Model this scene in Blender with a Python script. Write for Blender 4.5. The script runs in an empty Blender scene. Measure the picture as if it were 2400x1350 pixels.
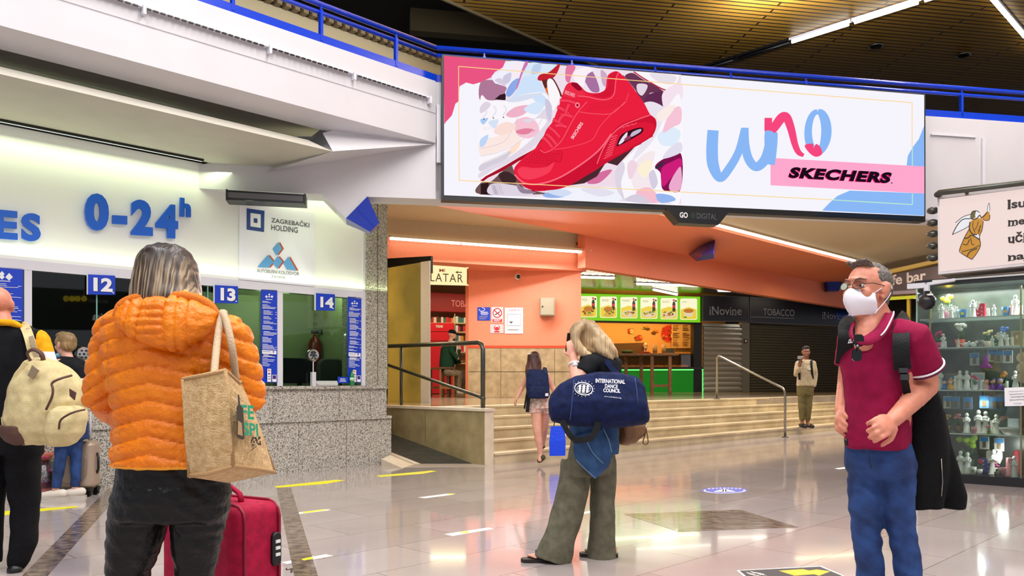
import bpy, bmesh, math, random
from mathutils import Vector as V, Matrix as M, noise
random.seed(7)
SC = bpy.context.scene
COL = SC.collection
F, CX, HY, CH = 1900.0, 1200.0, 895.0, 1.2      # focal length in pixels of the 2400x1350 frame, principal column, horizon row, eye height
PI = math.pi

# ---------------------------------------------------------------- survey helpers
def at(px, py, Y):
    return V(((px - CX) / F * Y, Y, CH + (HY - py) / F * Y))
def px_of(p): return CX + p.x / p.y * F, HY - (p.z - CH) / p.y * F
def inside_poly(x, y, pts):
    r = False; j = len(pts) - 1
    for i in range(len(pts)):
        (xi, yi), (xj, yj) = pts[i], pts[j]
        if (yi > y) != (yj > y) and x < (xj - xi) * (y - yi) / (yj - yi) + xi: r = not r
        j = i
    return r
def flr(px, py, h=0.0):
    return at(px, py, (CH - h) * F / (py - HY))
class Wall:
    """vertical plane through p along d; n points to the camera side"""
    def __init__(s, p, d):
        d = V((d[0], d[1])).normalized(); s.d = V((d.x, d.y, 0)); s.n = V((d.y, -d.x, 0))
        s.c = s.n.x * p[0] + s.n.y * p[1]
        if s.c > 0: s.n = -s.n; s.c = -s.c
    def Y(s, px, lift=0.0):
        k = (px - CX) / F
        return (s.c + lift) / (s.n.x * k + s.n.y)
    def on(s, px, py, lift=0.0): return at(px, py, s.Y(px, lift))
    def h(s, px, z, lift=0.0):                    # the point of the plane at column px, height z
        p = at(px, HY, s.Y(px, lift)); p.z = z; return p
    def off(s, lift):
        w = Wall((0, 1), (1, 0)); w.d, w.n, w.c = s.d, s.n, s.c + lift; return w
def line_d1(k): return Wall((k, 0), (1, 1))       # the planes x - y = k of the hall's main grid

# ---------------------------------------------------------------- materials
def lin(c):
    return tuple((x / 12.92 if x <= .04045 else ((x + .055) / 1.055) ** 2.4) for x in c)
def rgb(*c): return lin([x / 255 for x in c]) + (1.0,)
MATS = {}
def mat(name, c, rough=.6, metal=0.0, spec=.5, emit=None, es=1.0, noise_amt=0.0, nscale=8.0, bump=0.0, bscale=60.0, c2=None, coat=0.0, alpha=1.0, detail=3.0):
    if name in MATS: return MATS[name]
    m = bpy.data.materials.new(name); m.use_nodes = True
    nt = m.node_tree; b = nt.nodes['Principled BSDF']
    col = rgb(*c)
    b.inputs['Base Color'].default_value = col
    b.inputs['Roughness'].default_value = rough
    b.inputs['Metallic'].default_value = metal
    b.inputs['Specular IOR Level'].default_value = spec
    b.inputs['Coat Weight'].default_value = coat
    if alpha < 1: b.inputs['Alpha'].default_value = alpha
    if emit:
        b.inputs['Emission Color'].default_value = rgb(*emit); b.inputs['Emission Strength'].default_value = es
    if noise_amt or c2:
        tc = nt.nodes.new('ShaderNodeTexCoord'); nz = nt.nodes.new('ShaderNodeTexNoise'); rp = nt.nodes.new('ShaderNodeValToRGB')
        nz.inputs['Scale'].default_value = nscale; nz.inputs['Detail'].default_value = detail
        nt.links.new(tc.outputs['Object'], nz.inputs['Vector']); nt.links.new(nz.outputs['Fac'], rp.inputs['Fac'])
        lo = rgb(*c2) if c2 else tuple(x * (1 - noise_amt) for x in col[:3]) + (1,)
        hi = col if c2 else tuple(min(1, x * (1 + noise_amt)) for x in col[:3]) + (1,)
        rp.color_ramp.elements[0].color = lo; rp.color_ramp.elements[1].color = hi
        rp.color_ramp.elements[0].position = .35; rp.color_ramp.elements[1].position = .65
        nt.links.new(rp.outputs['Color'], b.inputs['Base Color'])
    if bump:
        tc = nt.nodes.new('ShaderNodeTexCoord'); nz = nt.nodes.new('ShaderNodeTexNoise'); bp = nt.nodes.new('ShaderNodeBump')
        nz.inputs['Scale'].default_value = bscale; bp.inputs['Strength'].default_value = bump; bp.inputs['Distance'].default_value = .02
        nt.links.new(tc.outputs['Object'], nz.inputs['Vector']); nt.links.new(nz.outputs['Fac'], bp.inputs['Height'])
        nt.links.new(bp.outputs['Normal'], b.inputs['Normal'])
    MATS[name] = m
    return m
def glow(name, c, s=1.0, body=(20, 20, 20)):      # lamps, the lit screen, backlit signs
    return mat(name, body, .5, emit=c, es=s)
def glass(name, c=(235, 245, 240), refl=.12, rough=.02):
    if name in MATS: return MATS[name]
    m = bpy.data.materials.new(name); m.use_nodes = True; nt = m.node_tree
    for n in list(nt.nodes): nt.nodes.remove(n)
    o = nt.nodes.new('ShaderNodeOutputMaterial'); t = nt.nodes.new('ShaderNodeBsdfTransparent'); g = nt.nodes.new('ShaderNodeBsdfGlossy')
    lw = nt.nodes.new('ShaderNodeFresnel'); lw.inputs['IOR'].default_value = 1.5
    ad = nt.nodes.new('ShaderNodeMath'); ad.operation = 'MULTIPLY_ADD'; ad.inputs[1].default_value = 1.0; ad.inputs[2].default_value = refl - .04; ad.use_clamp = True
    mx = nt.nodes.new('ShaderNodeMixShader')
    t.inputs['Color'].default_value = rgb(*c); g.inputs['Roughness'].default_value = rough
    nt.links.new(lw.outputs[0], ad.inputs[0]); nt.links.new(ad.outputs[0], mx.inputs[0])
    nt.links.new(t.outputs[0], mx.inputs[1]); nt.links.new(g.outputs[0], mx.inputs[2]); nt.links.new(mx.outputs[0], o.inputs[0])
    MATS[name] = m
    return m
def speckle(name, cols, scale=90., rough=.5, bscale=None, bump=0.0, coat=0.0):
    """granite / terrazzo: hard-edged grains of a few colours"""
    if name in MATS: return MATS[name]
    m = bpy.data.materials.new(name); m.use_nodes = True; nt = m.node_tree; b = nt.nodes['Principled BSDF']
    tc = nt.nodes.new('ShaderNodeTexCoord'); vo = nt.nodes.new('ShaderNodeTexVoronoi'); rp = nt.nodes.new('ShaderNodeValToRGB')
    vo.inputs['Scale'].default_value = scale; rp.color_ramp.interpolation = 'CONSTANT'
    sp = nt.nodes.new('ShaderNodeSeparateColor')
    nt.links.new(tc.outputs['Object'], vo.inputs['Vector']); nt.links.new(vo.outputs['Color'], sp.inputs['Color']); nt.links.new(sp.outputs[0], rp.inputs['Fac'])
    els = rp.color_ramp.elements
    while len(els) < len(cols): els.new(.5)
    pos = 0.0
    for e, (w, c) in zip(els, cols):
        e.position = pos; e.color = rgb(*c); pos += w
    nt.links.new(rp.outputs['Color'], b.inputs['Base Color']); b.inputs['Roughness'].default_value = rough; b.inputs['Coat Weight'].default_value = coat
    MATS[name] = m
    return m

# ---------------------------------------------------------------- mesh builder
class MB:
    def __init__(s): s.v = []; s.f = []; s.mi = []; s.mats = []; s.cur = 0
    def use(s, m):
        if m not in s.mats: s.mats.append(m)
        s.cur = s.mats.index(m); return s
    def addv(s, pts):
        i = len(s.v); s.v.extend(tuple(p) for p in pts); return i
    def face(s, idx): s.f.append(tuple(idx)); s.mi.append(s.cur)
    def poly(s, pts):
        i = s.addv(pts); s.face(range(i, i + len(pts))); return s
    def prism(s, pts, vec):
        n = len(pts); i = s.addv(pts); vec = V(vec); s.addv([V(p) + vec for p in pts])
        s.face(range(i, i + n)); s.face(range(i + 2 * n - 1, i + n - 1, -1))
        for k in range(n): s.face((i + k, i + n + k, i + n + (k + 1) % n, i + (k + 1) % n))
        return s
    def box(s, c, size, x=(1, 0, 0), y=(0, 1, 0), z=(0, 0, 1)):
        c, x, y, z = V(c), V(x).normalized(), V(y).normalized(), V(z).normalized()
        a, b_, d = (q / 2 for q in size)
        p = [c - x * a - y * b_ - z * d, c + x * a - y * b_ - z * d, c + x * a + y * b_ - z * d, c - x * a + y * b_ - z * d]
        return s.prism(p, z * size[2])
    def rbox(s, c, size, x=(1, 0, 0), y=(0, 1, 0), z=(0, 0, 1), r=.03, n=4):
        """box with rounded vertical (z) edges and softened rims"""
        c, x, y, z = V(c), V(x).normalized(), V(y).normalized(), V(z).normalized()
        rings = []
        e = min(r, size[2] * .4) * .5
        for zz, ins in ((-size[2] / 2, e), (-size[2] / 2 + e, 0), (size[2] / 2 - e, 0), (size[2] / 2, e)):
            ring = []
            for (sx, sy, a0) in ((1, 1, 0), (-1, 1, PI / 2), (-1, -1, PI), (1, -1, 3 * PI / 2)):
                for k in range(n + 1):
                    a = a0 + k / n * PI / 2
                    ring.append(c + x * (sx * (size[0] / 2 - r) + (r - ins) * math.cos(a)) + y * (sy * (size[1] / 2 - r) + (r - ins) * math.sin(a)) + z * zz)
            rings.append(ring)
        return s.rings(rings)
    def rings(s, rings, cap=True, closed=False):
        n = len(rings[0]); i0 = len(s.v)
        for r in rings: s.addv(r)
        m = len(rings)
        for a in range(m if closed else m - 1):
            b_ = (a + 1) % m
            for k in range(n):
                k2 = (k + 1) % n
                s.face((i0 + a * n + k, i0 + a * n + k2, i0 + b_ * n + k2, i0 + b_ * n + k))
        if cap and not closed:
            s.face(range(i0 + n - 1, i0 - 1, -1)); s.face(range(i0 + (m - 1) * n, i0 + m * n))
        return s
    def tube(s, path, r, n=10, cap=True, flat=1.0, up=None, closed=False):
        """tube along path; r a number or one per point; flat squashes the second axis"""
        path = [V(p) for p in path]; m = len(path)
        rs = r if isinstance(r, (list, tuple)) else [r] * m
        rings = []; ref = V(up) if up else None
        for i, p in enumerate(path):
            if closed: t = path[(i + 1) % m] - path[i - 1]
            else: t = path[min(i + 1, m - 1)] - path[max(i - 1, 0)]
            t.normalize()
            if ref is None: ref = V((0, 0, 1)) if abs(t.z) < .9 else V((1, 0, 0))
            a = (ref - t * ref.dot(t)).normalized(); b_ = t.cross(a)
            if not up: ref = a
            rings.append([p + (a * math.cos(2 * PI * k / n) * rs[i] * flat + b_ * math.sin(2 * PI * k / n) * rs[i]) for k in range(n)])
        return s.rings(rings, cap, closed)
    def ball(s, c, r, n=14, m=9, rot=None, half=None):
        c = V(c); r = (r, r, r) if not isinstance(r, (list, tuple)) else r
        rings = []
        for j in range(m + 1):
            th = PI * (j / m); th = min(max(th, .02), PI - .02)
            ring = []
            for k in range(n):
                ph = 2 * PI * k / n
                q = V((r[0] * math.sin(th) * math.cos(ph), r[1] * math.sin(th) * math.sin(ph), -r[2] * math.cos(th)))
                ring.append(c + (rot @ q if rot else q))
            rings.append(ring)
        return s.rings(rings)
    def lathe(s, prof, c=(0, 0, 0), n=20, axis=None, sx=1.0, sy=1.0):
        c = V(c); R = axis
        rings = []
        for r, z in prof:
            ring = []
            for k in range(n):
                q = V((max(r, 1e-4) * math.cos(2 * PI * k / n) * sx, max(r, 1e-4) * math.sin(2 * PI * k / n) * sy, z))
                ring.append(c + (R @ q if R else q))
            rings.append(ring)
        return s.rings(rings)
    def text(s, mesh_pts, faces):
        i = s.addv(mesh_pts)
        for f in faces: s.face([i + k for k in f])
        return s
    def mesh(s, name, smooth=False, fix=True):
        me = bpy.data.meshes.new(name); me.from_pydata(s.v, [], s.f)
        for m in s.mats: me.materials.append(m)
        if len(s.mats) > 1: me.polygons.foreach_set('material_index', s.mi)
        if fix:
            bm = bmesh.new(); bm.from_mesh(me); bmesh.ops.recalc_face_normals(bm, faces=bm.faces); bm.to_mesh(me); bm.free()
        if smooth: me.shade_smooth()
        me.update(); return me
    def build(s, name, m=None, parent=None, smooth=False, fix=True, angle=None):
        if m is not None and not s.mats: s.mats = [m]
        me = s.mesh(name, smooth, fix)
        if angle:
            me.shade_smooth(); me.set_sharp_from_angle(angle=math.radians(angle))
        return put(name, me, parent)

def put(name, me, parent=None):
    o = bpy.data.objects.new(name, me); COL.objects.link(o)
    if parent is not None:
        o.parent = parent
        if parent.parent is None: o.matrix_parent_inverse = M.LocRotScale(parent.location, parent.rotation_euler, parent.scale).inverted()
        else:
            w = parent.parent; o.matrix_parent_inverse = (M.LocRotScale(w.location, w.rotation_euler, w.scale) @ parent.matrix_parent_inverse @ parent.matrix_basis).inverted()
    return o
def tag(o, label=None, cat=None, group=None, kind=None):
    if label: o['label'] = label
    if cat: o['category'] = cat
    if group: o['group'] = group
    if kind: o['kind'] = kind
    return o
def thing(name, loc, label, cat, group=None):
    o = bpy.data.objects.new(name, None); COL.objects.link(o); o.location = V(loc); o.empty_display_size = .1
    return tag(o, label, cat, group)
def struct(name, mb, m=None, parent=None, smooth=False, label=None, angle=None):
    o = mb.build(name, m, parent, smooth, angle=angle)
    if parent is None: o['kind'] = 'structure'
    if label: o['label'] = label
    return o
def copy_tree(o, parent=None):
    c = o.copy(); COL.objects.link(c)
    if parent is not None: c.parent = parent
    for ch in [x for x in o.children]: copy_tree(ch, c)
    return c

# ---------------------------------------------------------------- flat artwork on planes
def spline(pts, n=6, closed=True):
    out = []; m = len(pts)
    rng = range(m) if closed else range(m - 1)
    for i in rng:
        p0, p1, p2, p3 = ((pts[(i + k) % m] if closed else pts[min(max(i + k, 0), m - 1)]) for k in (-1, 0, 1, 2))
        for k in range(n):
            t = k / n; t2, t3 = t * t, t * t * t
            out.append(tuple(.5 * ((2 * p1[j]) + (-p0[j] + p2[j]) * t + (2 * p0[j] - 5 * p1[j] + 4 * p2[j] - p3[j]) * t2 + (-p0[j] + 3 * p1[j] - 3 * p2[j] + p3[j]) * t3) for j in range(len(p1))))
    if not closed: out.append(tuple(pts[-1]))
    return out
def stroke(pts, w, n=5, smooth=True):
    """outline of a brush stroke along 2-D pts; w a number or one per point"""
    ws = w if isinstance(w, (list, tuple)) else [w] * len(pts)
    p3 = [(p[0], p[1], q) for p, q in zip(pts, ws)]
    if smooth: p3 = spline(p3, n, False)
    L, R = [], []
    for i, p in enumerate(p3):
        a, b_ = p3[max(i - 1, 0)], p3[min(i + 1, len(p3) - 1)]
        tx, ty = b_[0] - a[0], b_[1] - a[1]; l = math.hypot(tx, ty) or 1
        nx, ny = -ty / l, tx / l
        L.append((p[0] + nx * p[2] / 2, p[1] + ny * p[2] / 2)); R.append((p[0] - nx * p[2] / 2, p[1] - ny * p[2] / 2))
    return L, R
class Art:
    """coloured shapes lying on a wall plane, each a hair above the last"""
    def __init__(s, wall, lift=.002, step=.0006): s.w = wall; s.l = lift; s.st = step; s.mb = MB(); s.flip = False
    def up(s): s.l += s.st
    def P(s, x, y): return s.w.on(x, y, s.l)
    def poly(s, pts, m, smooth=False, n=6):
        s.up(); s.mb.use(m)
        if smooth: pts = spline(pts, n)
        s.mb.poly([s.P(*p) for p in pts]); return s
    def rect(s, x0, y0, x1, y1, m, dy=0.0):      # dy: drop of the top edge from x0 to x1 in pixels
        return s.poly([(x0, y0), (x1, y0 + dy), (x1, y1 + dy), (x0, y1)], m)
    def stroke(s, pts, w, m, n=5, smooth=True):
        s.up(); s.mb.use(m); L, R = stroke(pts, w, n, smooth)
        for i in range(len(L) - 1): s.mb.poly([s.P(*q) for q in (L[i], L[i + 1], R[i + 1], R[i])])
        return s
    def disc(s, x, y, rx, ry, m, n=20):
        return s.poly([(x + rx * math.cos(2 * PI * k / n), y + ry * math.sin(2 * PI * k / n)) for k in range(n)], m)
    def text(s, body, x0, ytop, x1, ybot, m, bold=0.0, shear=0.0, depth=0.0, dy=0.0, space=1.0):
        """body fitted to the box x0..x1, ytop..ybot (rows at x0; the row drops by dy at x1)"""
        s.up(); s.mb.use(m)
        vs, fs = glyphs(body, bold, shear, space, depth > 0)
        xs = [v[0] for v in vs]; ys = [v[1] for v in vs]; x_0, x_1, y_0, y_1 = min(xs), max(xs), min(ys), max(ys)
        a = s.w.on(x0, ybot, s.l); b_ = s.w.on(x1, ybot + dy, s.l); c = s.w.on(x0, ytop, s.l)
        pts = []
        for v in vs:
            u = (v[0] - x_0) / (x_1 - x_0); t = (v[1] - y_0) / (y_1 - y_0)
            pts.append(a + (b_ - a) * u + (c - a) * t + s.w.n * (depth * (1 if v[2] > 0 else 0)))
        s.mb.text(pts, fs); return s
    def textq(s, body, bl, br, tl, m, bold=0.0, space=1.0):
        """body stretched over the parallelogram bottom-left, bottom-right, top-left (pixels)"""
        s.up(); s.mb.use(m); vs, fs = glyphs(body, bold, 0.0, space)
        xs = [v[0] for v in vs]; ys = [v[1] for v in vs]; x_0, x_1, y_0, y_1 = min(xs), max(xs), min(ys), max(ys); pts = []
        for v in vs:
            u = (v[0] - x_0) / (x_1 - x_0); t = (v[1] - y_0) / (y_1 - y_0)
            pts.append(s.P(bl[0] + (br[0] - bl[0]) * u + (tl[0] - bl[0]) * t, bl[1] + (br[1] - bl[1]) * u + (tl[1] - bl[1]) * t))
        s.mb.text(pts, fs); return s
    def line(s, a, b_, w, m): return s.stroke([a, b_], w, m, 1, False)
    def build(s, name, parent=None, fix=False): return s.mb.build(name, None, parent, fix=fix)
GL = {}
def glyphs(body, bold=0.0, shear=0.0, space=1.0, solid=False):
    key = (body, bold, shear, space, solid)
    if key in GL: return GL[key]
    cu = bpy.data.curves.new('writing', 'FONT'); cu.body = body; cu.size = 1; cu.offset = bold; cu.shear = shear; cu.space_character = space
    cu.extrude = .05 if solid else 0; cu.resolution_u = 4; cu.fill_mode = 'BOTH' if solid else 'FRONT'
    o = bpy.data.objects.new('writing', cu); COL.objects.link(o)
    me = bpy.data.meshes.new_from_object(o.evaluated_get(bpy.context.evaluated_depsgraph_get()))
    r = ([tuple(v.co) for v in me.vertices], [tuple(p.vertices) for p in me.polygons])
    bpy.data.objects.remove(o); bpy.data.curves.remove(cu); bpy.data.meshes.remove(me)
    GL[key] = r
    return r

# ---------------------------------------------------------------- soft volumes (bodies, clothes, bags)
class Vol:
    """overlapping closed shapes that melt into one continuous skin"""
    def __init__(s): s.m = MB()
    def ball(s, c, r, rot=None): s.m.ball(c, r, 16, 10, rot); return s
    def limb(s, pts, rs, n=14, flat=1.0, up=None, sm=0):
        """tapering limb through pts with radius rs at each, rounded ends"""
        if sm:
            q = spline([tuple(p) + (r,) for p, r in zip(pts, rs)], sm, False); pts = [V(p[:3]) for p in q]; rs = [p[3] for p in q]
        pts = [V(p) for p in pts]
        a = (pts[0] - pts[1]).normalized(); b_ = (pts[-1] - pts[-2]).normalized()
        P = [pts[0] + a * rs[0] * .85, pts[0] + a * rs[0] * .5] + pts + [pts[-1] + b_ * rs[-1] * .5, pts[-1] + b_ * rs[-1] * .85]
        R = [rs[0] * .45, rs[0] * .85] + list(rs) + [rs[-1] * .85, rs[-1] * .45]
        s.m.tube(P, R, n, flat=flat, up=up); return s
    def cut(s, pts, rs, n=16, flat=1.0, up=None):
        """the same with square-cut ends (sleeves, trouser legs)"""
        s.m.tube(pts, rs, n, flat=flat, up=up); return s
    def loft(s, secs, n=24, xdir=None, e=2.3):
        """secs: (centre, half width, half depth[, dir]) stacked sections; dir is the width direction"""
        rings = []
        for q in secs:
            c = V(q[0]); xd = V(q[3] if len(q) > 3 else (xdir or (1, 0, 0))); xd = V((xd.x, xd.y, 0)).normalized(); yd = V((-xd.y, xd.x, 0))
            ring = []
            for k in range(n):
                a = 2 * PI * k / n; ca, sa = math.cos(a), math.sin(a)
                ring.append(c + xd * q[1] * math.copysign(abs(ca) ** (2 / e), ca) + yd * q[2] * math.copysign(abs(sa) ** (2 / e), sa))
            rings.append(ring)
        s.m.rings(rings); return s
    def skin(s, vox=.01, smooth=3, fac=.5, disp=None):
        me = s.m.mesh('soft')
        o = bpy.data.objects.new('soft', me); COL.objects.link(o)
        r = o.modifiers.new('r', 'REMESH'); r.mode = 'VOXEL'; r.voxel_size = vox; r.use_smooth_shade = True
        if smooth:
            q = o.modifiers.new('s', 'SMOOTH'); q.iterations = smooth; q.factor = fac
        out = bpy.data.meshes.new_from_object(o.evaluated_get(bpy.context.evaluated_depsgraph_get()))
        bpy.data.objects.remove(o); bpy.data.meshes.remove(me)
        out.materials.clear()
        if disp:
            ns = [v.normal.copy() for v in out.vertices]
            for v, nn in zip(out.vertices, ns):
                d = disp(v.co, nn)
                if isinstance(d, V): v.co = v.co + d
                elif d: v.co = v.co + nn * d
            out.update()
        out.shade_smooth()
        return out
    def build(s, name, m, parent=None, vox=.01, smooth=3, fac=.5, disp=None, paint=None, cut=None):
        """paint: list of (material, test(co, normal)) after the base material m"""
        me = s.skin(vox, smooth, fac, disp); me.materials.append(m)
        if cut:
            bm = bmesh.new(); bm.from_mesh(me); bmesh.ops.delete(bm, geom=[f for f in bm.faces if cut(f.calc_center_median(), f.normal)], context='FACES'); bm.to_mesh(me); bm.free(); me.shade_smooth()
        if paint:
            for pm, _ in paint: me.materials.append(pm)
            for p in me.polygons:
                for k, (_, t) in enumerate(paint):
                    if t(p.center, p.normal): p.material_index = k + 1
        return put(name, me, parent)

# ---------------------------------------------------------------- lamps
def area(name, loc, size, power, color=(1, 1, 1), rot=(0, 0, 0), rect=None):
    l = bpy.data.lights.new(name, 'AREA'); l.energy = power; l.color = color[:3]
    if rect: l.shape = 'RECTANGLE'; l.size, l.size_y = rect
    else: l.size = size
    o = bpy.data.objects.new(name, l); COL.objects.link(o); o.location = loc; o.rotation_euler = rot; return o
def point(name, loc, power, color=(1, 1, 1), r=.1):
    l = bpy.data.lights.new(name, 'POINT'); l.energy = power; l.color = color[:3]; l.shadow_soft_size = r
    o = bpy.data.objects.new(name, l); COL.objects.link(o); o.location = loc; return o
WARM = rgb(255, 226, 170); COOL = rgb(253, 252, 255); GRN = rgb(236, 255, 205)
# ================================================================ THE BUILDING
PW = mat('white_paint', (210, 209, 213), .55, noise_amt=.02, nscale=2)
PWD = mat('soffit_paint', (205, 200, 185), .7, noise_amt=.03, nscale=3)
BEIGE = mat('beige_soffit', (208, 192, 166), .8, noise_amt=.05, nscale=40)
ORANGE = mat('orange_plaster', (236, 140, 108), .7, noise_amt=.03, nscale=20)
ORANGED = mat('orange_red_strip', (214, 72, 40), .5)
BLUE = mat('blue_gloss', (8, 62, 205), .25, coat=.4)
NAVY = mat('blue_lacquer', (14, 52, 170), .3, coat=.3)
GRAN = speckle('granite', [(.14, (62, 60, 56)), (.16, (120, 116, 108)), (.4, (206, 202, 192)), (.3, (178, 174, 164))], 120, .35)
GRAN2 = speckle('granite_pillar', [(.16, (70, 68, 60)), (.2, (128, 124, 108)), (.4, (200, 196, 178)), (.24, (166, 162, 146))], 125, .4)
STONE = mat('travertine', (186, 166, 130), .5, c2=(158, 138, 104), nscale=5, detail=6)
STEPM = mat('step_stone', (222, 204, 166), .38, c2=(194, 176, 138), nscale=2.6, detail=7)
PANELST = mat('parapet_stone', (168, 152, 112), .35, c2=(140, 126, 88), nscale=4, detail=5)
CAPST = mat('cap_stone', (222, 208, 186), .5, noise_amt=.05)
BLACK = mat('black_plastic', (14, 15, 17), .4)
STEEL = mat('brushed_steel', (150, 148, 140), .3, metal=1)
DARKST = mat('dark_steel', (92, 94, 88), .35, metal=.9)
ALU = mat('pale_aluminium', (206, 207, 216), .4)
TUBE = glow('tube_light', (255, 248, 232), 6, (240, 240, 235))

d1 = V((1, 1, 0)).normalized(); q1 = V((-1, 1, 0)).normalized()      # along the counter / away from it
WB, WU, WP, WF = line_d1(-13.72), line_d1(-13.80), line_d1(-13.86), line_d1(-11.50)
P2 = Wall((-.906, 10.56), (1, .19))

# ---- floor: polished pale slabs laid on the diagonal
def floor_mat():
    m = bpy.data.materials.new('polished_floor'); m.use_nodes = True; nt = m.node_tree; b = nt.nodes['Principled BSDF']; L = nt.links.new
    tc = nt.nodes.new('ShaderNodeTexCoord'); mp = nt.nodes.new('ShaderNodeMapping'); mp.inputs['Rotation'].default_value = (0, 0, -PI / 4)
    br = nt.nodes.new('ShaderNodeTexBrick'); br.inputs['Scale'].default_value = 1.0
    br.inputs['Brick Width'].default_value = 1.2; br.inputs['Row Height'].default_value = .6; br.inputs['Mortar Size'].default_value = .004; br.inputs['Mortar Smooth'].default_value = .3
    br.inputs['Color1'].default_value = rgb(184, 174, 172); br.inputs['Color2'].default_value = rgb(173, 162, 158); br.inputs['Mortar'].default_value = rgb(128, 116, 106)
    nz = nt.nodes.new('ShaderNodeTexNoise'); nz.inputs['Scale'].default_value = 160; nz.inputs['Detail'].default_value = 2
    n2 = nt.nodes.new('ShaderNodeTexNoise'); n2.inputs['Scale'].default_value = 1.1; n2.inputs['Detail'].default_value = 4
    r1 = nt.nodes.new('ShaderNodeMapRange'); r1.inputs[1].default_value = .3; r1.inputs[2].default_value = .7; r1.inputs[3].default_value = .86; r1.inputs[4].default_value = 1.12
    r2 = nt.nodes.new('ShaderNodeMapRange'); r2.inputs[1].default_value = .3; r2.inputs[2].default_value = .7; r2.inputs[3].default_value = .93; r2.inputs[4].default_value = 1.06
    m1 = nt.nodes.new('ShaderNodeMath'); m1.operation = 'MULTIPLY'
    mx = nt.nodes.new('ShaderNodeVectorMath'); mx.operation = 'MULTIPLY'
    L(tc.outputs['Object'], mp.inputs['Vector']); L(mp.outputs[0], br.inputs['Vector']); L(tc.outputs['Object'], nz.inputs['Vector']); L(tc.outputs['Object'], n2.inputs['Vector'])
    L(nz.outputs['Fac'], r1.inputs[0]); L(n2.outputs['Fac'], r2.inputs[0]); L(r1.outputs[0], m1.inputs[0]); L(r2.outputs[0], m1.inputs[1])
    L(br.outputs['Color'], mx.inputs[0]); L(m1.outputs[0], mx.inputs[1]); L(mx.outputs[0], b.inputs['Base Color'])
    b.inputs['Roughness'].default_value = .09; b.inputs['Specular IOR Level'].default_value = .55; b.inputs['Coat Weight'].default_value = .2; b.inputs['Coat Roughness'].default_value = .03
    return m
FLOORM = floor_mat()
mb = MB(); mb.prism([(-22, -8, 0), (24, -8, 0), (24, 40, 0), (-22, 40, 0)], (0, 0, -.2)); struct('floor', mb, FLOORM)
# dark inlaid bands of the floor
INLAY = mat('brown_marble', (150, 130, 112), .14, c2=(72, 58, 48), nscale=15, detail=12, spec=.7, coat=.3)
def inlay(name, pts):
    m = MB(); m.prism([flr(*p) + V((0, 0, .0015)) for p in pts], (0, 0, -.001)); return struct(name, m, INLAY)
inlay('trim_1', [(52, 1350), (112, 1350), (300, 1136), (262, 1136)])
inlay('trim_2', [(648, 1143), (682, 1143), (746, 1352), (690, 1352)])
inlay('trim_3', [(1462, 1205), (1735, 1195), (1872, 1236), (1590, 1246)])

# ---- ticket counter: granite base in two steps, ledge, pillar at its corner
def run(w, px0, px1, z0, z1, depth, m, name=None, mbx=None, left=None):
    """a wall block along w between columns px0..px1, depth going away from the camera"""
    a = w.h(px0, z0) if left is None else left; b_ = w.h(px1, z0)
    mm = mbx or MB(); mm.use(m)
    mm.prism([a, b_, b_ - w.n * depth, a - w.n * depth], (0, 0, z1 - z0)); return mm
FARL = -700
mb = run(WB, FARL, 917, 0, .665, .5, GRAN); run(WB.off(.03), FARL, 918.5, .665, .705, .55, GRAN, mbx=mb)
run(WU, FARL, 906, .705, 1.085, .5, GRAN, mbx=mb); run(WU.off(.012), FARL, 907, 1.085, 1.105, .5, GRAN, mbx=mb); run(WU.off(.045), FARL, 908.5, 1.105, 1.145, .62, GRAN, mbx=mb)
DARKJ = mat('granite_joint', (70, 68, 62), .6)
for px, z0, z1, w in ((795, .71, 1.08, WU), (868, .71, 1.08, WU), (700, 0, .66, WB), (812, 0, .66, WB), (560, 0, .66, WB), (640, .71, 1.08, WU)):
    mb.use(DARKJ); p = w.h(px, z0, .001); mb.box(p + V((0, 0, (z1 - z0) / 2)), (.004, .004, z1 - z0), d1, q1)
struct('wall_counter', mb)
mb = run(WP.off(.03), 858, 908, 1.145, 4.1, .62, GRAN2)
mb.use(DARKJ); mb.box(WP.h(885, 2.6, .032), (.006, .006, 2.9), d1, q1); mb.box(WP.h(883, 2.55, .031), (.37, .004, .005), d1, q1)
struct('pillar', mb)
# wedge kerb where the counter meets the ramp
mb = MB()
i = mb.addv([flr(893, 1089), flr(943, 1097), flr(972, 1089), WB.h(916, 0, .01), flr(893, 1089) + V((0, 0, .085)), WB.h(916, .125, .01)])
for f in ((0, 1, 4), (1, 2, 5, 4), (0, 4, 5, 3), (2, 3, 5), (0, 3, 2, 1)): mb.face([i + k for k in f])
struct('trim_4', mb, CAPST)
# return wall that closes the ticket office beside the ramp
mb = MB(); mb.use(GRAN); a = WP.h(904, 0, -.1); mb.prism([a, a + q1 * 4, a + q1 * 4 - d1 * .12, a - d1 * .12], (0, 0, 4.1)); struct('wall_return', mb)
mb = MB(); mb.use(mat('office_lit_wall', (150, 156, 122), .8)); a = a - d1 * .125 + q1 * .55; mb.prism([a, a + q1 * 2.8, a + q1 * 2.8 - d1 * .02, a - d1 * .02], (0, 0, 2.9)); struct('wall_office_end', mb)

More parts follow.
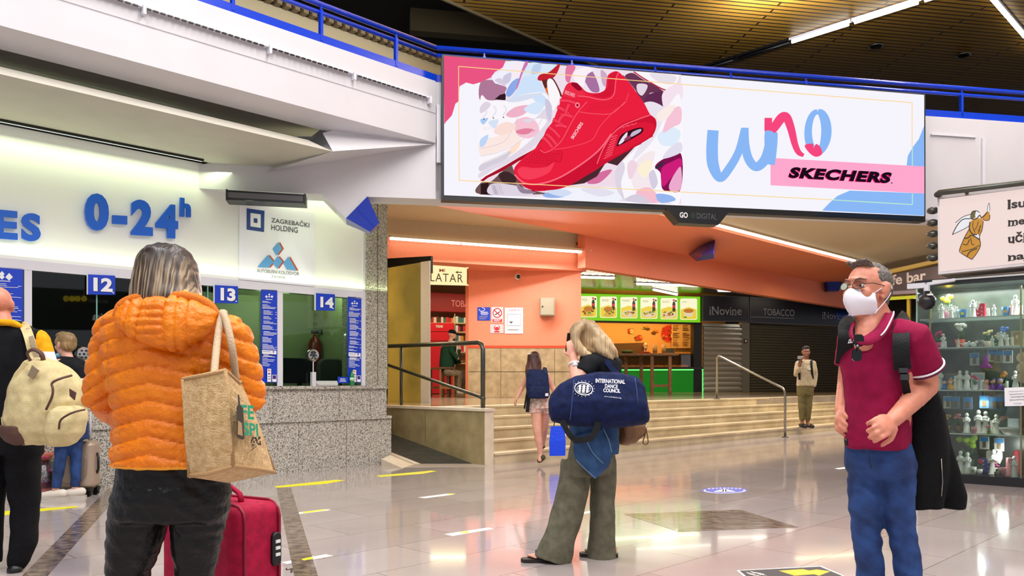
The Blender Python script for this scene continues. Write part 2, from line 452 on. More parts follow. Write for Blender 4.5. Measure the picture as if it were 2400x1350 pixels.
# ---- glazed front: white frame, mullions, panes
FR = mat('white_frame', (220, 220, 228), .35)
mb = MB(); run(WP.off(.02), FARL, 862, 2.395, 2.5, .14, FR, mbx=mb)
for p0, p1 in ((57, 75), (650, 663), (847, 860), (-420, -405)): run(WP.off(.015), p0, p1, 1.145, 2.395, .1, FR, mbx=mb)
struct('window_1_frame', mb)
PANE = glass('ticket_glass', (190, 204, 196), .04)
EDGE = mat('green_glass_edge', (120, 176, 160), .15)
for k, (p0, p1) in enumerate(((-400, 57), (75, 226), (228, 486), (488, 650), (663, 847))):
    mb = run(WP, p0, p1, 1.145, 2.395, .008, PANE); o = struct('window_%d' % (k + 2), mb)
mb = MB()
for p in (227, 487): run(WP.off(.006), p - 1.5, p + 1.5, 1.145, 2.395, .02, EDGE, mbx=mb)
struct('window_7', mb)
# lit white panel over the windows
PANELW = mat('backlit_panel', (238, 240, 236), .45)
mb = run(WP, FARL, 851, 2.5, 3.9, .08, PANELW); run(WP.off(.01), 851, 858, 2.5, 4.0, .1, FR, mbx=mb); struct('wall_ticket', mb)
# room behind the windows
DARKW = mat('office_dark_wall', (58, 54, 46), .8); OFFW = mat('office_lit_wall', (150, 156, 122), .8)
mb = MB(); WR = line_d1(-13.86 - 3.4 * 1.4142)
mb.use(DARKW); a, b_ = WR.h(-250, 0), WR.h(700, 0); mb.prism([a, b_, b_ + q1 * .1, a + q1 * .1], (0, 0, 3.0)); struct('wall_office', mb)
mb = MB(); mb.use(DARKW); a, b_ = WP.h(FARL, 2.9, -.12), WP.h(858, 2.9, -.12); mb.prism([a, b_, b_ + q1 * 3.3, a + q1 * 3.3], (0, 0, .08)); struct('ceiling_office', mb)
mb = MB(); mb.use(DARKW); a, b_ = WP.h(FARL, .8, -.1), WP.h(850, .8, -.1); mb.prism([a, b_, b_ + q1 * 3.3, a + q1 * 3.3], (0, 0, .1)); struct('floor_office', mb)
mb = MB(); a = WP.h(596, .9) + q1 * 1.6
mb.use(OFFW); mb.prism([a, a + d1 * .9, a + d1 * .9 + q1 * .06, a + q1 * .06], (0, 0, 1.6)); struct('partition_office', mb)
mb = MB(); a = WP.h(663, .9) + q1 * 1.9 + d1 * .1
mb.use(OFFW); mb.prism([a, a + d1 * 2.6, a + d1 * 2.6 + q1 * .08, a + q1 * .08], (0, 0, 2.0)); struct('wall_office_side', mb)

# ---- balcony over the counter: fascia, cove, hung ceiling panel
def prof_run(w0, pts, pxa, pxb, m, name, lift=0.0):
    """profile (depth behind the fascia, height) run along the counter direction"""
    mb = MB(); mb.use(m)
    a = w0.h(pxa, 0); b_ = w0.h(pxb, 0)
    mb.prism([a + q1 * u + V((0, 0, z)) for u, z in pts], b_ - a); return struct(name, mb)
prof_run(WF, [(0, 4.3), (0, 4.665), (.012, 4.67), (.012, 4.68), (0, 4.685), (0, 5.1), (.5, 5.1), (.5, 4.55), (.36, 4.22)], -1400, 1021, PW, 'wall_balcony')
prof_run(WF, [(.38, 4.5), (2.4, 4.5), (2.4, 4.6), (.38, 4.6)], -1400, 930, PWD, 'ceiling_cove')
a = at(780, 355, 9.5); b_ = at(610, 405, 10.47)
PNL = mat('hung_panel', (200, 197, 184), .75, noise_amt=.03, nscale=3)
mb = MB(); mb.use(PNL)
a = V((a.x, a.y, 3.9)); b_ = V((b_.x, b_.y, 3.9)); e0 = a - d1 * 9; e1 = b_ - d1 * 9
bot = [a, b_, e1, e0]; up = V((0, 0, .14)); top = [a + q1 * .22 - d1 * .2 + up, b_ - d1 * .2 + up, e1 + up, e0 + q1 * .22 + up]
mb.rings([bot, top]); struct('ceiling_tickets', mb)
# haunch that ties the panel to the cross wall
mb = MB(); mb.use(PW)
c = P2.h(1026, 4.3, -.02); dd = at(756, 312, 9.7); c2 = P2.h(618, 3.82, -.02); e = P2.h(1026, 4.9, -.05); g = at(756, 300, 10.4)
i = mb.addv([a + V((0, 0, .002)), c2, c, dd, e, g])
for f in ((0, 1, 2), (0, 2, 3), (3, 2, 4, 5), (0, 3, 5, 1), (1, 5, 4, 2)): mb.face([i + k for k in f])
struct('beam_haunch', mb)

# ---- cross wall that carries the screen, with its V-shaped tip
th = .4
mb = MB(); mb.use(PW)
def p2poly(pts, lift=0.0, m=PW, d=th, mbx=None):
    mm = mbx or MB(); mm.use(m); mm.prism([P2.on(x, y, lift) for x, y in pts], P2.n * -d); return mm
p2poly([(454, 392), (454, 441), (755, 455), (811, 513), (861, 461), (1037, 467), (1037, 320), (700, 320)], 0, PW, th, mb)
zr = 3.58
A, B = P2.h(1021, zr), P2.h(3000, zr)
mb.prism([A, B, B - P2.n * th, A - P2.n * th], (0, 0, 5.1 - zr))
struct('wall_cross', mb)
mb = MB()
p = P2.on(2302, 330, .012); mb.box(P2.h(2305, 4.2, .015), (.05, .03, 1.25), P2.d, P2.n)
mb.box(P2.h(2235, 4.83, .012), (.75, .025, .02), P2.d, P2.n); mb.box(P2.h(1028, 4.42, .02), (.05, .04, .75), P2.d, P2.n)
struct('trim_5', mb, FR)

# ---- blue faceted tips
def tip(px_a, px_b, py_a, py_b, w, axis, ln, depth, shrink, label):
    """truncated pyramid on the segment a-b (pixels on plane w), pointing along axis"""
    A, B = w.on(px_a, py_a), w.on(px_b, py_b); n = w.n; m = MB()
    c = (A + B) / 2; s_ = (B - A)
    base = [A + n * .02, B + n * .02, B - n * depth, A - n * depth]
    cc = c - n * (depth / 2 - .01) + axis * ln
    top = [cc - s_ / 2 * shrink + n * depth / 2 * shrink, cc + s_ / 2 * shrink + n * depth / 2 * shrink, cc + s_ / 2 * shrink - n * depth / 2 * shrink, cc - s_ / 2 * shrink - n * depth / 2 * shrink]
    m.rings([base, top])
    o = m.build('lamp_cover', NAVY); tag(o, label, 'lamp', 'blue faceted beam-end lamps')
    r = MB(); r.tube([(base[0] + base[1]) / 2 + n * .004, (top[0] + top[1]) / 2 + n * .004], .006, 6); r.build('ridge', BLUE, o)
    return o
ax = (P2.d * .72 - V((0, 0, 1)) * .7).normalized()
tip(811, 861, 512, 461, P2, ax, .32, .4, .44, 'blue faceted lamp cover on the white beam tip above window 14')

# ---- railing along both parapets
def rail_run(name, pts, posts, label):
    t = thing(name, pts[0], label, 'railing')
    m = MB(); m.tube([p + V((0, 0, .47)) for p in pts], .032, 10); m.build('handrail', BLUE, t, True)
    m = MB(); m.tube([p + V((0, 0, .37)) for p in pts], .026, 10); m.build('rail_tube', BLUE, t, True)
    m = MB()
    for a, b_ in zip(pts[:-1], pts[1:]):
        dr = (b_ - a); c = (a + b_) / 2; m.box(c + V((0, 0, .05)), (dr.length, .05, .12), dr, V((-dr.y, dr.x, 0)))
    m.build('kick_plate', BLUE, t)
    for p, dr in posts:
        m = MB(); m.box(p + V((0, 0, .22)), (.035, .05, .36), dr, V((-dr.y, dr.x, 0))); m.box(p + V((0, 0, .43)), (.02, .02, .1), dr, V((-dr.y, dr.x, 0))); m.build('post', BLUE, t)
WFr = WF.off(-.06); P2r = P2.off(-.06)
K = P2r.h(1022, 5.1)
rail_run('railing', [WFr.h(-800, 5.1), K], [(WFr.h(p, 5.1), d1) for p in (310, 545, 752, 928)], 'blue steel railing on the balcony edge above the ticket windows')
rail_run('railing', [K + P2.d * .01, P2r.h(3000, 5.1)], [(P2r.h(p, 5.1), P2.d) for p in (1135, 1340, 1535, 1712, 1888, 2253, 2600)], 'blue steel railing running behind the top of the screen')
# slim strip light on the fascia
m = MB(); WS = WF.off(.04); m2 = MB()
t = thing('strip_light', WS.h(640, 4.83), 'slim unlit strip light in sections along the balcony fascia', 'light')
for p0, p1 in ((-300, 110), (118, 332), (338, 628), (636, 826), (836, 1004)):
    a, b_ = WS.h(p0, 4.84), WS.h(p1, 4.84); dr = b_ - a
    m = MB(); m.box((a + b_) / 2 - q1 * -.01, (dr.length, .06, .02), d1, q1); m.build('housing', FR, t)
    m = MB(); n_ = int(dr.length / .07)
    for k in range(n_): m.box(a + d1 * (.035 + k * .07) + V((0, 0, -.016)) - q1 * .015, (.045, .02, .014), d1, q1)
    m.build('emitter', BLACK, t)
    m = MB(); m.box(b_ + d1 * .02 - V((0, 0, .03)), (.03, .06, .09), d1, q1); m.build('bracket', FR, t)

# ---- platform, steps, ramp with its parapet
HP = .8; RI = .16; TR = .33
c0 = at(1158, 1088, 11.81); c0.z = 0
S0 = V((c0.x, c0.y, 0))
mb = MB(); mb.use(STEPM)
E = S0 + d1 * 40
GRV = mat('step_shadow_line', (92, 78, 54), .7)
for k in range(5):
    o_ = q1 * (k * TR)
    a = S0 + o_ + V((0, 0, RI * k)); b_ = E + o_ + V((0, 0, RI * k))
    mb.prism([a, b_, b_ + q1 * (1.75 - k * TR), a + q1 * (1.75 - k * TR)], (0, 0, RI - .035))
    nose = -q1 * .022 + V((0, 0, RI - .032))
    mb.prism([a + nose, b_ + nose, b_ + q1 * (1.75 - k * TR) + V((0, 0, RI - .032)), a + q1 * (1.75 - k * TR) + V((0, 0, RI - .032))], (0, 0, .032))
struct('floor_steps', mb)
PLM = mat('platform_floor', (176, 158, 130), .12, c2=(150, 134, 106), nscale=1.5, detail=6, spec=.6)
mb = MB(); mb.use(PLM); a = S0 + q1 * 1.7
mb.prism([V((a.x, a.y, .2)), V((E.x + 4, E.y + 4, .2)), V((E.x - 20, E.y + 24, .2)), V((-14, 46, .2)), V((-9, 17, .2)), S0 + q1 * 4.6 - d1 * 3 + V((0, 0, .2)), S0 + q1 * 4.6 + V((0, 0, .2))], (0, 0, HP - .203)); struct('floor_platform', mb)
# parapet
mb = MB(); mb.use(PANELST)
A = S0 - d1 * .02; ln = 4.8; tk = .17
pl = [A - d1 * tk, A - d1 * tk + q1 * ln, A + q1 * ln, A]
mb.prism(pl, (0, 0, .775)); mb.use(CAPST)
mb.prism([q - d1 * .0 + V((0, 0, .775)) for q in (A - d1 * (tk + .02) - q1 * .03, A - d1 * (tk + .02) + q1 * ln, A + d1 * .01 + q1 * ln, A + d1 * .01 - q1 * .03)], (0, 0, .04))
mb.prism([A - d1 * tk - q1 * .012, A - q1 * .012, A - q1 * .001, A - d1 * tk - q1 * .001], (0, 0, .775))
mb.use(DARKJ)
for u in (2.2, 1.35): mb.box(A - d1 * (tk + .001) + q1 * u + V((0, 0, .5)), (.004, .003, .5), q1, d1)
struct('wall_parapet', mb)
# ramp
RUB = mat('ramp_rubber', (66, 64, 54), .75, c2=(48, 48, 42), nscale=12, detail=8)
mb = MB(); mb.use(RUB)
r0 = A - d1 * (tk + .001)
P0, P1_ = flr(1142, 1087.5), flr(969, 1087.5)
def rz(p): return V((p.x, p.y, max(0, (p.y - P0.y) * .25)))
fr_, fl_ = r0 + q1 * 4.6, P1_ + q1 * 4.0
top = [P0, P1_, rz(fl_), rz(fr_)]; mb = MB(); mb.use(RUB)
mb.prism([V((p.x, p.y, p.z - .05)) for p in top], (0, 0, .052))
mb.use(CAPST); e = V((-d1.x, -d1.y, 0)) * .085
mb.prism([P0 + V((0, 0, .003)), P0 + V((-.1, 0, .003)), rz(fr_) + e + V((0, 0, .003)), rz(fr_) + V((0, 0, .003))], (0, 0, .004))
mb.prism([P1_ + V((.1, 0, .003)), P1_ + V((0, 0, .003)), rz(fl_) + V((0, 0, .003)), rz(fl_) + d1 * .08 + V((0, 0, .003))], (0, 0, .004))
struct('floor_ramp', mb)
mb = MB(); mb.use(mat('ramp_sill', (190, 176, 164), .3)); mb.prism([flr(946, 1096) + V((0, 0, .001)), flr(1140, 1094.5) + V((0, 0, .001)), P0 + V((0, 0, .004)), P1_ + V((0, 0, .004))], (0, 0, -.001)); struct('trim_6', mb)
# handrail of the ramp
t = thing('ramp_handrail', A, 'dark steel double handrail above the ramp parapet', 'handrail')
top = S0 - d1 * .11
pa = top + q1 * .12; s = lambda u, z: pa + q1 * u + V((0, 0, z))
m = MB(); m.tube([s(0, .82), s(0, 1.68), s(.03, 1.745), s(.09, 1.775), s(3.6, 1.8)], .034, 12); m.build('top_rail', DARKST, t, True)
m = MB(); m.tube([s(0, .96), s(.1, .99), s(3.4, 1.72)], .026, 10); m.build('lower_rail', DARKST, t, True)
m = MB(); m.tube([s(1.95, .82), s(1.95, 1.79)], .026, 10); m.build('post', DARKST, t, True)
m = MB(); m.ball(s(0, .96), .04); m.build('joint', DARKST, t, True)
# handrail of the steps
lo = flr(1840, 1025); hi = V((lo.x, lo.y, HP)) + q1 * 2.45 - d1 * .05
hi = at(1680, 932, 18.9); hi.z = HP
t = thing('stair_handrail', lo, 'slanting steel tube handrail crossing the stone steps', 'handrail')
m = MB(); z = V((0, 0, 1)); m.tube([hi, hi + z * .98, hi + z * 1.04 + (lo - hi) * .03 - z * .0, hi + z * 1.03 + (lo + z * 0 - hi) * .07, lo + z * 1.04 + (hi - lo) * .03, lo + z * .98, lo], .026, 12); m.build('tube', STEEL, t, True)
for p in (hi, lo):
    m = MB(); m.lathe([(.0, 0), (.075, 0), (.075, .012), (.03, .02)], p, 16); m.build('base_plate', DARKST, t, True)

# ---- concourse beyond: soffit, orange beam, bulkhead, orange wall
mb = MB(); mb.use(BEIGE)
u1 = V((-4.2, 11.5, 4.95)); mb.prism([P2.h(560, 4.95, -.2), P2.h(3000, 4.95, -.2), V((40, 50, 4.95)), V((-22, 50, 4.95))], (0, 0, .1)); struct('ceiling_concourse', mb)
LA, LB = line_d1(0), line_d1(0)
def at_h(px, py, h): return at(px, py, (h - CH) * F / (HY - py))
# broad orange beam along the diagonal, its left face dropping lower
pA0, pA1 = at_h(954, 473, 4.85), at_h(2000, 662, 4.85)
kA = (pA0.x - pA0.y + at_h(1400, 554, 4.85).x - at_h(1400, 554, 4.85).y) / 2
pB = at_h(1510, 495, 4.85); kB = pB.x - pB.y
def on_k(k, y, z): return V((y + k, y, z))
mb = MB(); mb.use(ORANGE)
ya = 12.0; yb = 36.0
mb.prism([on_k(kA, ya + 3.5, 4.85), on_k(kB, ya, 4.85), on_k(kB, yb, 4.85), on_k(kA, yb, 4.85)], (0, 0, .1)); struct('beam_orange', mb)
WA = line_d1(kA)
mb = MB(); mb.use(ORANGE); a = WA.h(1372, 4.05); b_ = WA.h(2120, 4.05)
mb.prism([a, b_, b_ + q1 * .25, a + q1 * .25], (0, 0, .85)); struct('beam_fascia', mb)
WW = Wall((0, 20.6), (1, .02))                          # orange wall
pa, pb = at(910, 600, 18.6), at(1372, 600, 20.62); WBK = Wall((pa.x, pa.y), (pb.x - pa.x, pb.y - pa.y))
mb = MB(); mb.use(ORANGE); a = WBK.h(820, 4.02); b_ = WBK.h(1374, 4.02)
mb.prism([a, b_, b_ + WBK.n * -.25, WW.h(1374, 4.02, -.1), WW.h(780, 4.02, -.1)], (0, 0, .5)); struct('beam_bulkhead', mb)
mb = MB(); mb.use(BEIGE); mb.prism([a + V((0, 0, .5)), b_ + V((0, 0, .5)), b_ + WBK.n * -.3 + V((0, 0, .5)), a - WBK.n * .3 + V((0, 0, .5))], (0, 0, .45)); struct('beam_upper', mb)
mb = MB(); mb.use(ORANGE)
run(WW, 1098, 1362, 2.12, 4.04, .3, ORANGE, mbx=mb); run(WW.off(.005), 1091, 1098, HP, 4.04, .25, mat('orange_jamb', (196, 104, 66), .7), mbx=mb)
run(WW.off(.02), 1097, 1364, 2.06, 2.12, .3, ORANGED, mbx=mb); run(WW.off(.01), 1097, 1364, HP, 2.06, .3, STONE, mbx=mb)
mb.use(DARKJ); mb.box(WW.h(1230, 1.46, .012), (2.86, .006, .012), WW.d, WW.n)
for px in (1174, 1300): mb.box(WW.h(px, 1.43, .012), (.008, .006, 1.2), WW.d, WW.n)
struct('wall_orange', mb)
def tube_fixture(px0, py0, px1, py1, w, lift, n, label):
    a, b_ = w.on(px0, py0, lift), w.on(px1, py1, lift); b_.z = a.z = (a.z + b_.z) / 2; dr = b_ - a
    t = thing('tube_lamp', a, label, 'lamp')
    m = MB(); m.box((a + b_) / 2 + V((0, 0, .045)), (dr.length, .14, .05), dr, V((-dr.y, dr.x, 0))); m.build('housing', BEIGE, t)
    for k in range(n):
        p, q = a + dr * (k / n + .004), a + dr * ((k + 1) / n - .004); m = MB(); m.tube([p, q], .034, 8); m.build('tube', TUBE, t, True)
tube_fixture(912, 558, 1384, 592, WBK, .22, 3, 'long white tube lamp over the orange bulkhead beside the granite pillar')
WLB = line_d1(kB + .25)
tube_fixture(1500, 493, 2056, 617, WLB, 0, 4, 'longest white tube lamp, running back along the orange beam under the screen')
# blue tips of the orange beam
WT = line_d1(kA + .35)
m = MB()
def frustum(name, pts_a, pts_b, label):
    m = MB(); m.rings([pts_a, pts_b]); o = m.build(name, NAVY); tag(o, label, 'lamp', 'blue faceted beam-end lamps'); return o
frustum('lamp_cover', [at_h(x, y, 4.845) for x, y in ((1614, 597), (1640, 576), (1676, 563), (1676, 592))], [at_h(x, y, 4.38) for x, y in ((1632, 612), (1646, 600), (1672, 592), (1674, 606))], 'blue faceted lamp cover hanging from the middle of the orange beam')
c = WT.on(1950, 668)
frustum('lamp_cover', [c + V(q) for q in ((-.32, -.3, .2), (.32, -.3, .2), (.32, .3, .2), (-.32, .3, .2))], [c + V(q) for q in ((-.18, -.18, -.24), (.18, -.18, -.24), (.18, .18, -.24), (-.18, .18, -.24))], 'blue faceted lamp cover at the far end of the orange beam')

# ---- roof of the hall: brown slats, darker void on the left, upper storey wall
def slat_mat():
    m = bpy.data.materials.new('brown_slats'); m.use_nodes = True; nt = m.node_tree; b = nt.nodes['Principled BSDF']; L = nt.links.new
    tc = nt.nodes.new('ShaderNodeTexCoord'); mp = nt.nodes.new('ShaderNodeMapping'); mp.inputs['Rotation'].default_value = (0, 0, -math.atan(.19))
    br = nt.nodes.new('ShaderNodeTexBrick'); br.inputs['Scale'].default_value = 1; br.inputs['Brick Width'].default_value = 4; br.inputs['Row Height'].default_value = .145; br.inputs['Mortar Size'].default_value = .022; br.inputs['Mortar Smooth'].default_value = .2
    br.inputs['Color1'].default_value = rgb(156, 116, 40); br.inputs['Color2'].default_value = rgb(142, 104, 34); br.inputs['Mortar'].default_value = rgb(40, 28, 10)
    L(tc.outputs['Object'], mp.inputs[0]); L(mp.outputs[0], br.inputs['Vector']); L(br.outputs['Color'], b.inputs['Base Color']); b.inputs['Roughness'].default_value = .45
    bp = nt.nodes.new('ShaderNodeBump'); bp.inputs['Distance'].default_value = .03; bp.invert = True; bp.inputs['Strength'].default_value = .8; L(br.outputs['Fac'], bp.inputs['Height']); L(bp.outputs[0], b.inputs['Normal'])
    return m
mb = MB(); mb.use(slat_mat()); z = 8.5
mb.prism([on_k(-16.7, 13, z), on_k(-16.7, 60, z), (60, 60, z), (60, -12, z), (-12, -12, z), (-12, 4.7, z)], (0, 0, .1)); struct('ceiling', mb)
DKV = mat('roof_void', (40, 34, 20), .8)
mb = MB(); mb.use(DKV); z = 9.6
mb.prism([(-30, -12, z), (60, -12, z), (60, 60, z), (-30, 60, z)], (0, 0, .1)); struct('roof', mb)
mb = MB(); mb.use(mat('roof_beams', (92, 80, 52), .7))
for k in range(5): mb.box(on_k(-18.6, 12 + 3.2 * k, 9.2), (4.2, .3, .5), V((1, .19, 0)), V((-.19, 1, 0)))
mb.prism([on_k(-16.7, 10, 8.45), on_k(-16.7, 40, 8.45), on_k(-16.75, 40, 8.45), on_k(-16.75, 10, 8.45)], (0, 0, .9)); struct('beam_roof', mb)
WUP = line_d1(-17.0)
mb = MB(); mb.use(mat('upper_wall', (168, 156, 124), .8)); a, b_ = WUP.h(500, 5.0), WUP.h(1075, 5.0)
mb.prism([a, b_, b_ + q1 * .2, a + q1 * .2], (0, 0, 2.3))
mb.use(mat('corrugated_top', (120, 104, 76), .6)); n_ = int((b_ - a).length / .16)
for k in range(n_): mb.box(a + d1 * (.08 + k * .16) + V((0, 0, 2.33)), (.09, .3, .08), d1, q1)
struct('wall_upper', mb)
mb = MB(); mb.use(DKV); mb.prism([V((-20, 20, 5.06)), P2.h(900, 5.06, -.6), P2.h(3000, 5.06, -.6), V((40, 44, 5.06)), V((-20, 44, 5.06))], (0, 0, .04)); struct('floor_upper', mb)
# tubes hung on the slats
def roof_tubes(px0, py0, dirv, segs, label):
    p = at_h(px0, py0, 8.44); t = thing('tube_lamp', p, label, 'lamp')
    for k, lit in enumerate(segs):
        a = p + dirv * (1.32 * k); b_ = a + dirv * 1.26
        m = MB(); m.box((a + b_) / 2 + V((0, 0, .03)), (1.3, .09, .05), dirv, V((-dirv.y, dirv.x, 0))); m.build('housing', FR if lit else BLACK, t)
        m = MB(); m.tube([a + dirv * .03 - V((0, 0, .03)), b_ - dirv * .03 - V((0, 0, .03))], .035, 8); m.build('tube', TUBE if lit else BLACK, t, True)
roof_tubes(1853, 96, -q1, (1, 1, 1, 1), 'lit white tube lamp slanting across the brown slatted roof above the screen')
roof_tubes(1853, 96, q1, (0, 0, 0), 'unlit dark tube lamp continuing the lit tube on the slatted roof')
roof_tubes(2318, -14, d1, (1, 1, 1), 'lit white tube lamp in the top right corner of the slatted roof')
for k, (px, py, nm) in enumerate(((2053, 106, 'upper'), (2258, 127, 'lower'))):
    p = at_h(px, py, 8.5); m = MB(); m.lathe([(.0, 0), (.14, 0), (.15, -.03), (.1, -.05), (.09, -.02)], p, 18); o = m.build('ceiling_downlight', DARKST, None, True)
    tag(o, ('small round downlight in the slats just right of the lit tube', 'small round downlight in the slats farther right, above the parapet post')[k], 'downlight')
# ================================================================ THE SCREEN
def zz(ox, oy, sc): return lambda pts: [(ox + x / sc, oy + y / sc) for x, y in pts]
ES = 1.0
def sc(c): return mat('screen_%d_%d_%d' % c, (0, 0, 0), .9, spec=0.0, emit=c, es=ES)
PS = P2.off(.17)
scr = thing('advertising_screen', P2.h(1600, 3.55), 'huge lit advertising screen with a red running shoe, mounted on the white cross wall', 'screen')
m = MB(); fr = [(1036, 127), (2169, 220), (2169, 520), (1036, 469)]
m.prism([P2.on(x, y, .158) for x, y in fr], P2.n * -.15); m.build('cabinet', BLACK, scr)
m = MB(); m.prism([PS.on(*p) for p in ((1041, 131), (2166, 222.5), (2166, 506), (1041, 457))], P2.n * -.012); m.build('panel', sc((246, 244, 252)), scr)
A1 = Art(PS, .001, .0004); z1 = zz(1020, 120, 3.375)
def P1z(pts, c, smooth=True, n=5): A1.poly(z1(pts), sc(c), smooth, n)
def S1(pts, w, c, n=5): A1.stroke(z1(pts), [q / 3.375 for q in w] if isinstance(w, list) else w / 3.375, sc(c), n)
P1z([(68, 36), (300, 55), (557, 76), (535, 128), (470, 165), (448, 205), (355, 247), (300, 262), (245, 248), (192, 278), (186, 395), (160, 415), (132, 508), (84, 560), (72, 580)], (234, 84, 130), False)
P1z([(355, 247), (448, 205), (470, 165), (535, 128), (557, 76), (1000, 112), (1945, 186), (1945, 1212), (1400, 1182), (357, 1135)], (238, 222, 234), False)
# pale, tie-dyed shoes piled behind
P1z([(357, 250), (450, 228), (500, 262), (560, 285), (562, 335), (480, 384), (357, 392)], (176, 120, 152))
P1z([(468, 382), (512, 345), (560, 332), (556, 388)], (46, 26, 34), False)
P1z([(448, 195), (520, 150), (575, 80), (742, 92), (730, 150), (690, 185), (650, 290), (582, 365), (553, 330), (566, 282), (505, 262), (470, 250)], (240, 240, 252))
P1z([(600, 250), (660, 215), (640, 300), (584, 362), (560, 330)], (140, 170, 232)); P1z([(610, 100), (730, 96), (690, 170), (640, 210), (600, 170)], (248, 236, 244)); P1z([(690, 180), (735, 96), (705, 96), (640, 290), (655, 280)], (206, 120, 176))
P1z([(745, 95), (860, 100), (985, 112), (950, 160), (830, 190), (740, 195), (690, 200)], (216, 232, 248)); P1z([(690, 210), (800, 200), (860, 300), (900, 390), (740, 340), (600, 395), (650, 300)], (206, 226, 250))
P1z([(810, 215), (830, 185), (900, 165), (972, 105), (986, 118), (950, 195), (890, 232), (822, 232)], (196, 34, 48)); P1z([(846, 240), (880, 226), (935, 216), (1002, 345), (985, 352), (935, 262), (912, 368)], (104, 42, 36)); P1z([(870, 300), (905, 285), (925, 330), (905, 360)], (226, 110, 50))
P1z([(885, 240), (928, 225), (985, 340), (975, 400), (930, 470), (905, 390)], (250, 246, 250))
P1z([(1040, 118), (1300, 138), (1370, 190), (1362, 300), (1290, 330), (1200, 325), (1120, 262), (1060, 250)], (240, 226, 240)); P1z([(1040, 118), (1110, 122), (1080, 190), (1060, 250), (1030, 220)], (226, 120, 160)); P1z([(1150, 165), (1215, 140), (1262, 190), (1300, 312), (1240, 320), (1190, 250)], (168, 112, 160)); P1z([(1096, 170), (1180, 130), (1250, 150), (1200, 190), (1170, 280), (1120, 262)], (250, 240, 248))
P1z([(355, 392), (420, 388), (560, 392), (660, 350), (850, 325), (908, 402), (924, 480), (905, 580), (845, 690), (660, 835), (500, 915), (357, 1000)], (250, 245, 250))
P1z([(357, 820), (480, 800), (640, 720), (760, 590), (700, 540), (640, 600), (560, 640), (470, 680), (357, 700)], (252, 232, 226)); P1z([(630, 560), (720, 520), (800, 560), (820, 640), (740, 690), (650, 660)], (246, 196, 212)); P1z([(560, 500), (640, 440), (760, 430), (700, 500), (610, 525)], (240, 178, 200)); P1z([(640, 630), (720, 610), (790, 625), (730, 655), (660, 655)], (228, 130, 160))
P1z([(357, 540), (420, 530), (380, 580)], (172, 204, 246)); P1z([(357, 700), (420, 660), (400, 730), (360, 760)], (190, 214, 248)); P1z([(760, 350), (860, 350), (890, 430), (820, 420)], (206, 226, 250)); P1z([(600, 760), (680, 700), (640, 790), (540, 840)], (255, 224, 204))
S1([(357, 770), (470, 745), (560, 700), (640, 560), (660, 470)], 4, (222, 196, 206)); S1([(357, 830), (500, 800), (660, 720), (800, 600), (905, 450)], 5, (226, 214, 226))
for k in range(7): S1([(357 + k * 14, 920 - k * 8), (380 + k * 26, 880 - k * 9), (470 + k * 20, 850 - k * 12)], 3, (224, 218, 228))
for x, y in ((385, 500), (460, 490), (540, 485)): S1([(x, y - 60), (x + 22, y - 20), (x - 8, y + 30)], 12, (232, 228, 238)); A1.disc(*z1([(x, y + 38)])[0], 1.6, 1.6, sc((90, 84, 92)))
A1.textq('SKECHERS', *z1([(380, 625), (520, 612), (380, 603)]), sc((236, 226, 232)))
P1z([(357, 1022), (400, 988), (500, 935), (560, 902), (660, 842), (790, 772), (842, 688), (850, 720), (790, 800), (660, 870), (560, 935), (420, 1000), (380, 1030)], (168, 18, 38), False)
P1z([(357, 1045), (440, 1030), (520, 960), (600, 905), (625, 950), (700, 1075), (820, 1112), (880, 1130), (357, 1133)], (112, 82, 82)); P1z([(360, 1050), (420, 1040), (440, 1133), (360, 1133)], (44, 26, 28), False); P1z([(500, 980), (560, 950), (625, 985), (640, 1030), (560, 1060)], (62, 40, 44)); P1z([(430, 1060), (520, 1045), (700, 1080), (760, 1140), (440, 1135)], (222, 212, 226))
P1z([(850, 1140), (920, 1108), (1010, 1085), (1250, 1072), (1432, 1085), (1444, 1184), (900, 1160)], (240, 242, 252)); P1z([(850, 1135), (960, 1100), (1020, 1150), (900, 1160)], (150, 180, 236)); P1z([(1080, 1070), (1200, 1055), (1420, 950), (1440, 1050), (1260, 1078)], (240, 220, 232)); P1z([(1200, 1040), (1300, 960), (1400, 940), (1300, 1040)], (214, 110, 158))
P1z([(1060, 1062), (1180, 985), (1300, 905), (1440, 832), (1590, 745), (1440, 905), (1350, 880), (1280, 990), (1180, 1045)], (74, 40, 48), False)
P1z([(1568, 158), (1700, 168), (1932, 190), (1888, 322), (1790, 290), (1660, 215)], (250, 246, 250), False); S1([(1570, 162), (1660, 222), (1790, 296), (1888, 326)], 10, (186, 40, 56)); P1z([(1560, 172), (1640, 220), (1790, 305), (1800, 340), (1700, 330), (1650, 410), (1560, 270), (1500, 200)], (106, 54, 84)); P1z([(1600, 260), (1680, 270), (1640, 350), (1600, 320)], (228, 214, 226))
P1z([(1690, 340), (1830, 330), (1815, 455), (1740, 440), (1660, 410)], (96, 44, 82)); P1z([(1800, 330), (1945, 250), (1945, 400), (1850, 430), (1770, 520), (1690, 470), (1700, 420), (1800, 470)], (244, 226, 238)); P1z([(1650, 420), (1720, 400), (1812, 450), (1790, 520), (1730, 515)], (232, 226, 236))
P1z([(1425, 950), (1480, 875), (1560, 800), (1640, 700), (1750, 560), (1850, 425), (1945, 385), (1945, 1150), (1830, 1192), (1700, 1202), (1500, 1180), (1436, 1090)], (250, 247, 252))
